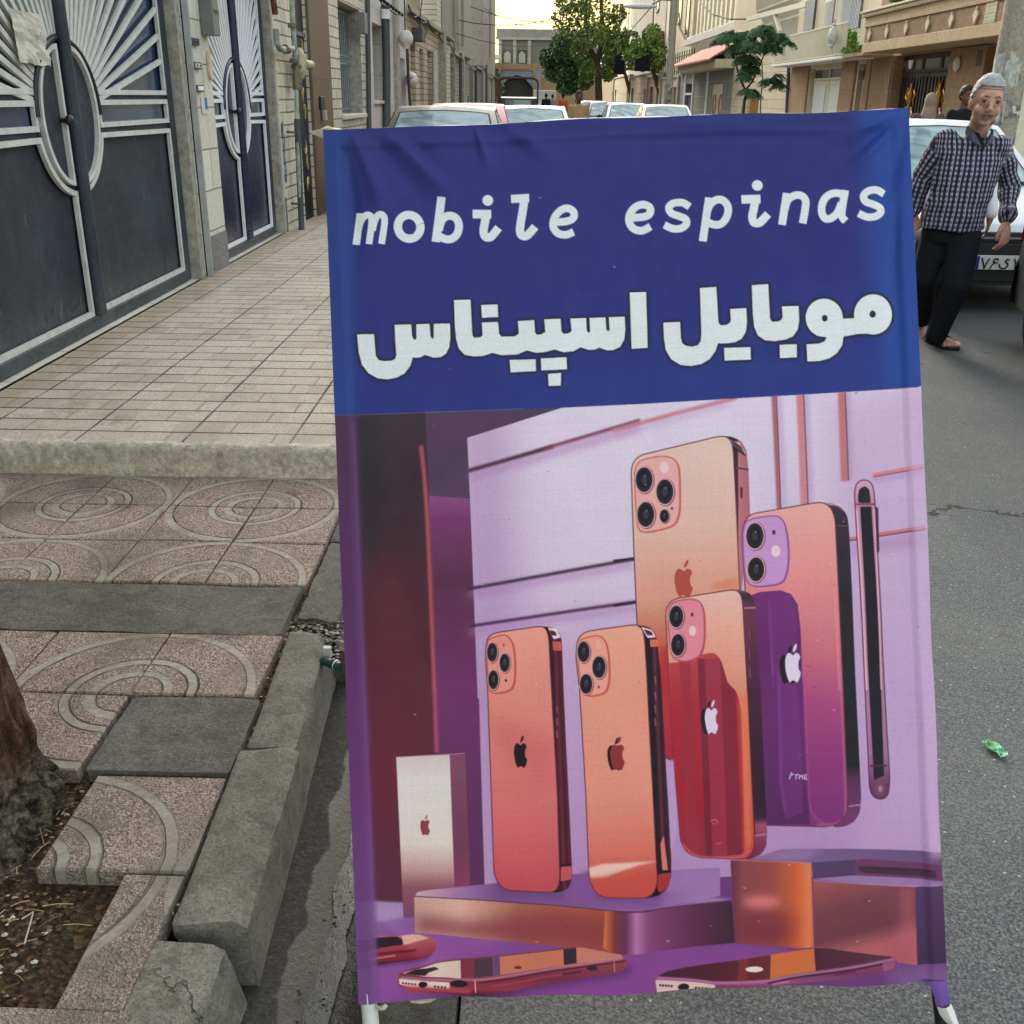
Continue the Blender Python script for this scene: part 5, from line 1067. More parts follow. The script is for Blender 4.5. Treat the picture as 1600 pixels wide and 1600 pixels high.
def car(label, name, x, yf, L=4.1, Wd=1.64, H=1.43, kind='hatch', paint=(200, 200, 198), rz=0.0, bumper=None, detail=True, grp=None, mirrors=True, antenna=False, wi=(.085, .88)):
    """nose towards -Y; yf = world y of the front bumper"""
    t = local_thing(name, label, 'car', (x, yf, 0), rz, grp)
    pm = m_paint('car_paint', C(*paint)) ; hw = Wd/2
    hood = .98 if kind != 'low' else .86; k = H/1.43; belt = .93*k
    # y, halfwidth factor, z bottom, z top
    st_ = [(.0, .74, .34, .58), (.05, .86, .24, .68), (.18, .95, .20, .735), (.45, .99, .19, .80), (.85, 1.0, .18, .86), (1.15, 1.0, .17, .90), (1.4, 1.0, .17, .93), (2.1, 1.0, .17, .93), (L-1.1, 1.0, .17, .95), (L-.5, .99, .19, .97 if kind == 'sedan' else .96), (L-.2, .95, .22, .95), (L-.06, .88, .26, .86), (L, .78, .34, .66)]
    mb = MB(); ring = []
    for y, f, zb, zt in st_:
        w = hw*f; zt *= k; m_ = (zb+zt)/2
        pr = [(0, zb), (w*.82, zb), (w*.97, zb+.06), (w*1.0, m_), (w*.985, zt-.10), (w*.93, zt-.02), (w*.80, zt), (w*.4, zt+.018), (0, zt+.022)]
        ring.append([(a, y, z) for a, z in pr] + [(-a, y, z) for a, z in pr[-2:0:-1]])
    n = len(ring[0]); mb.add([v for r_ in ring for v in r_], [(i*n+q, (i+1)*n+q, (i+1)*n+(q+1) % n, i*n+(q+1) % n) for i in range(len(ring)-1) for q in range(n)], True)
    mb.f.append(tuple(range(n))); mb.sm.append(True); mb.f.append(tuple((len(ring)-1)*n+q for q in range(n))[::-1]); mb.sm.append(True)
    # cabin
    y1, y2 = 1.12, 1.92
    y3, y4 = {'hatch': (L-.75, L-.22), 'sedan': (L-1.45, L-.78), 'low': (L-.75, L-.2)}[kind]
    wb, wr = hw*.90, hw*.70; zb_, zr = belt-.03, H-.045
    def side(sx):
        return [(sx*wb, y1, zb_), (sx*wr, y2, zr), (sx*wr*1.01, (y2+y3)/2, zr+.03), (sx*wr, y3, zr), (sx*wb, y4, zb_)]
    a, b = side(-1), side(1); mids = [(0, y1-.06, zb_), (0, y2-.05, zr+.045), (0, (y2+y3)/2, H), (0, y3+.03, zr+.04), (0, y4+.03, zb_)]
    q14 = lambda p, q: tuple((u+v)/2 for u, v in zip(p, q))
    rows = [[A_, (A_[0]*.55, A_[1]*.5+M_[1]*.5, A_[2]*.3+M_[2]*.7), M_, (B_[0]*.55, B_[1]*.5+M_[1]*.5, B_[2]*.3+M_[2]*.7), B_] for A_, M_, B_ in zip(a, mids, b)]
    vs = [v for r_ in rows for v in r_]; fs = [(i*5+q, i*5+q+1, (i+1)*5+q+1, (i+1)*5+q) for i in range(4) for q in range(4)]
    mb.add(vs, fs + [(0, 5, 10, 15, 20), (4, 24, 19, 14, 9)], True)
    body_ = mb.build('car_body', pm, t, .012)
    def pane(nm, i0, i1, ins_u, ins_v, off, mat=M_CGLASS, cols=4, par=t):
        """glass following rows i0..i1"""
        mb = MB(); vs = []; nu_ = 9; nv_ = 5
        for j in range(nv_):
            v = ins_v[0] + (ins_v[1]-ins_v[0])*j/(nv_-1)
            for i in range(nu_):
                u = (ins_u + (1-2*ins_u)*i/(nu_-1))*4; c0 = min(int(u), 3); fu = u-c0
                P1 = Vector(rows[i0][c0]).lerp(Vector(rows[i0][c0+1]), fu); P2 = Vector(rows[i1][c0]).lerp(Vector(rows[i1][c0+1]), fu)
                vs.append(P1.lerp(P2, v) + Vector(off))
        mb.add(vs, [(j*nu_+i, j*nu_+i+1, (j+1)*nu_+i+1, (j+1)*nu_+i) for j in range(nv_-1) for i in range(nu_-1)], True); return mb.build(nm, mat, par)
    pane('windscreen_surround', 0, 1, wi[0]-.018, (.02, wi[1]+.03), (0, -.006, .006), M_PLAST); pane('windscreen', 0, 1, wi[0], (.07, wi[1]), (0, -.011, .011)); pane('rear_window', 3, 4, .06, (.08, .85), (0, .010, .010))
    for s_ in (-1, 1):
        S = side(s_); o = Vector((s_*.008, 0, .003)); nn = lambda i, j, f: Vector(S[i]).lerp(Vector(S[j]), f)
        lo = lambda f: Vector(S[0]).lerp(Vector(S[4]), f); hi = lambda f: Vector(S[1]).lerp(Vector(S[3]), f)
        for (fa, fb) in ((.10, .48), (.50, .86)):
            p1, p2 = lo(fa), lo(fb); h1_, h2_ = hi(max(0.03, (fa-.22)*1.5) if fa < .2 else .49), hi(.46 if fb < .5 else .93)
            p1, p2 = p1.lerp(h1_, .08), p2.lerp(h2_, .08); h1_, h2_ = h1_.lerp(p1, .06), h2_.lerp(p2, .06)
            mb = MB(); mb.quad(p1+o, p2+o, h2_+o, h1_+o); mb.build('side_window', M_CGLASS, t)
    for yy_ in (.78, L-.82):
        for s_ in (-1, 1):
            mb = MB(); xx = s_*(hw-.17); mb.tube([(xx, yy_, .295), (s_*(hw+.012), yy_, .295)], .295, 24); w_ = mb.build('tyre', M_TYRE, t)
            if detail: mb = MB(); mb.tube([(s_*(hw-.0), yy_, .295), (s_*(hw+.020), yy_, .295)], [.20, .185], 16); mb.build('rim', M_RIM, w_)
    mb = MB(); rb = [(-.0, .76), (.05, .875), (.22, .965)]; vs = []
    bp = [(s_*hw*f*1.012, y-.012) for s_, seq in ((-1, rb[::-1]), (1, rb)) for y, f in seq]
    for zz in (.25, .30, .50, .53): vs += [(x_*(.985 if zz in (.25, .53) else 1), y_ + (.01 if zz in (.25, .53) else 0), zz*k) for x_, y_ in bp]
    mb.add(vs, [(j*6+i, j*6+i+1, (j+1)*6+i+1, (j+1)*6+i) for j in range(3) for i in range(5)], True); mb.build('front_bumper', bumper or pm, t)
    mb = MB(); vs = []; bp = [(x_, L-y_) for x_, y_ in bp]
    for zz in (.27, .33, .54, .57): vs += [(x_*(.985 if zz in (.27, .57) else 1.0), y_ + .0, zz*k) for x_, y_ in bp]
    mb.add(vs, [(j*6+i, (j+1)*6+i, (j+1)*6+i+1, j*6+i+1) for j in range(3) for i in range(5)], True); mb.build('rear_bumper', bumper or pm, t)
    if detail:
        for s_ in (-1, 1):
            mb = MB(); mb.ell((s_*hw*.72, .075, .625*k), (.17, .07, .075)); mb.build('headlight', M_LENS, t)
            mb = MB(); mb.box(s_*hw*.80, s_*hw*.89, L-.12, L-.04, .68*k, .82*k); mb.build('tail_light', M_RED, t, .02)
        mb = MB(); mb.box(-.34, .34, -.018, .03, .56*k, .645*k); gr = mb.build('grille', M_PLAST, t, .01)
        mb = MB(); mb.box(-.32, .32, -.03, -.0185, .595*k, .61*k); mb.build('grille_bar', M_RIM, gr)
        mb = MB(); mb.box(-.62, .62, -.012, .1, .235*k, .31*k); mb.build('lower_intake', M_PLAST, t)
        mb = MB(); mb.box(-.26, .26, -.035, -.018, .36*k, .47*k); mb.build('number_plate', M_PLATEW, t, .003)
    if mirrors:
        for s_ in (-1, 1):
            mb = MB(); mb.ell((s_*(hw+.07), y1+.30, belt+.08), (.10, .05, .07)); mb.bar((s_*(hw-.1), y1+.32, belt), (s_*(hw+.05), y1+.30, belt+.06), .03); mb.build('wing_mirror', pm if detail else M_PLAST, t)
        mb = MB(); mb.box(-.11, .11, y2+.02, y2+.04, H-.16, H-.10); mb.build('mirror', M_PLAST, t)
    if antenna: mb = MB(); mb.tube([(0, y2+.15, H-.01), (0, y2+.22, H+.10)], .008, 5); mb.build('antenna', M_PLAST, t)
    return t
# near the banner
wc = car('white hatchback parked nose towards the walking man, number plate starting with ۷۶', 'parked_car', 3.70, 8.12, 3.9, 1.66, 1.40, 'hatch', (206, 208, 208), bumper=None)
M_INKK = plain('plate_ink', (.008, .008, .008), .5); M_PBLUE = plain('plate_blue', C(30, 40, 110)[:3], .5)
pl = [o for o in wc.children if o.name.startswith('number_plate')][0]
mb = MB(); mb.box(-.255, -.215, -.038, -.0351, .355, .455); mb.build('plate_band', M_PBLUE, pl)
# plate characters: seventy-six in Persian figures and the letter that follows
def glyph(paths, x0, sc, z0=.362, w=.010, par=None, y=-.0385):
    mb = MB()
    for pth in paths:
        for a, b in zip(pth[:-1], pth[1:]):
            A_ = Vector((x0 + a[0]*sc, y, z0 + a[1]*sc)); B_ = Vector((x0 + b[0]*sc, y, z0 + b[1]*sc)); e = (B_-A_).normalized()*w*.3; mb.bar(A_-e, B_+e, .003, w)
    return mb.build('plate_writing', M_INKK, par)
glyph([[(0, 1), (.2, .5), (.35, .0), (.5, .5), (.75, 1)]], -.195, .075, par=pl)
glyph([[(.75, .85), (.6, 1), (.35, .95), (.25, .75), (.4, .58), (.7, .6)], [(.4, .58), (.15, .3), (.0, .0)]], -.125, .075, par=pl)
glyph([[(1.0, .95), (.7, 1.0), (.6, .75), (.85, .6), (.95, .35), (.75, .08), (.35, .02), (.05, .2), (.0, .5)]], -.055, .07, par=pl)
glyph([[(0, 1), (.15, .6), (.5, .55), (.15, .5), (.2, .0)], ], .055, .075, par=pl); glyph([[(0, .9), (.15, .1)]], .125, .075, par=pl); glyph([[(.0, .2), (.25, .9), (.5, .2), (.0, .2)]], .17, .06, par=pl)
mb = MB(); mb.box(-.70, .70, -.016, .06, .245, .56); mb.build('dark_bumper_insert', M_PLAST, wc, .02)
car('silver car with grey plastic bumper cut off by the right edge of the picture', 'parked_car', 4.09, 3.05, 4.15, 1.70, 1.42, 'hatch', (104, 106, 104), bumper=M_GPLAST)
car('dark grey saloon with broad windscreen just behind the left of the banner', 'parked_car', ony(693, 175, 12.6).x, 10.9, 4.3, 1.66, 1.435, 'sedan', (58, 58, 54), antenna=False)
car('pink saloon parked behind the dark grey one', 'parked_car', ony(732, 175, 18.4).x, 16.2, 4.2, 1.70, 1.435, 'sedan', (190, 96, 118), wi=(.14, .80), antenna=True)
car('cream hatchback in the middle of the road above the banner edge', 'moving_car', ony(832, 175, 18.8).x, 17.0, 3.9, 1.62, 1.405, 'hatch', (206, 200, 184), antenna=True)
GR = 'cars parked down the right side'
for lab, px, yw, kind, col_, nm in (('white saloon directly left of the tall lamp pole foot', 1040, 28.5, 'sedan', (222, 224, 222), 0), ('white car next in line beyond the one by the lamp pole foot', 980, 34.5, 'hatch', (220, 222, 220), 0), ('black car between two white ones on the right', 946, 41.0, 'sedan', (38, 38, 40), 0), ('white car facing the camera just right of the man in the beige shirt', 926, 50, 'hatch', (224, 224, 218), 0)):
    car(lab, 'parked_car', ony(px, 175, yw).x, yw-1.9, 4.1, 1.64, 1.40, kind, col_, detail=False, grp=GR, antenna=(yw < 30))
car('white car far down on the left beside the last tower', 'parked_car', ony(771, 160, 112).x, 110, 4.2, 1.66, 1.43, 'sedan', (214, 214, 208), detail=False)
for k, (px, yw, col_, lab) in enumerate(((817, 60, (220, 220, 214), 'white car behind the rusty frame of the pickup'), (797, 74, (212, 212, 206), 'pale car on the left beyond the pickup'), (815, 90, (196, 198, 198), 'silver car farthest along the middle of the road'))):
    car(lab, 'parked_car', ony(px, 165, yw).x, yw-2, 4.2, 1.66, 1.43, 'sedan', col_, detail=False, grp='cars beyond the pickup')
# white van
t = local_thing('white_van', 'white van far down the street left of the dense dark tree', 'van', (ony(851, 160, 85).x, 84, 0))
mb = MB(); mb.box(-.85, .85, .5, 4.6, .3, 2.0); mb.prism([(.0, .35), (.0, .9), (.5, 1.2), (.9, 1.95), (1.0, 1.95), (1.0, .35)], 'x', -.84, .84); mb.build('van_body', m_paint('van_paint', C(224, 224, 216)), t, .05)
mb = MB(); mb.add([(-.72, .52, 1.22), (.72, .52, 1.22), (.66, .84, 1.84), (-.66, .84, 1.84)], [(0, 1, 2, 3)]); o = mb.build('windscreen', M_CGLASS, t); o.location = (0, -.02, .01)
for yy_ in (.9, 3.8):
    for s_ in (-1, 1): MB().tube([(s_*.7, yy_, .32), (s_*.87, yy_, .32)], .32, 16).build('tyre', M_TYRE, t)
# pickup with a rusty hoop frame over its bed
t = local_thing('pickup_truck', 'old pickup with a rusty brown hoop frame over its bed', 'pickup truck', (ony(809, 150, 44).x, 43.6, 0))
mb = MB(); mb.box(-.80, .80, 0, 2.6, .55, .62); mb.box(-.80, -.76, 0, 2.6, .62, 1.0); mb.box(.76, .80, 0, 2.6, .62, 1.0); mb.box(-.76, .76, 0, .04, .62, 1.0); mb.build('bed', M_DULL, t, .01)
mb = MB(); mb.prism([(2.65, .45), (2.65, 1.0), (2.8, 1.48), (3.7, 1.52), (4.1, 1.05), (4.9, .95), (4.95, .45)], 'x', -.78, .78); mb.build('cab', m_paint('truck_paint', C(52, 50, 48)), t, .04)
mb = MB(); mb.box(-.55, .55, 2.62, 2.645, 1.12, 1.40); o = mb.build('rear_window', M_CGLASS, t)
mb = MB(); M_RUSTF = plain('rust_brown_tube', C(112, 74, 56)[:3], .7, .3, var=.25)
for y in (0.02, .9, 1.75, 2.55):
    mb.tube([(-.80, y, .95), (-.80, y, 2.05), (-.74, y, 2.17), (-.62, y, 2.23), (.62, y, 2.23), (.74, y, 2.17), (.80, y, 2.05), (.80, y, .95)], .032, 7)
for x_, z_ in ((-.8, 1.5), (.8, 1.5), (-.74, 2.17), (.74, 2.17), (0, 2.24)): mb.tube([(x_, .02, z_), (x_, 2.55, z_)], .022, 6)
mb.build('hoop_frame', M_RUSTF, t)
for yy_ in (.7, 4.1):
    for s_ in (-1, 1): MB().tube([(s_*.62, yy_, .31), (s_*.8, yy_, .31)], .31, 16).build('tyre', M_TYRE, t)
# ================================================================ PEOPLE
M_SKIN = plain('skin', C(190, 144, 124)[:3], .6, .25, var=.10, sc=22); M_SKIND = plain('tanned_skin', C(112, 80, 62)[:3], .6, .3)
def remesh(mb, voxel, sm=3):
    me = bpy.data.meshes.new('t'); me.from_pydata([tuple(v) for v in mb.v], [], mb.f); o = bpy.data.objects.new('t', me); COL.objects.link(o)
    r_ = o.modifiers.new('r', 'REMESH'); r_.mode = 'VOXEL'; r_.voxel_size = voxel
    s_ = o.modifiers.new('s', 'SMOOTH'); s_.iterations = sm; s_.factor = .5
    bpy.context.view_layer.update(); dg = bpy.context.evaluated_depsgraph_get(); e = o.evaluated_get(dg); m2 = bpy.data.meshes.new_from_object(e)
    bpy.data.objects.remove(o, do_unlink=True); m2.polygons.foreach_set('use_smooth', np.ones(len(m2.polygons), bool)); return m2
def put(me, name, mat, parent):
    me.name = name; me.materials.clear(); me.materials.append(mat); o = bpy.data.objects.new(name, me); COL.objects.link(o); o.parent = parent
    og = ORG.get(parent.name, Vector((0, 0, 0))); me.transform(Matrix.Translation(-og)); ORG[o.name] = og; return o
def estack(mb, L, n=28):
    """stack of ellipses (centre, rx, ry)"""
    vs = []
    for c, rx, ry in L: vs += [(c[0] + rx*math.cos(2*math.pi*i/n), c[1] + ry*math.sin(2*math.pi*i/n), c[2]) for i in range(n)]
    m_ = len(L); mb.add(vs, [(j*n+i, j*n+(i+1) % n, (j+1)*n+(i+1) % n, (j+1)*n+i) for j in range(m_-1) for i in range(n)] + [tuple(range(n))[::-1], tuple((m_-1)*n+i for i in range(n))], True)
def limb(mb, pts, rs):
    """rounded tapering limb"""
    P_ = [Vector(p) for p in pts]; q, r_ = [], []
    for i in range(len(P_)-1):
        for k in range(6): t = k/6; q.append(P_[i].lerp(P_[i+1], t)); r_.append(rs[i]+(rs[i+1]-rs[i])*t)
    q.append(P_[-1]); r_.append(rs[-1]); mb.tube(q, r_, 14)
    for p, r2 in zip(P_, rs): mb.ell(p, (r2, r2, r2), 14, 10)
def head_parts(mb, M4, big=1.0):
    def T(p): return M4 @ Vector(p)
    def E(c, r): 
        b = MB(); b.ell((0, 0, 0), r, 24, 18); mb.add([M4 @ (Vector(c) + Vector(v)) for v in b.v], b.f, True)
    E((0, .012, .035), (.077, .096, .098)); E((0, -.018, -.030), (.064, .072, .075)); E((0, -.048, -.082), (.032, .034, .026)); E((0, -.07, .03), (.058, .028, .05))
    E((-.040, -.058, -.025), (.026, .026, .028)); E((.040, -.058, -.025), (.026, .026, .028))
    for s_ in (-1, 1): E((s_*.079, .012, -.004), (.010, .020, .033)); E((s_*.03, -.086, .040), (.026, .012, .009)); E((s_*.013, -.108, -.022), (.010, .010, .008))
    b = MB(); b.tube([(0, -.088, .034), (0, -.102, .008), (0, -.118, -.016), (0, -.108, -.026)], [.009, .011, .014, .010], 10); mb.add([T(v) for v in b.v], b.f, True)
    E((0, -.092, -.053), (.024, .010, .007)); E((0, -.090, -.064), (.020, .010, .007))
def hand_parts(mb, wrist, d, side, s=1.0, curl=.5):
    """palm and five fingers hanging along d from the wrist; side = thumb direction"""
    d = Vector(d).normalized(); side = (Vector(side) - d*Vector(side).dot(d)).normalized(); nrm = d.cross(side).normalized(); w = Vector(wrist)
    pc = w + d*.05*s; b = MB(); b.ell((0, 0, 0), (1, 1, 1), 14, 10); mb.add([pc + side*(v[0]*.040*s) + d*(v[2]*.052*s) + nrm*(v[1]*.017*s) for v in b.v], b.f, True)
    for k, ln in enumerate((.072, .080, .074, .058)):
        o = side*((.028 - .0185*k)*s); a = w + d*.088*s + o; b1 = a + d*ln*.45*s + nrm*(.010*curl*s); c1 = b1 + d*ln*.30*s*(1-curl*.3) + nrm*(.024*curl*s); e1 = c1 + d*ln*.16*s + nrm*(.026*curl*s)
        limb(mb, [w + d*.06*s + o*.9, a, b1, c1, e1], [.0095*s, .0095*s, .0088*s, .0080*s, .0068*s])
    a = w + d*.022*s + side*.028*s; limb(mb, [a, a + d*.030*s + side*.022*s, a + d*.058*s + side*.026*s + nrm*.010*s, a + d*.078*s + side*.020*s + nrm*.016*s], [.014*s, .0115*s, .010*s, .0078*s])
def hair_cap(mb, M4, z_front=.075, z_side=.0, z_back=-.055, puff=1.0, grow=.010, seed=0, beardline=False):
    nu, nv = 64, 30; vs = []; keep = {}
    for j in range(nv+1):
        th = math.pi*.78*j/nv
        for i in range(nu):
            ph = 2*math.pi*i/nu; dx, dy, dz = math.sin(th)*math.cos(ph), math.sin(th)*math.sin(ph), math.cos(th)
            n_ = mnoise.noise(Vector((dx*5+seed, dy*5, dz*9)))*.006 + mnoise.noise(Vector((dx*16, dy*16, dz*5)))*.003
            top = max(0, dz)**1.5*.016*puff; r_ = (.079+grow+n_+top*.4, .098+grow+n_, .100+grow+n_+top)
            p = Vector((dx*r_[0], .012 + dy*r_[1], .035 + dz*r_[2])); f = -dy   # front = -y
            lim = z_front if f > .55 else (z_side + (z_front-z_side)*max(0, (f-.15)/.4) if f > .15 else (z_side if f > -.2 else z_back))
            if p.z < lim: p = Vector((dx*.072, .012+dy*.09, max(p.z, lim-.012)))
            vs.append(M4 @ p)
    mb.add(vs, [(j*nu+i, (j+1)*nu+i, (j+1)*nu+(i+1) % nu, j*nu+(i+1) % nu) for j in range(nv) for i in range(nu)], True)
def face_bits(t, M4, browc, moustache=None):
    def E(mb, c, r): b = MB(); b.ell((0, 0, 0), r, 12, 8); mb.add([M4 @ (Vector(c)+Vector(v)) for v in b.v], b.f, True)
    for s_ in (-1, 1):
        mb = MB(); E(mb, (s_*.031, -.0855, .018), (.014, .008, .0062)); e = mb.build('eye', plain('eye_white', C(124, 108, 100)[:3], .4), t)
        mb = MB(); E(mb, (s_*.031, -.0905, .018), (.0062, .005, .0056)); mb.build('iris', plain('iris_dark', (.012, .01, .009), .2), e)
        mb = MB(); b = MB(); b.tube([(s_*.012, -.097, .043), (s_*.032, -.099, .049), (s_*.052, -.084, .042)], [.0028, .0038, .002], 8); mb.add([M4 @ Vector(v) for v in b.v], b.f, True); mb.build('eyebrow', browc, t)
        mb = MB(); b = MB(); b.tube([(s_*.016, -.092, .026), (s_*.031, -.097, .0275), (s_*.047, -.086, .023)], [.0028, .0036, .0026], 8); mb.add([M4 @ Vector(v) for v in b.v], b.f, True); mb.build('eyelid', M_SKIND, t)  # darker skin tone on the lid paints in the shade under the brow
    mb = MB(); E(mb, (0, -.0985, -.0590), (.024, .005, .0022)); mb.build('mouth', plain('lip_line', C(112, 70, 62)[:3], .6), t)
    if moustache: mb = MB(); E(mb, (-.014, -.1005, -.0455), (.020, .009, .0075)); E(mb, (.014, -.1005, -.0455), (.020, .009, .0075)); mb.build('moustache', moustache, t)
M_GREYH = None
g = G('silver_hair', .65, .3); v = g.scale(g.opos(), 30, 8, 60); n = g.noise(1.0, 5, .7, v); g.col(g.ramp(n, [(.3, C(118, 120, 120)), (.55, C(160, 163, 162)), (.75, C(190, 192, 190))])); g.bump(n, .8, .006); M_GREYH = g.m
M_DARKH = plain('dark_hair', C(34, 28, 26)[:3], .6, .3)
# plaid cotton
g = G('dark_plaid_cotton', .85, .15); o_ = g.sep(g.opos()); wv = g.noise(6, 2, .5, g.opos())
def tri(a, per, off=0.0): return g.M('ABSOLUTE', g.M('SUBTRACT', g.M('FRACT', g.M('DIVIDE', g.M('ADD', a, off + 50), per)), .5))
wa_ = g.node('ShaderNodeVertexColor', layer_name='weave').outputs[0]; ws_ = g.node('ShaderNodeSeparateColor'); g.put(ws_, 0, wa_); xa = g.M('ADD', ws_.outputs[0], g.M('MULTIPLY', wv, .006)); za = g.M('ADD', ws_.outputs[1], g.M('MULTIPLY', wv, .010))
vs_ = g.ss(tri(xa, .029), .19, .25); hs_ = g.ss(tri(za, .031), .20, .27)
base = g.mix(g.M('MULTIPLY', vs_, .95), C(158, 153, 168), C(34, 33, 48)); base = g.mix(g.M('MULTIPLY', hs_, .70), base, C(30, 30, 44)); th_ = g.ss(tri(xa, .058, .008), .45, .48); base = g.mix(g.M('MULTIPLY', th_, .5), base, C(200, 196, 206))
g.col(base); fold_ = g.noise(4.5, 3, .5, g.scale(g.opos(), 1.4, 1.4, .8)); g.bump(g.M('ADD', fold_, g.M('MULTIPLY', g.noise(160, 2), .05)), .9, .05); M_PLAID = g.m
def cloth(name, c, rough=.85): 
    g = G(name, rough, .15); n = g.noise(5, 4, .6, g.opos()); g.col(g.ramp(n, [(.3, (c[0]*.8, c[1]*.8, c[2]*.8, 1)), (.7, (c[0]*1.1, c[1]*1.1, c[2]*1.1, 1))])); g.bump(g.noise(4.5, 3, .55, g.opos()), .8, .04); return g.m
M_TROUS = cloth('black_trousers', C(26, 28, 33)[:3])

# ---- the grey-haired man
YM = 6.87; pm_ = lambda px, py, dy=0.0: ony(px, py, YM+dy)
man = thing('person', 'man with silver hair and moustache in a dark plaid shirt walking beside the banner', 'person', tuple(onz(1476, 540, 0)))
hc = pm_(1541.5, 163, -.12); HM = Matrix.Translation(hc) @ Matrix.Rotation(R(-11), 4, 'Z') @ Matrix.Rotation(R(5), 4, 'X') @ Matrix.Rotation(R(4), 4, 'Y') @ Matrix.Scale(1.14, 4)
neck0 = pm_(1533, 186, -.03); neck1 = pm_(1524, 214, .03)
sL, sR = pm_(1478, 221, .05), pm_(1563, 227, -.02)
eL, wL = pm_(1441, 276, .14), pm_(1424, 332, .16); eR, wR = pm_(1575, 292, .05), pm_(1572, 346, -.10)
hipL, hipR = pm_(1466, 362, .08), pm_(1506, 366, -.02)
kR, aR = pm_(1494, 446, -.12), pm_(1464, 527, .0); kL, aL = pm_(1444, 434, .06), pm_(1441, 500, .42)
b = MB(); head_parts(b, HM); limb(b, [neck0, neck1], [.060, .066]); estack(b, [(pm_(1518, 234, .01), .10, .05), (pm_(1512, 262, .0), .145, .09), (pm_(1500, 310, .0), .15, .11), (pm_(1489, 352, .02), .15, .10)])
limb(b, [sL + Vector((.03, 0, -.04)), pm_(1458, 250, .10), eL, wL], [.040, .042, .040, .030]); limb(b, [sR + Vector((-.03, 0, -.04)), pm_(1571, 258, .03), eR, wR], [.040, .042, .040, .030]); limb(b, [hipL, kL, aL], [.085, .058, .042]); limb(b, [hipR, kR, aR], [.085, .058, .042])
hd = (pm_(1570, 380, -.12) - wR); hand_parts(b, wR, hd, (-1, -.5, 0), 1.12, .9); hand_parts(b, wL, (pm_(1420, 360, .15) - wL), (1, -.4, 0), 1.1, .6)
toe = onz(1484, 545, 0.0) + Vector((0, 0, .035)); heel = onz(1459, 536, 0) + Vector((0, .02, .04)); heel.y = toe.y + .20
limb(b, [aR, heel + Vector((.0, .0, .01)), toe + Vector((-.02, .05, .0)), toe], [.040, .034, .036, .028])
for k in range(5): limb(b, [toe + Vector((.028*k-.052, .03, 0)), toe + Vector((.028*k-.054, -.035+.004*k, -.008))], [.013, .011])
tl = aL + Vector((-.03, -.08, -.15)); limb(b, [aL, aL + Vector((0, .05, -.03)), aL + Vector((-.01, .0, -.09)), tl], [.040, .036, .036, .028])
bodyo = put(remesh(b, .0062, 2), 'body', M_SKIN, man)
face_bits(man, HM, plain('grey_brow', C(112, 98, 90)[:3], .8), plain('grey_moustache', C(96, 90, 88)[:3], .85))
mb = MB(); hair_cap(mb, HM, .094, .022, -.05, .9, .007); mb.build('hair', M_GREYH, man)
# shirt
b = MB(); estack(b, [(pm_(1522, 212, .02), .085, .072), (pm_(1518, 221, .02), .170, .090), (pm_(1516, 236, .01), .205, .112), (pm_(1514, 262, .0), .203, .125), (pm_(1506, 292, .0), .196, .135), (pm_(1497, 322, .0), .193, .137), (pm_(1490, 344, .01), .198, .135), (pm_(1487, 357, .01), .202, .132)])
limb(b, [pm_(1480, 221, .05), pm_(1458, 250, .10), eL, wL + (eL-wL)*.10], [.080, .078, .066, .052]); limb(b, [pm_(1560, 228, -.01), pm_(1571, 258, .03), eR, wR + (eR-wR)*.12], [.078, .074, .064, .050])
for (a, c_, r_) in ((eR + Vector((.0, -.04, .04)), eR + Vector((.01, -.04, -.05)), .030), (wR + Vector((-.005, -.02, .07)), wR + Vector((.01, -.02, .05)), .040)): limb(b, [a, c_], [r_, r_*.8])
sh = remesh(b, .009, 3)
co = np.zeros(len(sh.vertices)*3, np.float32); sh.vertices.foreach_get('co', co); co = co.reshape(-1, 3); nr = np.array([v.normal[:] for v in sh.vertices]); 
dd_ = np.array([mnoise.noise(Vector((c[0]*7, c[1]*7, c[2]*3.5)))*.020 + mnoise.noise(Vector((c[0]*5+c[2]*11, c[1]*4, c[2]*11-c[0]*4)))*.013 for c in co]); co = co + nr*dd_[:, None]; sh.vertices.foreach_set('co', co.astype(np.float32).ravel())
arms_ = [[np.array(q) for q in (pm_(1480, 221, .05), eL, wL)], [np.array(q) for q in (pm_(1560, 228, -.01), eR, wR)]]
tc_ = np.array(pm_(1505, 290, 0)); at_ = np.zeros((len(co), 4), np.float32); at_[:, 3] = 1
for i_, c in enumerate(co):
    best = None; ax_ = pm_(1518, 221, .02).lerp(pm_(1487, 357, .01), min(1, max(0, (1.42-c[2])/.65)))
    dt_ = math.hypot((c[0]-ax_.x)/.185, (c[1]-ax_.y)/.125)
    at_[i_, 0] = math.asin(max(-1, min(1, (c[0]-ax_.x)/.215)))*.2; at_[i_, 1] = c[2]
    for A3 in arms_:
        acc = 0.0
        for a_, b__ in zip(A3[:-1], A3[1:]):
            d_ = b__-a_; L_ = np.linalg.norm(d_); d_ = d_/L_; s__ = float(np.dot(c-a_, d_)); sc_ = min(max(s__, 0), L_); r_v = c-a_-d_*sc_; rr_ = np.linalg.norm(r_v)
            if rr_ < .098 and c[2] < 1.33 and dt_ > .97 and (s__ > .07 or acc > 0):
                if best is None or rr_ < best:
                    best = rr_; u_ = np.array([1., 0, 0]); u_ = u_-d_*np.dot(u_, d_); u_ /= np.linalg.norm(u_); w_ = np.cross(d_, u_)
                    at_[i_, 0] = math.atan2(np.dot(r_v, u_), np.dot(r_v, w_))*.062; at_[i_, 1] = acc + s__
            acc += L_
ca_ = sh.color_attributes.new('weave', 'FLOAT_COLOR', 'POINT'); at_[:, :2] += 3.0; ca_.data.foreach_set('color', at_.ravel())
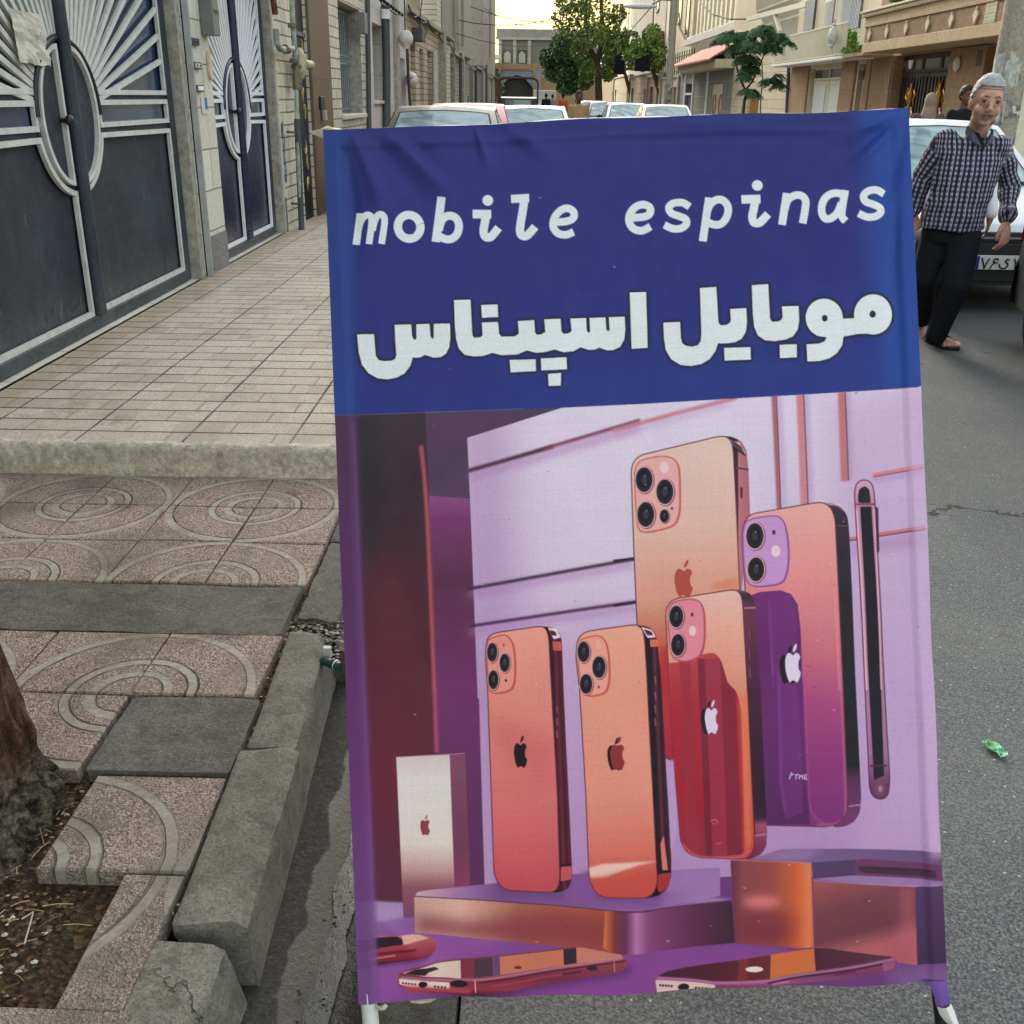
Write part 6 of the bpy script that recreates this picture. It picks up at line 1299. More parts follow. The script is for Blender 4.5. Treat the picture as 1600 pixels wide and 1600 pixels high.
put(sh, 'shirt', M_PLAID, man)
mb = MB(); nk = pm_(1530, 208, -.03)
for s_, ex in ((-1, 0), (1, 0)):
    a0 = nk + Vector((s_*.072, .02, .045)); a1 = nk + Vector((s_*.060, -.062, .012)); a2 = nk + Vector((s_*.012, -.102, -.075)); a3 = nk + Vector((s_*.062, -.082, -.048)); a4 = nk + Vector((s_*.084, .0, .006))
    mb.add([a0, a1, a2, a3, a4] + [v + Vector((0, .012, -.006)) for v in (a0, a1, a2, a3, a4)], [(0, 1, 3, 4), (1, 2, 3), (5, 9, 8, 6), (6, 8, 7)], False)
mb.build('collar', cloth('collar_cotton', C(84, 81, 96)[:3]), man)
mb = MB(); a = nk + Vector((0, -.085, -.055)); mb.add([nk + Vector((-.060, -.062, .010)), nk + Vector((-.034, -.082, .004)), nk + Vector((.0, -.108, -.062)), nk + Vector((.034, -.082, .004)), nk + Vector((.060, -.062, .010)), nk + Vector((.0, -.112, -.098))], [(0, 1, 2, 5), (5, 2, 3, 4)]); mb.build('collar_lining', plain('black_lining', C(24, 24, 30)[:3], .8), man)
mb = MB(); a = pm_(1519, 232, -.13); c2 = pm_(1506, 350, -.13); mb.bar(a + Vector((.0, -.002, 0)), c2, .022, .006) ; 
# trousers
b = MB(); estack(b, [(pm_(1489, 338, .02), .150, .105), (pm_(1487, 352, .03), .168, .115), (pm_(1486, 366, .03), .175, .118), (pm_(1486, 378, .03), .160, .11)])
limb(b, [hipL, kL, aL + (kL-aL)*.08], [.108, .083, .072]); limb(b, [hipR + Vector((0, 0, -.02)), kR, aR + Vector((0, .02, .01))], [.112, .088, .070])
put(remesh(b, .010, 3), 'trousers', M_TROUS, man)
# open sandals
M_LEATH = plain('black_leather', C(26, 24, 24)[:3], .5, .4); mb = MB()
c = (toe+heel)/2; mb.prism([(toe.x+.055, toe.y-.035), (toe.x+.04, toe.y-.06), (toe.x-.03, toe.y-.062), (toe.x-.07, toe.y-.02), (heel.x-.055, heel.y-.02), (heel.x-.045, heel.y+.045), (heel.x+.03, heel.y+.055), (heel.x+.05, heel.y)], 'z', .002, .026); mb.build('sandal_sole', M_LEATH, man, .005)
b = MB(); limb(b, [toe.lerp(heel, .30) + Vector((-.055, 0, -.012)), toe.lerp(heel, .34) + Vector((-.01, 0, .034)), toe.lerp(heel, .30) + Vector((.045, 0, -.012))], [.022, .026, .022]); limb(b, [toe.lerp(heel, .65) + Vector((-.05, 0, -.0)), toe.lerp(heel, .6) + Vector((0, 0, .05)), toe.lerp(heel, .65) + Vector((.045, 0, .0))], [.02, .022, .02]); put(remesh(b, .007, 1), 'sandal_strap', M_LEATH, man)
b = MB(); limb(b, [aL + Vector((.01, .08, -.03)), aL + Vector((-.01, .03, -.12)), tl + Vector((0, .03, -.02))], [.034, .036, .032]); put(remesh(b, .009, 1), 'sandal_sole', M_LEATH, man)

# ---- simple passers-by, each one body with clothes and hair
def passer(lab, x, y, h, shirt, trousers, rz=0.0, scarf=None, skin=M_SKIND, z0=0.0, stride=.16, grp=None, hair=M_DARKH, build=1.0):
    t = local_thing('person', lab, 'person', (x, y, z0), rz, grp); s = h/1.75
    V_3 = lambda a, b, c: Vector((a*s, b*s, c*s))
    hm = Matrix.Translation(V_3(0, -.03, 1.625)) @ Matrix.Scale(s*1.06, 4)
    b = MB(); head_parts(b, hm); limb(b, [V_3(0, 0, 1.56), V_3(0, .01, 1.42)], [.052*s, .06*s]); estack(b, [(V_3(0, 0, 1.42), .15*s, .08*s), (V_3(0, 0, 1.2), .14*s, .1*s), (V_3(0, 0, .95), .14*s, .1*s)])
    arms = [[V_3(q*.19, 0, 1.40), V_3(q*.24, .02, 1.12), V_3(q*.25, -.05*q-.05, .87)] for q in (-1, 1)]
    for q, A_ in zip((-1, 1), arms): limb(b, A_, [.05*s, .04*s, .03*s]); hand_parts(b, A_[2], (0, 0, -1), (-q*.3, -1, 0), s, .6)
    legs = [[V_3(q*.09, 0, .92), V_3(q*.10, -q*stride*.7-.03, .50), V_3(q*.10, -q*stride, .09)] for q in (-1, 1)]
    for L_ in legs: limb(b, L_, [.08*s, .055*s, .04*s]); limb(b, [L_[2], L_[2] + V_3(0, -.12, -.04)], [.04*s, .032*s])
    put(remesh(b, .014, 2), 'body', skin, t)
    b = MB(); k = s*build; estack(b, [(V_3(0, 0, 1.47), .08*k, .07*k), (V_3(0, 0, 1.42), .18*k, .10*k), (V_3(0, 0, 1.30), .20*k, .125*k), (V_3(0, 0, 1.1), .185*k, .13*k), (V_3(0, 0, .86), .19*k, .125*k)])
    for A_ in arms: limb(b, [A_[0], A_[1], A_[2] + V_3(0, 0, .05)], [.068*s, .060*s, .048*s])
    put(remesh(b, .016, 3), 'shirt' if not scarf else 'coat', shirt, t)
    b = MB(); estack(b, [(V_3(0, 0, .97), .155*s, .11*s), (V_3(0, 0, .84), .165*s, .115*s)])
    for L_ in legs: limb(b, [L_[0], L_[1], L_[2] + V_3(0, 0, .02)], [.10*s, .078*s, .062*s])
    put(remesh(b, .018, 3), 'trousers', trousers, t)
    for L_ in legs: b = MB(); limb(b, [L_[2] + V_3(0, .02, -.045), L_[2] + V_3(0, -.15, -.055)], [.045*s, .036*s]); put(remesh(b, .014, 1), 'shoe', M_LEATH, t)
    if scarf:
        b = MB(); c_ = hm @ Vector((0, .02, .02)); b.ell(c_, (.10*s, .125*s, .135*s), 20, 14); limb(b, [hm @ Vector((0, .02, -.04)), V_3(0, .02, 1.40)], [.10*s, .13*s]); put(remesh(b, .012, 3), 'headscarf', scarf, t)
    else:
        mb = MB(); hair_cap(mb, hm, .075, .01, -.05, .7, .008, 3); mb.build('hair', hair, t)
        face_bits(t, hm, hair)
    return t
p = ony(903, 200, 25.5); passer('man in a beige shirt with short dark hair walking between the cars', p.x, 25.5, 1.66, cloth('beige_shirt', C(176, 146, 108)[:3]), cloth('grey_trousers', C(60, 60, 64)[:3]), R(8), build=1.02)
p = ony(879, 180, 58); passer('man in an orange top and dark trousers far down the road', p.x, 58, 1.72, cloth('orange_top', C(200, 104, 76)[:3]), cloth('navy_trousers', C(32, 36, 50)[:3]), R(160))
p = ony(853, 170, 66); passer('person in a navy jacket with back turned near the white van', p.x, 66, 1.70, cloth('navy_jacket', C(34, 38, 56)[:3]), M_TROUS, R(180))
p = ony(863, 170, 72); passer('person in a pale grey top beyond the orange one', p.x, 72, 1.68, cloth('grey_top', C(150, 150, 146)[:3]), M_TROUS, R(180))
p = ony(1451, 180, 15.5); passer('woman in a pinkish beige headscarf in front of the gilded gate', p.x, 15.5, 1.50, cloth('mauve_coat', C(96, 84, 84)[:3]), M_TROUS, R(160), scarf=cloth('beige_scarf', C(150, 132, 122)[:3]), z0=.15)
p = ony(1506, 165, 14.2); passer('dark-haired man in a black shirt half hidden behind the silver-haired man', p.x, 14.2, 1.58, cloth('black_shirt', C(30, 32, 38)[:3]), M_TROUS, R(20), z0=.15)
p = ony(1540, 166, 7.85); wp = passer('person in a white shirt walking right behind the silver-haired man', p.x-.175, 7.85, 1.58, stride=.04, shirt=cloth('white_shirt', C(214, 212, 214)[:3]), trousers=M_TROUS, rz=0.0, hair=M_DARKH)
wp.rotation_euler.y = R(6.5)                       # leans into the stride
# ================================================================ THE PRINTED BANNER
# the print is painted here as polygons and strokes onto a fine grid, one colour per grid vertex
PD = 1.76                                              # metres from the lens to the banner, along the view
CT = [(506., 204.), (1418., 170.5), (561., 1566.), (1478.5, 1533.)]    # corners TL TR BL BR
NU, NV = 820, 1230
def bil(u, v): 
    a = [np.array(c) for c in CT]; u = np.asarray(u)[..., None]; v = np.asarray(v)[..., None]
    return (a[0]*(1-u) + a[1]*u)*(1-v) + (a[2]*(1-u) + a[3]*u)*v
def inv(p):
    p = np.asarray(p, float); u = (p[..., 0]-530)/915.; v = (p[..., 1]-190)/1363.
    for _ in range(8):
        e = p - bil(u, v); v = v + (e[..., 1] + .0365*e[..., 0])/1364.; u = u + (e[..., 0] - .04*e[..., 1])/915.
    return np.stack([u*(NU-1), v*(NV-1)], -1)
_v, _u = np.mgrid[0:NV, 0:NU]; PX = bil(_u/(NU-1.), _v/(NV-1.)).astype(np.float32); PXX, PXY = PX[..., 0], PX[..., 1]
CAN = np.zeros((NV, NU, 3), np.float32)
def tr(z, pts):
    o = {0: (0, 0, 1), 1: (490, 160, 3.2), 2: (940, 160, 1600/520.), 3: (520, 600, 1600/480.), 4: (960, 600, 1600/520.), 5: (540, 1080, 1538/500.), 6: (980, 1050, 1571/540.)}[z]
    return [(o[0] + x/o[2], o[1] + y/o[2]) for x, y in pts]
def crom(pts, closed=True, k=6):
    n = len(pts); out = []
    P_ = lambda i: np.array(pts[i % n] if closed else pts[min(max(i, 0), n-1)], float)
    for i in range(n if closed else n-1):
        a, b, c, d = P_(i-1), P_(i), P_(i+1), P_(i+2)
        for t in np.arange(k)/k: out.append(tuple(.5*((2*b) + (-a+c)*t + (2*a-5*b+4*c-d)*t*t + (-a+3*b-3*c+d)*t**3)))
    if not closed: out.append(tuple(pts[-1]))
    return out
def cover(polys, SS=4):
    """anti-aliased coverage of polygons given in photo pixels (non-zero by union)"""
    M_ = np.zeros((NV, NU), np.float32)
    for pl in polys:
        q = inv(np.array(pl)); y0 = max(0, int(math.floor(q[:, 1].min()))); y1 = min(NV-1, int(math.ceil(q[:, 1].max())))
        x0 = max(0, int(math.floor(q[:, 0].min()))-1); x1 = min(NU, int(math.ceil(q[:, 0].max()))+2)
        if y1 < y0 or x1 <= x0: continue
        W_ = x1-x0; acc = np.zeros((y1-y0+1, W_+2), np.float32)
        ax, ay = q[:, 0], q[:, 1]; bx, by = np.roll(ax, -1), np.roll(ay, -1)
        for j in range(y0, y1+1):
            for s_ in range(SS):
                yy_ = j - .5 + (s_+.5)/SS
                m_ = ((ay <= yy_) & (by > yy_)) | ((by <= yy_) & (ay > yy_))
                if not m_.any(): continue
                xs_ = np.sort(ax[m_] + (yy_-ay[m_])*(bx[m_]-ax[m_])/(by[m_]-ay[m_])) + .5 - x0
                for a, b in zip(xs_[::2], xs_[1::2]):
                    a = min(max(a, 0), W_); b = min(max(b, 0), W_)
                    if b <= a: continue
                    r_ = acc[j-y0]
                    for e, sg in ((a, 1), (b, -1)):
                        i_ = int(e); f_ = e-i_; r_[i_] += sg*(1-f_); r_[i_+1] += sg*f_
        c_ = np.clip(np.cumsum(acc, 1)[:, :W_]/SS, 0, 1)
        M_[y0:y1+1, x0:x1] = np.maximum(M_[y0:y1+1, x0:x1], c_[:, :])
    return M_
def blur(m_, r):
    r = int(r)
    if r < 1: return m_
    for _ in range(2):
        for ax in (0, 1):
            p_ = np.pad(m_, [(r+1, r) if a == ax else (0, 0) for a in (0, 1)], mode='edge'); c_ = np.cumsum(p_, ax, dtype=np.float64)
            m_ = ((c_[2*r+1:, :] - c_[:-2*r-1, :]) if ax == 0 else (c_[:, 2*r+1:] - c_[:, :-2*r-1])).astype(np.float32)/(2*r+1)
    return m_
def grad(p0, p1, stops):
    d = np.array(p1, float)-np.array(p0, float); t = ((PXX-p0[0])*d[0] + (PXY-p0[1])*d[1])/(d @ d)
    ts = [s_[0] for s_ in stops]; return np.stack([np.interp(t, ts, [s_[1][k] for s_ in stops]) for k in range(3)], -1)
def paint(m_, c, al=1.0):
    c = np.array(c, np.float32) if not isinstance(c, np.ndarray) else c
    a = (m_*al)[..., None]; CAN[:] = CAN*(1-a) + c*a
def poly_(z, pts, c, al=1.0, b=0, smooth=False, clip=None):
    p = tr(z, pts); p = crom(p) if smooth else rnd(p, 1.6, 3)
    m_ = cover([p]); m_ = blur(m_, b) if b else m_
    if clip is not None: m_ = m_*clip
    paint(m_, c, al); return m_
def stroke_polys(pts, w, smooth=True, k=6):
    p = crom(pts, False, k) if smooth and len(pts) > 2 else pts
    p = [np.array(q, float) for q in p]; L, Rr = [], []
    for i, q in enumerate(p):
        t = p[min(i+1, len(p)-1)] - p[max(i-1, 0)]; t = t/(np.hypot(*t)+1e-9); nn = np.array([-t[1], t[0]])*w/2; L.append(q+nn); Rr.append(q-nn)
    out = []
    for i in range(len(p)-1):
        d = p[i+1]-p[i]; d = d/(np.hypot(*d)+1e-9); e0 = d*.9 if i > 0 else 0*d; e1 = d*.9 if i < len(p)-2 else 0*d
        out.append([tuple(L[i]-e0), tuple(L[i+1]+e1), tuple(Rr[i+1]+e1), tuple(Rr[i]-e0)])
    return out
def rnd(pts, r=6.0, k=5):
    out = []; n = len(pts)
    for i in range(n):
        a, b, c = (np.array(pts[(i+j) % n], float) for j in (-1, 0, 1))
        la, lc = np.hypot(*(a-b)), np.hypot(*(c-b))
        if la < 1e-6 or lc < 1e-6: out.append(tuple(b)); continue
        p0 = b + (a-b)*min(r, la*.46)/la; p2 = b + (c-b)*min(r, lc*.46)/lc
        for t in np.linspace(0, 1, k): out.append(tuple((1-t)**2*p0 + 2*t*(1-t)*b + t*t*p2))
    return out
def stroke(z, pts, w, c, al=1.0, b=0, smooth=False, clip=None):
    s_ = {0: 1, 1: 3.2, 2: 3.077, 3: 3.333, 4: 3.077, 5: 3.076, 6: 2.909}[z]
    m_ = cover(stroke_polys(tr(z, pts), w/s_, smooth)); m_ = blur(m_, b) if b else m_
    if clip is not None: m_ = m_*clip
    paint(m_, c, al); return m_
def ellp(cx, cy, rx, ry, rot=0.0, n=36):
    cr, sr = math.cos(rot), math.sin(rot)
    return [(cx + rx*math.cos(2*math.pi*i/n)*cr - ry*math.sin(2*math.pi*i/n)*sr, cy + rx*math.cos(2*math.pi*i/n)*sr + ry*math.sin(2*math.pi*i/n)*cr) for i in range(n)]
def ell_(z, cx, cy, rx, ry, c, al=1.0, b=0, rot=0.0, clip=None): return poly_(z, ellp(cx, cy, rx, ry, rot), c, al, b, clip=clip)
P0 = lambda z, x, y: tr(z, [(x, y)])[0]

# --- blue field
CAN[:] = grad((700, 200), (760, 640), [(0, (44, 54, 122)), (.3, (44, 46, 122)), (.62, (42, 46, 124)), (1, (40, 54, 134))])
paint(blur(cover([[(600, 180), (1100, 180), (1000, 420), (640, 640), (560, 500)]]), 60), (54, 50, 130), .5)
paint(blur(cover([[(1340, 160), (1440, 160), (1450, 620), (1380, 620)]]), 16), (38, 74, 158), .8)
paint(blur(cover([[(500, 160), (545, 160), (560, 660), (520, 660)]]), 8), (40, 68, 140), .75)

# --- the picture below
pic = tr(3, [(-10, 166), (480, 148), (1190, 124), (1600, 105)]) + tr(4, [(1452, 18)]) + [(1445, 600), (1500, 1620), (500, 1620), (500, 655)]
PM = cover([pic])
def pp(*a, **k): return poly_(*a, clip=PM, **k)
paint(PM, grad((1050, 620), (1150, 1340), [(0, (222, 210, 226)), (.18, (214, 200, 222)), (.5, (198, 170, 208)), (.8, (188, 152, 196)), (1, (178, 140, 190))]))
paint(blur(cover([[(720, 640), (800, 640), (800, 1400), (730, 1400)]]), 30)*PM, (176, 140, 196), .75)
paint(blur(cover([[(800, 640), (1200, 620), (1180, 900), (860, 960)]]), 40)*PM, (222, 214, 226), .6)
paint(blur(cover([[(1300, 620), (1480, 600), (1500, 1340), (1340, 1340)]]), 22)*PM, (196, 166, 206), .6)
pp(3, [(480, 100), (1300, 60), (1190, 125), (700, 280), (715, 600), (480, 590)], grad(P0(3, 500, 150), P0(3, 700, 600), [(0, (92, 62, 84)), (.6, (84, 60, 92)), (1, (92, 64, 98))]))
pp(3, [(490, 580), (715, 597), (755, 1640), (790, 1640), (800, 2740), (430, 2740)], grad(P0(3, 600, 580), P0(5, 550, 900), [(0, (150, 76, 128)), (.06, (126, 58, 104)), (.22, (96, 48, 72)), (.5, (118, 50, 100)), (.75, (104, 48, 92)), (1, (98, 46, 84))]))
poly_(5, [(640, -10), (690, -10), (705, 930), (668, 930)], (180, 150, 196), clip=PM)
pp(3, [(-20, 150), (482, 140), (545, 1640), (430*.0+560, 2700), (0, 2760)], grad(P0(3, 300, 150), P0(5, 300, 1000), [(0, (70, 50, 58)), (.15, (60, 42, 48)), (.45, (82, 38, 44)), (.75, (104, 42, 54)), (1, (96, 44, 58))]))
paint(blur(cover([tr(3, [(80, 160), (250, 160), (230, 1000), (120, 900)])]), 14)*PM, (44, 46, 52), .6)
paint(blur(cover([tr(3, [(180, 900), (420, 900), (480, 2300), (180, 2300)])]), 24)*PM, (112, 38, 48), .45)
stroke(3, [(460, 320), (492, 700), (530, 1600)], 22, (190, 86, 88), .9, 1, True, PM)
stroke(5, [(428, -10), (438, 295)], 22, (176, 84, 96), .9, 1, False, PM)
# floor
pp(5, [(-60, 1003), (270, 1015), (400, 1100), (1000, 900), (1700, 900), (3000, 840), (3000, 1700), (-60, 1700)], grad(P0(5, 200, 1010), P0(5, 500, 1560), [(0, (156, 116, 184)), (.25, (146, 86, 160)), (.6, (152, 80, 148)), (1, (112, 58, 128))]))
pp(5, [(60, 1003), (285, 1018), (290, 1085), (66, 1115)], (172, 140, 196), b=2)
pp(6, [(-520, 1250), (-60, 1200), (500, 1225), (900, 1270), (400, 1500), (-520, 1500)], (150, 74, 146), al=.7, b=14)
paint(blur(cover([tr(6, [(1180, 1330), (1470, 1330), (1490, 1560), (1200, 1400)])]), 10)*PM, (134, 92, 164), .8)
# mouldings on the wall
for a, b_, z in (((705, 452), (1595, 194), 3), ((700, 1068), (1572, 912), 3), ((708, 1262), (1585, 1135), 3)):
    sh = 34 if a[1] < 500 else 26
    stroke(z, [(a[0]+5, a[1]+sh), (b_[0], b_[1]+sh)], 46, (176, 128, 180), .55, 5, clip=PM)
stroke(3, [(705, 452), (1150, 325)], 20, (88, 46, 62), clip=PM, b=1); stroke(3, [(1100, 338), (1600, 194)], 18, (176, 96, 108), .85, clip=PM, b=1); stroke(3, [(1050, 350), (1600, 186)], 8, (96, 50, 66), clip=PM, b=1)
stroke(4, [(-10, 226), (300, 140), (590, 66)], 20, (204, 124, 120), .9, 1, clip=PM); stroke(4, [(0, 250), (560, 92)], 22, (190, 150, 196), .5, 4, clip=PM)
stroke(3, [(700, 1068), (1572, 912)], 15, (62, 36, 54), clip=PM, b=1); stroke(3, [(706, 1262), (1585, 1133)], 14, (70, 34, 56), clip=PM, b=1)
stroke(4, [(-5, 852), (110, 838)], 14, (62, 36, 54), clip=PM); stroke(4, [(-5, 1066), (110, 1048)], 14, (62, 36, 54), clip=PM)
for pts, c in (([(755, 55), (779, 55), (800, 600), (781, 600)], (172, 98, 98)), ([(875, 50), (911, 50), (932, 600), (896, 600)], (206, 134, 128)), ([(1073, 36), (1108, 36), (1127, 464), (1090, 470)], (198, 120, 114))):
    q = [(x+26, y) for x, y in pts]; pp(4, q, (176, 146, 200), al=.55, b=3); pp(4, pts, c, b=1)
    stroke(4, [pts[1], pts[2]], 7, (120, 60, 70), .8, clip=PM)
pp(4, [(1240, 445), (1480, 405), (1480, 440), (1245, 470)], (180, 146, 190), al=.6, b=3); pp(4, [(1240, 430), (1480, 384), (1482, 404), (1244, 447)], (216, 136, 126)); stroke(4, [(1244, 446), (1480, 405)], 6, (150, 84, 92), clip=PM)
pp(4, [(1130, 760), (1495, 700), (1500, 780), (1130, 830)], (168, 128, 184), al=.5, b=6); stroke(4, [(1125, 745), (1490, 688)], 17, (206, 122, 118), clip=PM); stroke(4, [(1125, 754), (1490, 698)], 7, (130, 70, 90), clip=PM)

def lens(z, x, y, rx, ry):
    ell_(z, x+3, y+2, rx*1.16, ry*1.14, (120, 60, 74)); ell_(z, x, y, rx*1.12, ry*1.10, (226, 176, 168)); ell_(z, x, y, rx, ry, (44, 34, 44)); ell_(z, x-1, y-1, rx*.72, ry*.74, (30, 24, 32)); ell_(z, x, y, rx*.34, ry*.36, (62, 52, 66)); ell_(z, x+rx*.1, y-ry*.3, rx*.12, ry*.1, (110, 96, 112))
def module(z, pts, c, co, w=7, sh=None):
    q = tr(z, pts); 
    m_ = cover([crom([(x+2.2, y+1.5) for x, y in q])]); paint(m_, co); paint(cover([crom(q)]), c)
    paint(cover(stroke_polys(crom(q)+[crom(q)[0]], w/3., False)), co, .85)
def apple(z, cx, cy, w, h, c, shear=0.0):
    b = [(-.5, .02), (-.47, -.14), (-.36, -.25), (-.2, -.27), (-.02, -.21), (.14, -.27), (.3, -.26), (.42, -.17), (.33, -.06), (.31, .05), (.35, .17), (.46, .25), (.38, .40), (.25, .50), (.1, .47), (-.04, .45), (-.2, .50), (-.32, .42), (-.45, .22)]
    lf = [(-.02, -.30), (.0, -.40), (.1, -.49), (.2, -.52), (.2, -.42), (.1, -.33)]
    f = lambda L: [(cx + x*w + shear*y*h, cy + y*h) for x, y in L]
    paint(np.maximum(cover([crom(tr(z, f(b)), k=4)]), cover([crom(tr(z, f(lf)), k=4)])), c)
OUT = (104, 42, 48)
def body(pts_list, fill, edge=OUT, w=1.8):
    pts_list = rnd(pts_list, 9)
    m_ = cover([pts_list]); paint(m_, fill); paint(cover(stroke_polys(pts_list+[pts_list[0]], w, False)), edge, .9); return m_

# phone A, tall gold
A = tr(4, [(82, 470), (80, 420), (90, 375), (125, 342), (500, 252), (540, 252), (562, 275), (572, 320), (603, 990), (640, 1800)]) + tr(6, [(212, 405), (165, 388)]) + tr(4, [(108, 1160)])
side = tr(4, [(500, 250), (560, 252), (608, 272), (636, 320), (645, 420), (652, 640), (612, 1000), (603, 990), (572, 320), (560, 272)])
paint(cover([rnd(side, 5)]), grad(P0(4, 575, 0), P0(4, 650, 0), [(0, (60, 34, 44)), (.22, (70, 40, 50)), (.3, (196, 116, 116)), (1, (176, 100, 108))]))
poly_(4, [(520, 256), (600, 282), (632, 335), (620, 330), (560, 290)], (226, 204, 204)); poly_(4, [(560, 262), (610, 300), (634, 350), (600, 330), (572, 300)], (54, 34, 44), .8)
stroke(4, [(583, 402), (645, 412)], 9, (110, 56, 66)); poly_(4, [(604, 495), (616, 497), (616, 552), (604, 548)], (96, 44, 56)); stroke(4, [(650, 640), (612, 740)], 5, (110, 56, 66))
mA = body(A, grad((1060, 700), (1100, 1190), [(0, (228, 196, 172)), (.25, (226, 186, 158)), (.48, (222, 152, 122)), (.62, (206, 96, 70)), (.75, (190, 52, 48)), (1, (176, 44, 50))]))
paint(blur(cover([tr(4, [(460, 990), (480, 955), (590, 930), (600, 990)])]), 2)*mA, (224, 130, 92), .8)
poly_(4, [(215, 1270), (540, 1240), (600, 1500), (215, 1500)], (186, 44, 46), .8, 4, clip=mA)
module(4, [(98, 480), (100, 410), (130, 368), (220, 348), (280, 358), (308, 400), (314, 500), (312, 610), (290, 670), (240, 695), (150, 712), (115, 690), (104, 600)], (232, 172, 158), (206, 100, 78))
for a in ((143, 460, 41, 60), (243, 518, 41, 60), (151, 627, 41, 60), (240, 635, 22, 32)): lens(4, *a)
ell_(4, 240, 402, 20, 28, (238, 206, 194)); ell_(4, 277, 598, 5, 7, (60, 30, 40))
apple(4, 334, 936, 92, 176, (182, 78, 58), -.02)

# phone C, edge on
Cc = tr(4, [(1155, 530), (1160, 488), (1178, 466), (1205, 460), (1232, 470), (1246, 500), (1252, 560)]) + tr(6, [(1166, 0), (1192, 480), (1188, 550), (1170, 574), (1142, 578), (1115, 564), (1100, 530), (1078, 0)])
body(Cc, grad(P0(4, 0, 480), P0(6, 0, 570), [(0, (214, 176, 190)), (.1, (196, 138, 150)), (.5, (190, 132, 158)), (.9, (168, 110, 146)), (1, (110, 56, 86))]), (84, 40, 60))
poly_(4, [(1172, 540), (1178, 505), (1205, 490), (1226, 508), (1232, 560), (1232, 572), (1174, 572)], (44, 34, 42)); stroke(4, [(1155, 578), (1252, 578)], 8, (120, 66, 84))
paint(cover([tr(4, [(1182, 590), (1236, 588)]) + tr(6, [(1153, 0), (1166, 470), (1120, 490), (1096, 0)])]), (34, 30, 42))
stroke(4, [(1166, 600), (1190, 1000), (1214, 1470)], 9, (232, 176, 178)); stroke(4, [(1250, 600), (1266, 1000), (1284, 1470)], 7, (226, 168, 178))
stroke(6, [(1102, 425), (1180, 425)], 8, (84, 36, 64)); ell_(6, 1148, 528, 24, 34, (128, 70, 96)); ell_(6, 1150, 530, 10, 14, (176, 120, 150))
poly_(4, [(1254, 590), (1268, 594), (1273, 806), (1260, 812)], (74, 44, 60))

# phone B, violet
Bb = tr(4, [(612, 720), (622, 664), (655, 625), (970, 570), (1010, 570), (1045, 598), (1062, 650)]) + tr(6, [(978, 0), (1003, 600), (990, 655), (950, 692), (900, 702), (620, 698), (560, 0)])
sB = tr(4, [(970, 568), (1050, 572), (1100, 595), (1122, 640), (1130, 720)]) + tr(6, [(1036, 0), (1063, 570), (1056, 640), (1030, 680), (985, 702), (930, 704), (985, 640), (1000, 600), (972, 0)]) + tr(4, [(1055, 640), (1040, 590)])
paint(cover([rnd(sB, 5)]), grad(P0(4, 0, 570), P0(6, 0, 700), [(0, (104, 72, 92)), (.05, (58, 44, 58)), (.5, (36, 36, 44)), (.84, (34, 36, 46)), (.88, (92, 50, 84)), (1, (116, 56, 100))]))
stroke(4, [(990, 568), (1080, 582), (1112, 610)], 10, (226, 200, 214), .9, 1); stroke(4, [(1072, 680), (1128, 684)], 6, (96, 70, 88)); stroke(6, [(1006, 610), (1060, 602)], 6, (190, 120, 160))
mB_ = body(Bb, grad((1290, 790), (1235, 1290), [(0, (232, 172, 150)), (.22, (230, 146, 132)), (.45, (212, 108, 118)), (.62, (176, 72, 116)), (.8, (146, 54, 110)), (1, (128, 48, 112))]))
stroke(4, [(1046, 640), (1060, 1000), (1082, 1470)], 8, (238, 150, 150), .7, 1, clip=mB_); stroke(6, [(968, 0), (992, 600), (960, 680), (860, 694)], 6, (214, 120, 140), .8, 1, True, clip=mB_)
prp = tr(4, [(620, 1030), (700, 1000), (800, 992), (850, 1010), (882, 1060), (895, 1180), (905, 1477)]) + tr(6, [(798, 0), (830, 690), (620, 700), (600, 0)])
paint(cover([prp])*mB_, grad(P0(4, 0, 1000), P0(6, 0, 690), [(0, (120, 50, 112)), (.3, (104, 38, 98)), (.6, (110, 44, 106)), (1, (92, 40, 90))]))
paint(cover([tr(4, [(750, 1020), (770, 1005), (840, 1015), (870, 1080), (885, 1477)]) + tr(6, [(775, 0), (800, 640), (720, 670), (690, 500), (676, 0)]) + tr(4, [(760, 1477)])])*mB_, (124, 52, 122), .55)
stroke(4, [(745, 1040), (760, 1400)], 7, (150, 84, 150), .7, 1, clip=mB_); stroke(6, [(690, 0), (700, 500), (720, 640)], 7, (140, 74, 140), .7, 1, clip=mB_); stroke(6, [(800, 0), (822, 500), (840, 640), (900, 690)], 6, (190, 96, 140), .6, 1, True, clip=mB_)
module(4, [(618, 760), (620, 700), (645, 655), (760, 634), (805, 650), (826, 700), (838, 800), (830, 900), (800, 955), (720, 972), (660, 968), (632, 930), (622, 850)], (196, 150, 200), (150, 82, 140))
lens(4, 675, 730, 42, 62); lens(4, 681, 891, 40, 58); ell_(4, 767, 713, 9, 12, (96, 46, 66)); ell_(4, 777, 803, 22, 28, (230, 206, 200))
apple(4, 836, 1352, 84, 180, (40, 26, 40)); apple(4, 860, 1343, 78, 182, (226, 214, 226)); 
for k, (a, b_) in enumerate([((738, 488), (748, 456)), ((742, 470), (758, 464)), ((768, 466), (768, 488)), ((764, 468), (780, 466)), ((784, 468), (782, 488)), ((784, 468), (792, 478)), ((796, 468), (797, 488)), ((804, 468), (806, 488)), ((806, 468), (818, 467)), ((806, 478), (816, 477)), ((806, 488), (819, 487))]): stroke(6, [a, b_], 4.5, (214, 190, 214))

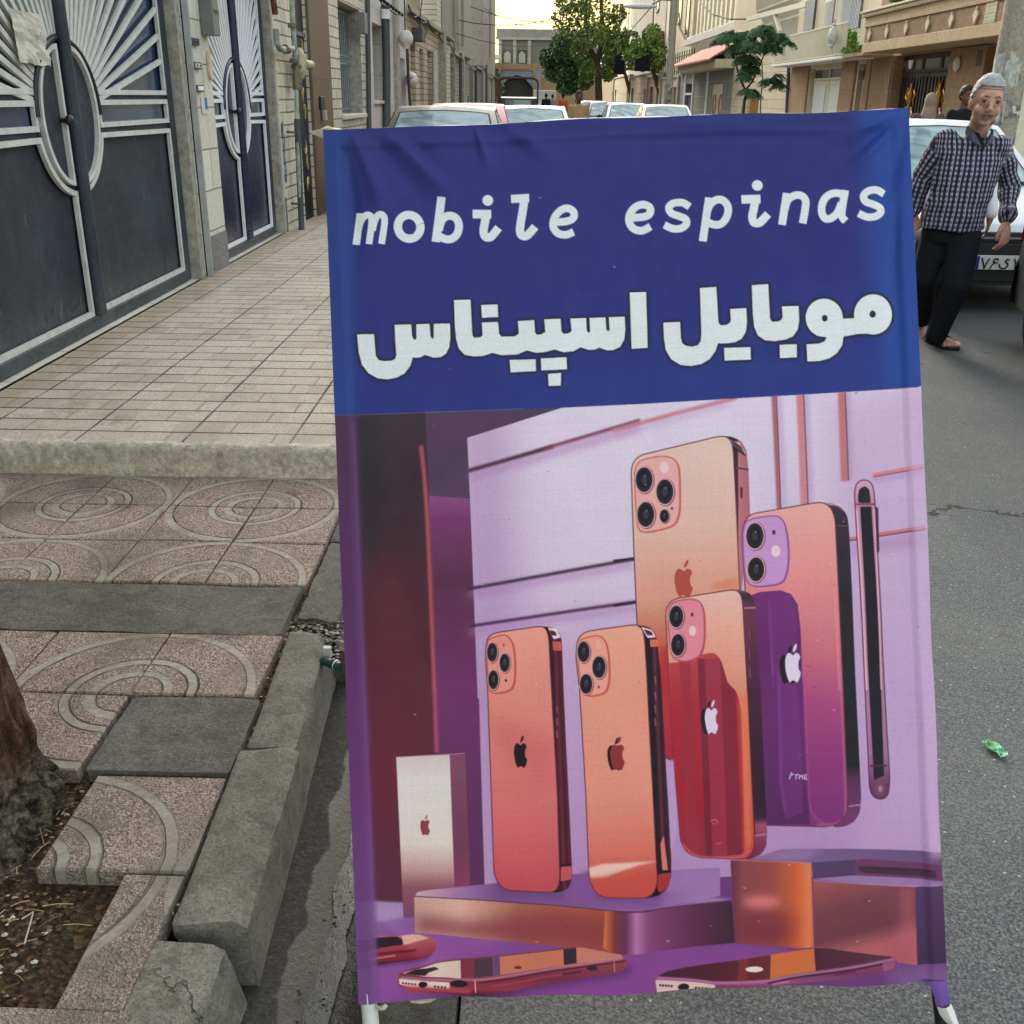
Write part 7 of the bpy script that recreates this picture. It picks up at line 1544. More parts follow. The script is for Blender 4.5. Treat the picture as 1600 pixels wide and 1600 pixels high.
# phone F, front right
Fp = tr(4, [(246, 1110), (250, 1078), (268, 1048), (300, 1030), (560, 990), (590, 992), (610, 1015), (618, 1060), (640, 1477)]) + tr(6, [(542, 0), (580, 760), (575, 815), (545, 850), (500, 852), (330, 846), (270, 822), (242, 770), (228, 600), (210, 400)])
sF = tr(4, [(560, 988), (610, 990), (655, 1008), (676, 1050), (682, 1130)]) + tr(6, [(602, 0), (637, 720), (634, 790), (610, 830), (560, 854), (535, 854), (575, 815), (580, 760), (538, 0)]) + tr(4, [(612, 1040), (600, 1005)])
paint(cover([rnd(sF, 5)]), grad(P0(4, 0, 990), P0(6, 0, 850), [(0, (190, 150, 160)), (.04, (64, 40, 56)), (.1, (112, 52, 72)), (.4, (78, 36, 56)), (.8, (52, 26, 40)), (.87, (60, 30, 46)), (.9, (168, 76, 96)), (1, (120, 40, 60))]))
stroke(4, [(612, 1060), (640, 1477)], 9, (34, 22, 32)); stroke(6, [(542, 0), (560, 400), (580, 740)], 9, (34, 20, 30)); stroke(4, [(625, 1078), (680, 1076)], 6, (200, 140, 160)); stroke(6, [(584, 745), (636, 738)], 7, (190, 110, 130))
for y in (1180, 1270, 1360): stroke(4, [(652, y), (655, y+52)], 9, (140, 66, 86)); stroke(4, [(656, y), (659, y+52)], 4, (54, 26, 40))
mF = body(Fp, grad((1140, 930), (1120, 1340), [(0, (232, 184, 158)), (.18, (232, 164, 132)), (.42, (230, 134, 100)), (.6, (222, 104, 74)), (1, (196, 56, 52))]))
rfl = cover([rnd(tr(4, [(200, 1340), (300, 1340), (430, 1298), (480, 1290), (510, 1320), (535, 1400), (545, 1440)]) + tr(6, [(500, 90), (520, 180), (530, 500), (532, 830), (200, 860), (190, 0)]), 8)])*mF; paint(rfl, grad(P0(4, 0, 1300), P0(6, 0, 850), [(0, (192, 72, 70)), (.3, (178, 42, 48)), (.7, (168, 36, 44)), (1, (150, 40, 50))]))
for x0, x1, c in ((262, 312, (160, 48, 52)), (345, 378, (112, 34, 46)), (378, 446, (158, 52, 66)), (446, 512, (126, 38, 52))):
    paint(cover([tr(6, [(x0-25, -60), (x1-25, -60), (x1+10, 850), (x0+14, 850)])])*rfl, c, .75)
paint(blur(cover([tr(6, [(512, 150), (546, 60), (566, 780), (540, 830)])]), 3)*mF, (236, 120, 70), .8)
stroke(6, [(250, 780), (320, 838), (500, 845), (560, 810)], 8, (232, 110, 100), .8, 1, True, clip=mF)
module(4, [(258, 1130), (262, 1080), (285, 1050), (350, 1034), (400, 1042), (424, 1075), (432, 1150), (430, 1240), (408, 1305), (350, 1332), (298, 1325), (272, 1290), (262, 1200)], (230, 138, 140), (190, 76, 80))
lens(4, 297, 1118, 34, 53); lens(4, 305, 1254, 33, 53); ell_(4, 373, 1108, 7, 10, (96, 40, 50)); ell_(4, 375, 1187, 17, 24, (236, 208, 190))
apple(6, 366, 208, 62, 150, (40, 22, 30)); apple(6, 384, 206, 62, 152, (222, 208, 224)); 
stroke(6, [(378, 678), (400, 672), (416, 684)], 5, (214, 130, 130), .7, smooth=True); stroke(6, [(384, 690), (410, 692)], 4, (200, 120, 120), .6); stroke(6, [(404, 786), (430, 776)], 4, (214, 130, 130), .6)

# upright carton
poly_(5, [(498, 303), (574, 298), (600, 930), (522, 950)], grad(P0(5, 0, 300), P0(5, 0, 940), [(0, (136, 74, 94)), (.7, (122, 60, 80)), (1, (138, 60, 84))]))
poly_(5, [(243, 318), (500, 303), (524, 955), (338, 970), (330, 1088), (278, 1088)], grad(P0(5, 0, 310), P0(5, 0, 1080), [(0, (216, 200, 190)), (.15, (224, 218, 206)), (.55, (226, 214, 196)), (.72, (196, 152, 136)), (.82, (150, 86, 92)), (1, (128, 72, 96))]))
stroke(5, [(243, 318), (500, 303), (574, 298)], 4, (176, 120, 140)); apple(5, 383, 645, 48, 96, (150, 60, 62))

# platform with two phones
poly_(5, [(330, 988), (345, 965), (400, 955), (660, 930), (1100, 880), (1538, 860)] + [(1800, 850), (1802, 985), (1400, 1065)], grad(P0(5, 330, 1000), P0(5, 1500, 950), [(0, (214, 176, 170)), (.18, (168, 120, 160)), (.35, (128, 76, 148)), (.7, (136, 84, 160)), (1, (160, 116, 180))]))
poly_(6, [(-180, 900), (200, 1000), (475, 1038), (476, 1045), (60, 1088), (-20, 1090), (-380, 1000)], grad(P0(6, -200, 950), P0(6, 475, 1040), [(0, (138, 84, 160)), (.5, (150, 92, 158)), (1, (176, 140, 196))]), .9, 2)
poly_(5, [(330, 985), (900, 1022), (1385, 1060), (1450, 1060), (1450, 1258), (1385, 1260), (335, 1162)], grad(P0(5, 330, 1000), P0(5, 1450, 1150), [(0, (206, 160, 136)), (.2, (222, 176, 148)), (.45, (176, 96, 72)), (.8, (176, 80, 50)), (.9, (222, 118, 56)), (.95, (120, 52, 50)), (1, (112, 48, 74))]))
poly_(5, [(335, 1075), (600, 1110), (1000, 1060), (1300, 1100), (1385, 1260), (335, 1162)], (142, 56, 58), .75, 9, clip=cover([tr(5, [(330, 985), (1385, 1060), (1385, 1260), (335, 1162)])]))
pf = poly_(6, [(-100, 1085), (40, 1088), (110, 1082), (476, 1042), (490, 1232), (60, 1280), (-60, 1280), (-110, 1250)], grad(P0(6, -100, 0), P0(6, 490, 0), [(0, (214, 110, 56)), (.08, (130, 52, 50)), (.16, (110, 50, 84)), (.24, (186, 118, 160)), (.34, (140, 66, 110)), (.7, (98, 44, 68)), (1, (66, 34, 46))]))
stroke(5, [(330, 985), (900, 1022), (1385, 1060), (1460, 1058)], 5, (90, 44, 50), .9)
stroke(6, [(-60, 1086), (60, 1088), (475, 1040)], 6, (92, 42, 70), .8)
poly_(5, [(720, 925), (1060, 925), (1050, 1000), (740, 975)], (96, 54, 120), .45, 6); poly_(5, [(1180, 950), (1538, 960), (1500, 1040), (1210, 1000)], (96, 54, 120), .45, 6)
def small(L, S, fill, sfill, z):
    paint(cover([rnd(S, 6)]), sfill); return body(L, fill)
# phone D
Dp = tr(3, [(795, 1420), (800, 1345), (812, 1315), (845, 1296), (1075, 1262), (1100, 1266), (1118, 1290), (1126, 1340)]) + tr(5, [(990, 0), (1018, 500), (1030, 900), (1022, 945), (1000, 966), (960, 968), (775, 958), (735, 930), (714, 880), (700, 500), (683, 0)])
Ds = tr(3, [(1070, 1262), (1140, 1266), (1178, 1290), (1192, 1330), (1196, 1400)]) + tr(5, [(1048, 0), (1088, 830), (1088, 910), (1070, 950), (1030, 968), (985, 970), (1020, 940), (1030, 900), (985, 0)]) + tr(3, [(1126, 1340), (1112, 1285)])
mD = small(Dp, Ds, grad((800, 985), (830, 1395), [(0, (240, 160, 130)), (.3, (232, 132, 112)), (.55, (224, 116, 104)), (.75, (222, 104, 98)), (1, (200, 74, 76))]), grad(P0(5, 985, 400), P0(5, 1090, 396), [(0, (34, 18, 26)), (.3, (60, 24, 34)), (.45, (112, 40, 48)), (.6, (70, 26, 38)), (.85, (120, 36, 46)), (1, (170, 60, 66))]), 5)
poly_(3, [(1120, 1268), (1165, 1275), (1188, 1320), (1150, 1330)], (232, 214, 210)); poly_(3, [(1128, 1280), (1160, 1290), (1168, 1312), (1140, 1310)], (84, 40, 52)); poly_(3, [(1144, 1340), (1190, 1342), (1192, 1390), (1148, 1388)], (204, 90, 70)); stroke(5, [(1030, 838), (1088, 832)], 8, (48, 20, 30)); poly_(5, [(1035, 846), (1086, 842), (1086, 905), (1034, 915)], (206, 84, 84))
for y in (70, 130, 190): stroke(5, [(1015, y), (1018, y+34)], 7, (150, 76, 88))
paint(blur(cover([tr(5, [(700, 130), (1010, 240), (1010, 470), (900, 400), (700, 200)])]), 16)*mD, (206, 92, 88), .5)
module(3, [(803, 1420), (806, 1352), (822, 1326), (890, 1308), (925, 1330), (942, 1380), (948, 1460), (945, 1545), (925, 1590), (870, 1608), (830, 1606), (812, 1570)], (238, 146, 122), (196, 78, 62))
for a in ((830, 1397, 27, 50), (895, 1452, 27, 48), (836, 1540, 27, 50)): lens(3, *a)
ell_(3, 890, 1359, 6, 11, (206, 90, 76)); ell_(3, 902, 1544, 6, 8, (70, 30, 36)); apple(5, 842, 291, 66, 152, (34, 20, 26))
for k, x in enumerate((836, 848, 860, 872, 884)): stroke(5, [(x, 766), (x+2, 790)], 5, (206, 84, 84), .7); stroke(5, [(x, 768+8*(k % 2)), (x+9, 770+8*(k % 2))], 5, (206, 84, 84), .7)
# phone E
Ep = tr(3, [(1266, 1420), (1272, 1345), (1290, 1310), (1325, 1288), (1560, 1254), (1595, 1256)]) + tr(4, [(110, 1162), (135, 1175), (145, 1230)]) + tr(6, [(88, 0), (134, 900), (136, 960), (120, 1005), (90, 1024), (40, 1024)]) + tr(5, [(1240, 988), (1195, 958), (1170, 900), (1155, 500), (1125, 0)])
Es = tr(4, [(95, 1160), (150, 1163), (190, 1185), (205, 1230), (212, 1300)]) + tr(6, [(152, 0), (200, 850), (200, 930), (180, 990), (140, 1020), (70, 1028), (110, 1010), (134, 960), (130, 900), (84, 0)]) + tr(4, [(142, 1230), (130, 1180)])
mE = small(Ep, Es, grad((950, 985), (970, 1400), [(0, (240, 168, 132)), (.25, (238, 152, 118)), (.6, (236, 146, 118)), (.8, (228, 120, 92)), (1, (206, 74, 58))]), grad(P0(6, 100, 400), P0(6, 190, 396), [(0, (28, 18, 26)), (.35, (40, 24, 32)), (.5, (104, 44, 52)), (.65, (50, 24, 34)), (1, (96, 36, 40))]), 5)
poly_(4, [(128, 1166), (180, 1182), (200, 1216), (160, 1222)], (232, 206, 206)); poly_(4, [(140, 1178), (178, 1190), (186, 1208), (158, 1208)], (84, 36, 46)); poly_(4, [(170, 1228), (208, 1226), (212, 1262), (172, 1264)], (220, 110, 74)); stroke(6, [(134, 912), (200, 902)], 8, (40, 18, 24)); poly_(6, [(140, 920), (198, 912), (190, 975), (150, 1005), (136, 985)], (170, 52, 44)); poly_(6, [(150, 780), (165, 740), (185, 900), (160, 900)], (220, 120, 96))
for y in (20, 90, 150, 210): stroke(6, [(126, y), (130, y+36)], 6, (150, 84, 96))
poly_(5, [(1168, 848), (1235, 828), (1505, 815), (1420, 832), (1330, 860), (1250, 892), (1176, 897)], (238, 206, 178), .9, 1, clip=mE); paint(blur(cover([tr(5, [(1170, 905), (1500, 850), (1538, 990), (1200, 990)])]), 5)*mE, (208, 78, 58), .8)
module(3, [(1277, 1420), (1282, 1360), (1300, 1330), (1370, 1312), (1410, 1328), (1430, 1375), (1438, 1450), (1438, 1540), (1420, 1600), (1370, 1622), (1320, 1620), (1296, 1590), (1284, 1500)], (240, 160, 130), (202, 88, 66))
for a in ((1306, 1395, 32, 54), (1386, 1475, 35, 57), (1319, 1562, 33, 52)): lens(3, *a)
ell_(3, 1383, 1359, 14, 26, (236, 170, 146)); ell_(3, 1385, 1578, 5, 7, (70, 30, 36)); apple(5, 1296, 303, 76, 156, (34, 20, 26)); apple(5, 1308, 300, 72, 158, (150, 48, 50))
for k, x in enumerate((1300, 1314, 1326, 1340, 1354)): stroke(5, [(x, 794), (x+3, 818)], 5, (206, 110, 84), .7)
poly_(0, [(1052, 1186), (1057, 1300), (1048, 1330), (1043, 1190)], (190, 156, 202), .9, 1)

# blocks on the right
poly_(6, [(560, 852), (700, 806), (1000, 800), (1450, 818), (1450, 880), (1040, 900), (840, 930), (640, 870)], grad(P0(6, 600, 830), P0(6, 1430, 860), [(0, (142, 104, 160)), (.5, (120, 86, 150)), (1, (110, 80, 140))]), clip=PM)
paint(blur(cover([tr(6, [(560, 848), (800, 800), (900, 800), (800, 850)])]), 5)*PM, (164, 124, 178), .7)
poly_(6, [(838, 865), (1040, 850), (1040, 925), (845, 940)], (84, 58, 112), .9)
poly_(6, [(843, 940), (1020, 922), (1440, 945), (1440, 965), (1310, 980)], (158, 116, 168))
bl = poly_(6, [(470, 856), (600, 852), (836, 868), (848, 1252), (780, 1258), (490, 1235)], grad(P0(6, 470, 0), P0(6, 848, 0), [(0, (106, 44, 60)), (.15, (146, 70, 66)), (.5, (160, 74, 60)), (.8, (214, 96, 48)), (.95, (232, 124, 66)), (1, (196, 96, 60))]))
paint(blur(cover([tr(6, [(480, 1090), (760, 1100), (740, 1255), (490, 1235)])]), 12)*bl, (122, 44, 50), .7)
ell_(6, 612, 1046, 84, 26, (240, 132, 122), .9, 6); stroke(6, [(470, 856), (836, 868)], 5, (190, 120, 150), .7)
b2_ = poly_(6, [(845, 948), (1310, 978), (1318, 1332), (850, 1252)], grad(P0(6, 900, 950), P0(6, 1000, 1310), [(0, (166, 84, 76)), (.35, (126, 62, 66)), (.7, (116, 58, 62)), (.9, (184, 92, 92)), (1, (190, 92, 92))]))
paint(blur(cover([tr(6, [(1240, 980), (1312, 980), (1318, 1332), (1250, 1320)])]), 5)*b2_, (176, 86, 84), .6)
poly_(6, [(1310, 978), (1470, 962), (1480, 1318), (1318, 1332)], grad(P0(6, 0, 970), P0(6, 0, 1330), [(0, (88, 58, 112)), (.5, (80, 50, 100)), (1, (66, 42, 84))]), clip=PM)
stroke(6, [(845, 946), (1310, 978), (1450, 964)], 5, (190, 140, 180), .7, clip=PM)
poly_(6, [(1030, 872), (1042, 852), (1080, 848), (1470, 878), (1475, 952), (1060, 922), (1040, 905)], (112, 58, 92), clip=PM); poly_(6, [(1050, 880), (1400, 900), (1400, 935), (1080, 912), (1052, 896)], (74, 42, 62), clip=PM)
random.seed(4)
for k in range(26): x = 1062 + k*12.5; stroke(6, [(x, 888+k*.6), (x+6, 880+k*.6+random.random()*14)], 4, (44, 26, 40), .8)

# phones lying in front
def flat(shape, screen, z, segs, sidec, cream, holes):
    paint(cover([crom(tr(z, shape), k=4)]), sidec); 
poly_(5, [(60, 1185), (160, 1172), (330, 1166), (400, 1180), (432, 1205), (434, 1245), (405, 1278), (60, 1325)], grad(P0(5, 0, 1170), P0(5, 0, 1320), [(0, (196, 110, 100)), (.4, (170, 66, 66)), (.75, (140, 40, 50)), (1, (60, 24, 34))]))
poly_(5, [(60, 1190), (250, 1172), (280, 1190), (275, 1212), (60, 1250)], (52, 30, 44)); poly_(5, [(270, 1170), (350, 1170), (400, 1190), (280, 1214)], (226, 176, 150), .9); stroke(5, [(60, 1268), (130, 1262), (240, 1250), (340, 1240)], 12, (108, 34, 42)); stroke(5, [(130, 1282), (240, 1266)], 8, (214, 110, 100)); stroke(5, [(60, 1326), (400, 1284)], 10, (60, 26, 50), .7, 2)
# centre phone
poly_(5, [(260, 1430), (620, 1490), (1380, 1350), (1360, 1310), (600, 1440)], (74, 34, 84), .7, 6)
poly_(5, [(248, 1385), (262, 1352), (330, 1328), (430, 1305), (1100, 1228), (1150, 1228), (1335, 1262), (1352, 1285), (1350, 1320), (1325, 1345), (640, 1468), (560, 1472), (300, 1440), (258, 1415)], grad(P0(5, 0, 1300), P0(5, 0, 1470), [(0, (150, 66, 74)), (.5, (128, 44, 56)), (.8, (150, 52, 60)), (1, (70, 26, 40))]))
scr = [(270, 1352), (430, 1310), (1105, 1232), (1145, 1232), (1325, 1262), (1330, 1272), (640, 1380), (540, 1388), (380, 1372)]
sm_ = cover([tr(5, scr)])
paint(sm_, (212, 118, 82))
for x0, x1, c in ((240, 548, (222, 196, 166)), (548, 612, (134, 50, 58)), (612, 705, (80, 54, 64)), (705, 738, (112, 70, 110)), (738, 1045, (208, 116, 80)), (1045, 1108, (56, 36, 46)), (1108, 1360, (206, 122, 92))):
    paint(cover([tr(5, [(x0, 1200), (x1, 1200), (x1+8, 1420), (x0+8, 1420)])])*sm_, c)
poly_(5, [(262, 1362), (340, 1335), (430, 1328), (450, 1340), (400, 1352), (385, 1368), (300, 1362)], (58, 34, 44), clip=sm_); ell_(5, 828, 1328, 18, 7, (90, 40, 48)); stroke(5, [(270, 1350), (430, 1310), (1105, 1232)], 5, (120, 56, 66))
stroke(5, [(262, 1374), (500, 1397), (640, 1392), (1335, 1276)], 8, (236, 170, 170), .8, 1); stroke(5, [(640, 1405), (1345, 1290)], 6, (70, 28, 40))
poly_(5, [(255, 1378), (300, 1384), (500, 1408), (500, 1440), (300, 1420), (258, 1405)], (232, 210, 184)); poly_(5, [(258, 1408), (500, 1436), (600, 1440), (600, 1466), (300, 1440)], (196, 72, 74), .85, 2)
for k in range(5): ell_(5, 275+k*15, 1400+k*2.2, 5, 5, (44, 24, 32)); 
for k in range(4): ell_(5, 430+k*16, 1424+k*2.5, 5, 6, (44, 24, 32))
ell_(5, 372, 1412, 22, 15, (34, 26, 34)); ell_(5, 545, 1414, 42, 18, (36, 26, 34)); ell_(5, 1185, 1328, 26, 13, (60, 26, 38)); stroke(5, [(622, 1395), (625, 1455)], 6, (232, 160, 160)); stroke(5, [(1290, 1290), (1294, 1345)], 5, (206, 120, 120)); stroke(5, [(700, 1420), (1130, 1346)], 9, (176, 66, 76), .7); stroke(5, [(1040, 1362), (1135, 1345)], 12, (90, 32, 44), .8)
# right phone
poly_(6, [(122, 1410), (128, 1382), (180, 1360), (850, 1254), (900, 1250), (1215, 1290), (1228, 1315), (1222, 1350), (660, 1440), (620, 1500), (140, 1500), (126, 1440)], grad(P0(6, 0, 1290), P0(6, 0, 1450), [(0, (140, 66, 86)), (.5, (124, 58, 88)), (.8, (150, 74, 104)), (1, (120, 50, 80))]), clip=PM)
s2 = cover([tr(6, [(140, 1380), (190, 1360), (855, 1256), (900, 1254), (1200, 1290), (1190, 1300), (640, 1400), (400, 1412), (160, 1385)])])*PM
paint(s2, grad(P0(6, 140, 0), P0(6, 1200, 0), [(0, (62, 34, 44)), (.2, (84, 32, 40)), (.4, (104, 36, 40)), (.6, (120, 48, 44)), (.66, (84, 34, 44)), (1, (90, 50, 60))]))
paint(cover([tr(6, [(655, 1200), (845, 1200), (860, 1420), (650, 1420)])])*s2, (214, 108, 52)); paint(cover([tr(6, [(518, 1200), (560, 1200), (545, 1420), (500, 1420)])])*s2, (130, 48, 44)); ell_(6, 578, 1353, 40, 13, (240, 216, 190), clip=s2)
stroke(6, [(135, 1388), (400, 1420), (640, 1408), (1215, 1300)], 8, (214, 140, 176), .8, 1, clip=PM); poly_(6, [(128, 1396), (400, 1428), (396, 1500), (140, 1500)], (232, 200, 178), .9, clip=PM); stroke(6, [(640, 1418), (1215, 1312)], 8, (70, 30, 50), clip=PM); poly_(6, [(1160, 1310), (1220, 1300), (1215, 1345), (1165, 1355)], (170, 90, 120), .8, clip=PM)
for k in range(5): ell_(6, 150+k*13, 1422+k*2, 5, 6, (44, 24, 32))
for k in range(6): ell_(6, 312+k*15, 1443+k*1.2, 5, 6, (44, 24, 32))
ell_(6, 256, 1437, 26, 16, (34, 24, 32)); stroke(6, [(660, 1425), (740, 1412)], 10, (190, 110, 140), .8); stroke(6, [(940, 1372), (1040, 1352)], 12, (100, 44, 72)); 
# printed hem strips down both sides
for a, c0, c1 in (([(520, 600), (556, 600), (594, 1620), (540, 1620)], (84, 52, 88), (116, 70, 146)),):
    paint(blur(cover([a]), 3)*PM, grad((540, 640), (570, 1500), [(0, c0), (.3, (92, 50, 96)), (.7, (108, 56, 122)), (1, c1)]), .9)
paint(blur(cover([[(1412, 600), (1450, 600), (1500, 1340), (1452, 1340)]]), 4)*PM, (206, 180, 214), .55)
stroke(0, [(552, 660), (588, 1540)], 3, (140, 110, 150), .35, 2)

# --- lettering
TW = (229, 229, 227)
lat = []
def L1(z, pts, w, sm=True): 
    s_ = 3.2 if z == 1 else 3.077; lat.extend(stroke_polys(tr(z, pts), w/s_, sm))
def joint(z, pts, w):
    s_ = 3.2 if z == 1 else 3.077
    for x, y in tr(z, pts): lat.append(ellp(x, y, w/s_/2, w/s_/2, 0, 20))
L1(1, [(231, 549), (212, 708)], 38, False); L1(1, [(222, 640), (236, 590), (262, 562), (288, 570), (290, 605), (277, 707)], 34); L1(1, [(294, 640), (306, 590), (326, 562), (350, 568), (355, 600), (340, 707)], 34)
oo = ellp(478, 622, 56, 60, -.25, 40); L1(1, oo + [oo[0]], 42, False)
L1(1, [(640, 472), (611, 697)], 42, False); bb = [(626, 640), (640, 590), (670, 566), (706, 572), (726, 606), (720, 650), (694, 678), (660, 682), (622, 664)]; L1(1, bb, 40)
lat.append(tr(1, ellp(871, 487, 27, 27))[:]); L1(1, [(795, 556), (888, 556)], 44, False); L1(1, [(868, 545), (856, 600), (850, 640), (858, 668), (882, 672), (900, 655), (925, 624)], 42)
L1(1, [(987, 480), (1078, 477)], 42, False); L1(1, [(1058, 462), (1044, 550), (1032, 630), (1040, 662), (1064, 666), (1084, 648), (1108, 620)], 42)
L1(1, [(1300, 650), (1262, 664), (1222, 656), (1198, 622), (1204, 580), (1232, 545), (1268, 532), (1298, 548), (1300, 578), (1270, 596), (1200, 602)], 38)
L1(2, [(236, 596), (196, 616), (156, 608), (133, 575), (138, 535), (165, 503), (202, 492), (232, 506), (232, 534), (205, 550), (136, 556)], 37)
L1(2, [(424, 502), (390, 482), (348, 484), (324, 504), (336, 532), (372, 546), (404, 560), (408, 584), (384, 604), (342, 606), (302, 588)], 36)
L1(2, [(517, 458), (487, 668)], 38, False); L1(2, [(504, 540), (520, 495), (552, 470), (586, 474), (608, 506), (602, 550), (576, 584), (540, 588), (502, 572)], 37)
lat.append(tr(2, ellp(749, 399, 26, 26))); L1(2, [(672, 468), (764, 464)], 42, False); L1(2, [(744, 452), (732, 510), (724, 550), (732, 578), (756, 580), (774, 565), (800, 536)], 40)
L1(2, [(890, 434), (867, 588)], 38, False); L1(2, [(878, 520), (894, 470), (926, 446), (960, 446), (980, 470), (978, 510), (966, 580)], 37)
L1(2, [(1164, 440), (1124, 432), (1086, 446), (1062, 480), (1058, 526), (1076, 556), (1106, 552), (1134, 526), (1154, 480)], 37); L1(2, [(1172, 418), (1158, 500), (1156, 545), (1174, 568)], 37)
L1(2, [(1360, 438), (1324, 420), (1284, 424), (1260, 446), (1270, 474), (1306, 488), (1338, 504), (1342, 528), (1318, 546), (1276, 548), (1236, 530)], 36)
mL = cover(lat); paint(blur(mL, 1), (40, 40, 90), .35); paint(mL, TW)
FA = [(1, [(218, 1160), (303, 1158), (308, 1230), (312, 1268), (326, 1288), (350, 1293), (388, 1292), (408, 1282), (414, 1262), (408, 1190), (405, 1112), (488, 1109), (492, 1165), (500, 1184), (508, 1187), (514, 1178), (513, 1109), (580, 1107), (584, 1165), (592, 1182), (600, 1178), (601, 1107), (682, 1105), (684, 1180), (678, 1225), (662, 1256), (635, 1274), (600, 1276), (556, 1262), (535, 1274), (510, 1277), (496, 1274), (485, 1315), (455, 1355), (415, 1376), (370, 1384), (320, 1379), (275, 1354), (242, 1312), (226, 1250)]),
      (1, [(702, 988), (785, 985), (793, 1150), (797, 1170), (806, 1176), (835, 1173), (845, 1164), (841, 1099), (922, 1096), (928, 1155), (938, 1170), (1005, 1170), (1026, 1156), (1021, 1093), (1103, 1089), (1107, 1150), (1116, 1163), (1140, 1160), (1158, 1149), (1153, 1086), (1235, 1082), (1240, 1148), (1250, 1158), (1272, 1156), (1290, 1144), (1284, 1081), (1363, 1078), (1367, 1140), (1375, 1153), (1383, 1146), (1380, 1077), (1460, 1074), (1465, 1135), (1473, 1145), (1481, 1136), (1477, 1073), (1556, 1070), (1560, 1130), (1554, 1185), (1534, 1222), (1500, 1238), (1470, 1240), (1430, 1226), (1405, 1236), (1375, 1237), (1335, 1224), (1300, 1244), (1250, 1250), (1204, 1236), (1160, 1248), (1115, 1253), (1066, 1240), (1020, 1260), (940, 1264), (893, 1252), (850, 1267), (800, 1270), (755, 1262), (725, 1230), (712, 1180), (707, 1120)]),
      (1, [(838, 1012), (920, 1008), (923, 1072), (842, 1076)]), (1, [(980, 1288), (1110, 1284), (1112, 1343), (985, 1350)]), (1, [(1136, 1280), (1265, 1275), (1267, 1335), (1139, 1341)]), (1, [(1172, 1357), (1238, 1353), (1236, 1416), (1175, 1418)]),
      (2, [(136, 913), (215, 910), (222, 1180), (145, 1185)]),
      (2, [(472, 893), (551, 888), (560, 1050), (564, 1068), (574, 1073), (600, 1071), (614, 1062), (620, 1050), (617, 995), (695, 990), (698, 1060), (692, 1105), (672, 1138), (640, 1155), (600, 1160), (558, 1160), (546, 1198), (520, 1234), (480, 1258), (430, 1268), (380, 1263), (335, 1236), (308, 1190), (300, 1130), (297, 1058), (378, 1055), (381, 1130), (388, 1158), (405, 1170), (435, 1175), (462, 1168), (476, 1148), (479, 1110)]),
      (2, [(721, 880), (800, 875), (808, 1035), (813, 1051), (824, 1056), (850, 1053), (862, 1046), (869, 1032), (865, 982), (946, 978), (949, 1050), (942, 1092), (920, 1124), (885, 1140), (830, 1148), (785, 1144), (750, 1122), (732, 1080), (726, 1020)]),
      (2, [(587, 1182), (715, 1177), (717, 1237), (590, 1243)]), (2, [(856, 1165), (938, 1161), (940, 1224), (858, 1229)]),
      (2, [(1150, 1038), (1220, 1036), (1300, 1060), (1300, 1112), (1235, 1112), (1168, 1124), (1150, 1124)]),
      (2, [(1080, 1060), (1162, 1034), (1166, 1110), (1158, 1165), (1132, 1205), (1095, 1230), (1050, 1242), (990, 1245), (985, 1162), (1045, 1158), (1072, 1148), (1082, 1128), (1030, 1120)])]
fp = [tr(z, p) for z, p in FA] + [tr(2, ellp(1070, 1034, 90, 92)), tr(2, ellp(1305, 1019, 92, 97))]
mP = cover(fp); g_ = blur(mP, 4); paint(np.clip(g_*3.2, 0, 1), (50, 42, 72), .55); paint(np.clip(blur(mP, 2)*3.5, 0, 1), (40, 36, 50), .85); paint(mP, TW)
for z, x, y, r_ in ((2, 1073, 1036, 14), (2, 1302, 1018, 15)): ell_(z, x, y, r_, r_+2, (40, 38, 62))
# scuffs
random.seed(8)
for _ in range(90):
    x = random.uniform(560, 1440); y = random.uniform(260, 1500); a = random.uniform(-.4, .6); l_ = random.uniform(1.5, 4.5); dk = random.random() < .5
    paint(cover(stroke_polys([(x, y), (x+l_, y+a*l_)], random.uniform(.8, 1.6), False), 2), (60, 50, 60) if dk else (230, 225, 230), .6)
rs = np.random.RandomState(3)
CAN *= (1 + .007*rs.randn(NV, 1, 1) + .004*rs.randn(1, NU, 1)).astype(np.float32) * (1 + .02*rs.randn(NV, NU, 1)).astype(np.float32)

# --- the cloth: sits on its tube frame, slack folds running from the upper corners
cc = np.array([0, 0, CH]); 
def onplane(px, py, d=0.0):
    X_ = (px-800)/F*PD; Y_ = (800-py)/F*PD; return np.stack([RW[k, 0]*0 + (RW @ np.stack([X_, Y_, np.full_like(X_, -PD)], 0).reshape(3, -1))[k].reshape(X_.shape) + cc[k] for k in range(3)], -1)
NRM = RW @ np.array([0, 0, 1.])
U_ = PXX; V_ = PXY
uu = _u/(NU-1.); vv = _v/(NV-1.)
def sst(x, a, b): t = np.clip((x-a)/(b-a), 0, 1); return t*t*(3-2*t)
disp = np.zeros((NV, NU), np.float32)
hem = .0052*(1 - sst(uu, .020, .034)) + .0052*sst(uu, .967, .981) + .0050*(1 - sst(vv, .017, .026))
disp += np.maximum(np.maximum(.0052*(1 - sst(uu, .020, .034)), .0045*sst(uu, .967, .981)), .0050*(1 - sst(vv, .017, .027)))
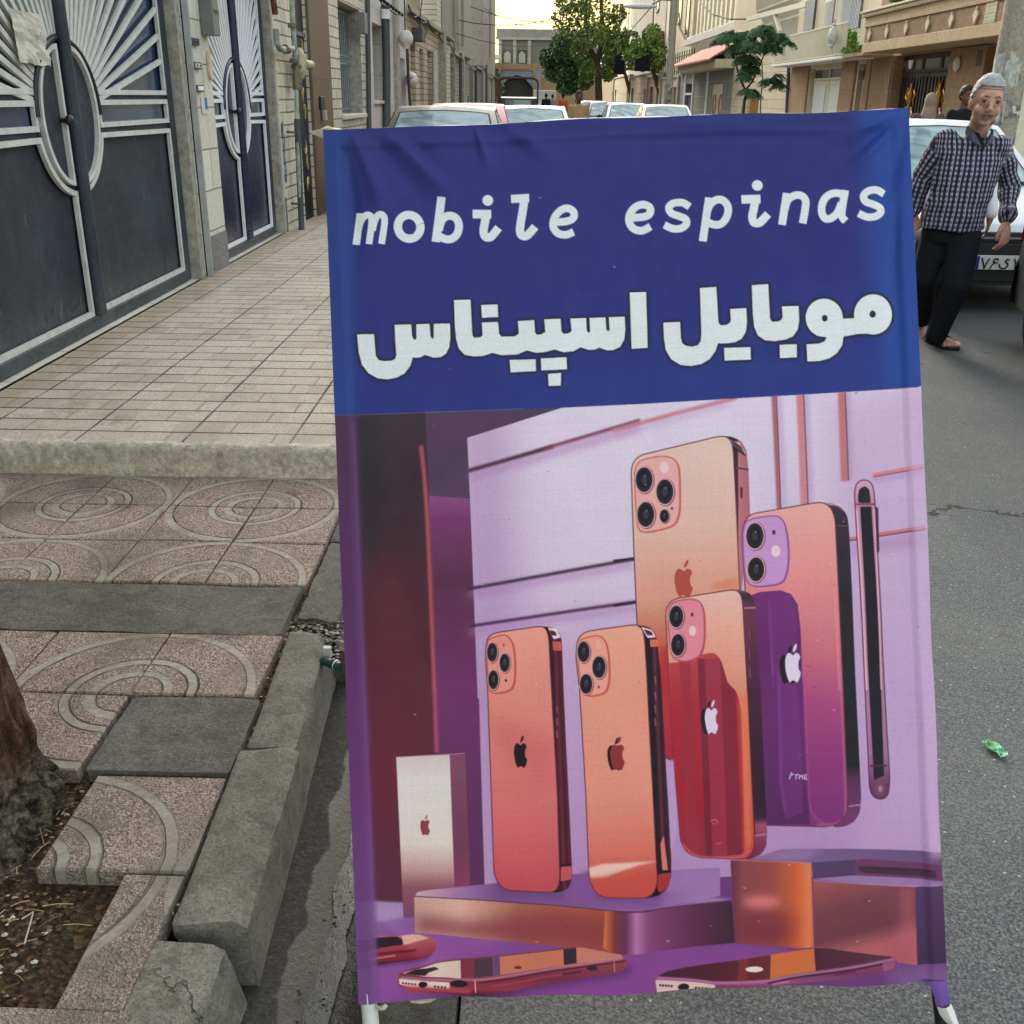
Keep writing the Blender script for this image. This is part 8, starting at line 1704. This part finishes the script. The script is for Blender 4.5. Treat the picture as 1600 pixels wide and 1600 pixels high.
def fold(a, b, amp, w, p=1.0):
    global disp
    a = np.array(a, float); b = np.array(b, float); d = b-a; L = np.hypot(*d); d /= L
    s_ = (U_-a[0])*d[0] + (V_-a[1])*d[1]; t = -(U_-a[0])*d[1] + (V_-a[1])*d[0]; t = t + 6*np.sin(s_/60)
    f_ = np.clip(s_/L, 0, 1); env = np.sin(np.pi*np.clip(s_/L, 0, 1)**p)**1.0; ww = w*(.45 + .75*f_)
    disp += (1.35*amp*env*np.exp(-(t/ww)**2)).astype(np.float32)
for a in (((548, 206), (600, 345), .0062, 15), ((575, 208), (668, 330), -.0052, 15), ((596, 206), (720, 322), .0058, 15), ((632, 205), (700, 300), -.003, 16), ((535, 210), (556, 430), -.0044, 13), ((742, 196), (760, 268), .0042, 9), ((752, 198), (845, 262), -.0032, 22), ((782, 196), (880, 268), .0034, 16),
          ((1412, 176), (1322, 262), .0062, 10), ((1408, 184), (1300, 250), -.0052, 13), ((1416, 186), (1372, 330), -.0040, 12), ((1400, 178), (1290, 216), .0036, 9), ((1180, 200), (1400, 196), -.0024, 10), ((700, 212), (1010, 206), -.0026, 12), ((1020, 204), (1180, 200), .002, 10),
          ((1100, 560), (1400, 420), .0016, 60), ((640, 620), (760, 380), .0018, 70), ((900, 640), (1010, 240), -.0018, 80), ((1396, 190), (1404, 620), -.0022, 10), ((580, 1420), (700, 1562), .003, 18), ((1440, 1540), (1380, 1380), .002, 22)): fold(*a)
disp += (.0016*np.sin(U_/47. + V_/90.)*np.sin(V_/130. + 1) + .0005*np.sin(U_/21. - V_/37.)).astype(np.float32)
wob = 1.4*np.sin(uu*9) + .8*np.sin(uu*23+1)                    # uneven upper and lower edges
PYd = PXY + wob*(1-vv)**6 + (2.2*np.sin(uu*14+2) + 1.5*np.sin(uu*31))*vv**14
V3 = onplane(PXX, PYd) + NRM*disp[..., None]
st = thing('banner_stand', 'slanted pavement banner stand with a blue header over a pink phone picture', 'banner stand', tuple(onz(1010, 1640, 0)))
og = ORG[st.name]
me = bpy.data.meshes.new('printed_banner'); idx = np.arange(NU*NV).reshape(NV, NU)
fq = np.stack([idx[:-1, :-1], idx[1:, :-1], idx[1:, 1:], idx[:-1, 1:]], -1).reshape(-1, 4)
me.vertices.add(NU*NV); me.vertices.foreach_set('co', (V3.reshape(-1, 3) - np.array(og)).astype(np.float32).ravel())
me.loops.add(fq.size); me.loops.foreach_set('vertex_index', fq.ravel().astype(np.int32))
me.polygons.add(len(fq)); me.polygons.foreach_set('loop_start', np.arange(0, fq.size, 4, dtype=np.int32)); me.polygons.foreach_set('loop_total', np.full(len(fq), 4, np.int32))
me.update(calc_edges=True); me.polygons.foreach_set('use_smooth', np.ones(len(fq), bool))
pk_ = PM[..., None]*np.stack([np.zeros_like(CAN[..., 0]), np.zeros_like(CAN[..., 0]), np.where(CAN[..., 2] > CAN[..., 0], -(CAN[..., 2]-CAN[..., 0])*.70, np.minimum(7, (CAN[..., 0]-CAN[..., 2])*.12))], -1)
CAN += pk_; CAN += PM[..., None]*np.where(CAN.min(-1, keepdims=True) > 130, 1, 0)*np.array([7, -3, 0]); CAN += (1-PM[..., None])*np.where(CAN[..., 2:3] > 110, 1, 0)*np.where(CAN[..., 0:1] < 90, 1, 0)*np.array([5, 3, -6])
sr = np.clip(CAN, 0, 255)/255.; ln_ = np.where(sr <= .04045, sr/12.92, ((sr+.055)/1.055)**2.4)
KB = 1.0
at = me.color_attributes.new('print', 'FLOAT_COLOR', 'POINT'); rgba = np.ones((NU*NV, 4), np.float32); rgba[:, :3] = np.clip(ln_*KB, 0, .9).reshape(-1, 3); at.data.foreach_set('color', rgba.ravel())
g = G('printed_vinyl_cloth', .6, .18); an = g.node('ShaderNodeVertexColor', layer_name='print'); g.col(an.outputs[0])
g.bump(g.noise(900, 2, .5), .12, .0006); g.rgh(g.ss(g.noise(30, 3), .2, .8, .52, .7))
me.materials.append(g.m)
ban = bpy.data.objects.new('printed_banner', me); COL.objects.link(ban); ban.parent = st; ORG[ban.name] = og
# frame, hem and legs behind the cloth, in the banner's own plane
def Q(px, py, back=0.0):
    v = RW @ np.array([(px-800)/F*PD, (800-py)/F*PD, -PD]) ; v = v + cc - NRM*back; return Vector(v)
M_FRAME = plain('white_frame_paint', C(214, 212, 204)[:3], .5, .4, var=.08, sc=20)
M_CLOTHB = plain('white_cloth_back', C(220, 216, 206)[:3], .85, .1, var=.06)
def Q2(px, py, back): return Q(px, py, back)
mb = MB(); n = 80                                            # white edge of the cloth turned over the top and down the sides
T_, B_ = [], []
for i in range(n+1):
    u = i/n; p = bil(np.array(u), np.array(0.)); y = p[1] + float(1.4*math.sin(u*9) + .8*math.sin(u*23+1)); x = p[0]
    lift = 3.2 + 2.0*mnoise.noise(Vector((u*16, 1, 1))) + (1.5 if .35 < u < .6 else 0)
    T_.append(Q(x, y+.3, -.0050)); B_.append(Q(x, y-lift*.95, .004)); 
B2 = [b - Vector(NRM)*.022 - Vector((0, 0, .004)) for b in B_]; B3 = [b - Vector((0, 0, .05)) for b in B2]
vs = T_ + B_ + B2 + B3; m1 = n+1; mb.add(vs, [(r_*m1+i, r_*m1+i+1, (r_+1)*m1+i+1, (r_+1)*m1+i) for r_ in range(3) for i in range(n)], True); mb.build('turned_hem', M_CLOTHB, st)
mb = MB(); vs = []
for j in range(41):
    v = j/40; a = bil(np.array(0.), np.array(v)); w_ = .8*math.sin(v*30); vs += [Q(a[0]+.4, a[1], -.0045), Q(a[0]-1.2+w_*.6, a[1], .008), Q(a[0]+1, a[1], .034)]
mb.add(vs, [(j*3+k, j*3+k+1, (j+1)*3+k+1, (j+1)*3+k) for j in range(40) for k in (0, 1)], True); mb.build('side_hem', M_CLOTHB, st); mb = MB()
vs = []
for j in range(41):
    v = j/40; a = bil(np.array(1.), np.array(v)); vs += [Q(a[0]-.3, a[1], -.004), Q(a[0]+1.2, a[1], .006), Q(a[0]-1, a[1], .034)]
mb.add(vs, [(j*3+k, j*3+k+1, (j+1)*3+k+1, (j+1)*3+k) for j in range(40) for k in (0, 1)], True); mb.build('side_hem', M_CLOTHB, st)
mb = MB()
tube = lambda a, b, r_=.0125: mb.tube([a, b], r_, 10)
fr = [Q(520, 217, .016), Q(1404, 184, .016), Q(1464, 1522, .016), Q(574, 1556, .016)]
for i in range(4): tube(fr[i], fr[(i+1) % 4])
fm = mb.build('front_frame', M_FRAME, st)
def leg(nm, a, b, w=.0135, m_=M_FRAME):
    b = a + (b-a)*((a.z+.004)/(a.z-b.z)) if b.z < a.z else b
    return MB().tube([a, b], w, 10).build(nm, m_, st)
leg('leg', Q(574, 1552, .010), Q(581, 1640, .010), .0145); leg('leg', Q(1466, 1520, .012), Q(1480, 1640, .012), .011, M_DARK)
for a, dx in ((Q(524, 222, .03), -.02), (Q(1400, 189, .03), .02)):
    b = Vector((a.x + dx, a.y + .62, 0.0)); MB().tube([a, b], .0125, 10).build('rear_leg', M_FRAME, st)
mb = MB(); a = Q(524, 222, .03); b = Q(1400, 189, .03); mb.tube([a + Vector((-.01, .40, -a.z*.65)), b + Vector((.01, .40, -b.z*.65))], .009, 8); mb.build('cross_bar', M_FRAME, st)
# cloth left hanging at the right foot, torn white scraps at the left
mb = MB(); vs = []
R0 = [(1438, 1530), (1452, 1540), (1458, 1555), (1461, 1571)]; R1 = [(1478.5, 1530), (1480, 1545), (1481, 1560), (1482, 1570)]
for (a, b_) in zip(R0, R1):
    for k in range(5): t = k/4; vs.append(Q(a[0]+(b_[0]-a[0])*t, a[1]+(b_[1]-a[1])*t, -.004 - .004*math.sin(math.pi*t)))
mb.add(vs, [(r_*5+k, r_*5+k+1, (r_+1)*5+k+1, (r_+1)*5+k) for r_ in range(3) for k in range(4)], True); mb.build('cloth_tab', plain('purple_cloth', C(112, 78, 150)[:3], .5, .3, var=.12, sc=20), st)
mb = MB(); vs = []
R0 = [(1462, 1571), (1466, 1582), (1473, 1592), (1484, 1603), (1500, 1622)]; R1 = [(1484, 1566), (1490, 1580), (1494, 1592), (1499, 1605), (1512, 1624)]
for (a, b_) in zip(R0, R1):
    for k in range(5): t = k/4; vs.append(Q(a[0]+(b_[0]-a[0])*t, a[1]+(b_[1]-a[1])*t, -.005 - .010*math.sin(math.pi*t)))
mb.add(vs, [(r_*5+k, r_*5+k+1, (r_+1)*5+k+1, (r_+1)*5+k) for r_ in range(4) for k in range(4)], True); mb.build('loose_cloth', M_CLOTHB, st)
mb = MB()
def scrap(pts, back=-.003):
    n_ = len(pts); c_ = (sum(p[0] for p in pts)/n_, sum(p[1] for p in pts)/n_)
    mb.add([Q(x, y, back + .004*random.random()) for x, y in pts] + [Q(c_[0], c_[1], back-.008)], [(i, (i+1) % n_, n_) for i in range(n_)])
random.seed(12)
scrap([(586, 1569), (594, 1572), (602, 1568), (607, 1571), (602, 1577), (594, 1579), (587, 1574)]); scrap([(636, 1565), (655, 1563), (682, 1563), (672, 1569), (655, 1571), (643, 1569)], .004)
scrap([(482, 206), (490, 211), (506, 216), (505, 206), (520, 199), (512, 197), (500, 203)]); scrap([(500, 204), (516, 197), (530, 198), (545, 203), (520, 207), (506, 208)], .004)
mb.build('torn_tape', plain('yellowed_tape', C(206, 196, 168)[:3], .7, .2, var=.1), st)
# ================================================================ SMALL THINGS
t = thing('candy_wrapper', 'crumpled green and white wrapper lying on the asphalt', 'wrapper', tuple(onz(1553, 1170, 0)))
mb = MB(); a = onz(1539, 1160, 0.006); b_ = onz(1570, 1184, 0.006); d = b_-a; n_ = Vector((-d.y, d.x, 0)).normalized(); vs = []
random.seed(31)
for i in range(11):
    u = i/10; w = .020*(.35 + .65*math.sin(math.pi*min(1, max(0, (u-.12)/.76)))) if .12 < u < .88 else .011
    for k in range(5): v = (k/4-.5)*2; vs.append(a + d*u + n_*(v*w + random.uniform(-.002, .002)) + Vector((0, 0, .004 + .010*(1-v*v)*math.sin(math.pi*u) + random.uniform(0, .006))))
mb.add(vs, [(i*5+k, i*5+k+1, (i+1)*5+k+1, (i+1)*5+k) for i in range(10) for k in range(4)])
g = G('wrapper_foil', .3, .6); n = g.noise(70, 3, .6); g.col(g.ramp(n, [(.42, C(70, 150, 90)), (.5, C(90, 190, 120)), (.56, C(214, 224, 214)), (.7, C(110, 180, 120))], 'CONSTANT')); mb.build('foil', g.m, t)
t = thing('hose_end', 'dark green pipe end with a white ring poking out beside the kerb', 'pipe', tuple(ony(520, 1040, 2.36)))
c = ony(519, 1038, 2.36); mb = MB(); mb.tube([c + Vector((-.03, .02, .0)), c + Vector((.022, -.01, -.002))], .0125, 12); mb.tube([c + Vector((.0, .004, 0)), c + Vector((.006, .001, 0))], .0155, 12); mb.build('pipe', plain('dark_green_plastic', C(30, 66, 60)[:3], .35, .5), t)
mb = MB(); mb.tube([c + Vector((.009, 0, -.001)), c + Vector((.012, -.002, -.001))], .0148, 12); mb.build('ring', M_WHITEP, t)
mb = MB(); mb.box(c.x-.03, c.x-.010, c.y+.035, c.y+.05, c.z-.005, c.z+.028); mb.build('bracket', M_GREYW, t)
# litter, grit and dry leaves in the tree pit and along the joints
random.seed(17)
def chips(name, n, area, zf, size, mat, label, flat=.35, cat='litter'):
    vs, fs = [], []
    for _ in range(n):
        x, y = area(); s_ = size*random.uniform(.4, 1.5); z = zf + random.uniform(0, .006); a = random.uniform(0, 6.28); k = len(vs); m_ = 5
        for i in range(m_):
            an = a + 6.28*i/m_; r_ = s_*random.uniform(.6, 1.2); vs.append((x + r_*math.cos(an), y + r_*math.sin(an)*.7, z + random.uniform(-.1, .3)*s_))
        vs.append((x, y, z + s_*flat)); fs += [(k+i, k+(i+1) % m_, k+m_) for i in range(m_)]
    o = MB().add(vs, fs).build(name, mat, None, kind='stuff'); return o
def pit():
    while True:
        x, y = random.uniform(-1.5, -.80), random.uniform(.95, 1.86)
        if ((x < -.83 and y < 1.53) or (x < -.955)) and math.hypot(x+1.195, y-1.68) > .18: return x, y
def mj(name, stops):
    g = G(name, .9, .15); r_ = g.node('ShaderNodeNewGeometry').outputs['Random Per Island']; g.col(g.ramp(r_, stops)); return g.m
chips('pit_litter', 2600, pit, .117, .0055, mj('litter_mix', [(0, C(36, 30, 26)), (.4, C(76, 64, 52)), (.72, C(112, 88, 66)), (.86, C(138, 112, 86)), (1, C(190, 182, 166))]), '')
chips('pit_rubble', 120, pit, .118, .009, mj('rubble_mix', [(0, C(70, 62, 54)), (1, C(140, 128, 112))]), '', .8)
def gap():
    y = random.uniform(.9, 1.52); return random.uniform(-.655, -.615) + (1.5-y)*.0, y
chips('joint_litter', 420, lambda: (random.uniform(-.632, -.598) if random.random() < .0 else random.uniform(-.672, -.640), random.uniform(.9, 2.5)), .122, .0045, mj('joint_mix', [(0, C(60, 48, 38)), (.5, C(120, 84, 58)), (.9, C(150, 120, 90)), (1, C(206, 200, 186))]), '')
chips('broken_edge_grit', 520, lambda: (random.uniform(-.70, -.49), random.uniform(2.42, 2.64)), .118, .007, mj('grit_mix', [(0, C(60, 56, 50)), (.6, C(110, 104, 92)), (1, C(176, 168, 150))]), '')
chips('road_grit', 700, lambda: (random.uniform(.1, 2.6), random.uniform(1.1, 5.5)), .001, .0035, mj('road_grit_mix', [(0, C(120, 116, 104)), (.6, C(160, 154, 138)), (1, C(206, 200, 186))]), '')
chips('gutter_grit', 260, lambda: (random.uniform(-.47, -.28), random.uniform(1.0, 2.4)), -.022, .004, mj('gutter_grit_mix', [(0, C(24, 24, 20)), (.7, C(60, 54, 44)), (1, C(110, 100, 84))]), '')
def straw():
    mb = MB(); random.seed(23)
    for _ in range(300):
        x, y = pit(); a = random.uniform(0, 6.28); l_ = random.uniform(.015, .07); p0 = Vector((x, y, .122)); p1 = p0 + Vector((math.cos(a)*l_, math.sin(a)*l_, random.uniform(0, .012))); mb.tube([p0, p0.lerp(p1, .5) + Vector((0, 0, .003)), p1], .0011, 4)
    mb.build('dry_straw', mj('straw_mix', [(0, C(110, 84, 54)), (1, C(190, 164, 120))]), None, kind='stuff')
straw()
mb = MB(); a = onz(38, 1475, .135); mb.tube([a, onz(48, 1440, .14), onz(52, 1425, .14), onz(34, 1436, .14)], .0017, 6); mb.build('plastic_tie', plain('dull_tie', C(176, 170, 156)[:3], .7), None, label='thin white plastic tie lying in the tree pit litter', cat='litter')
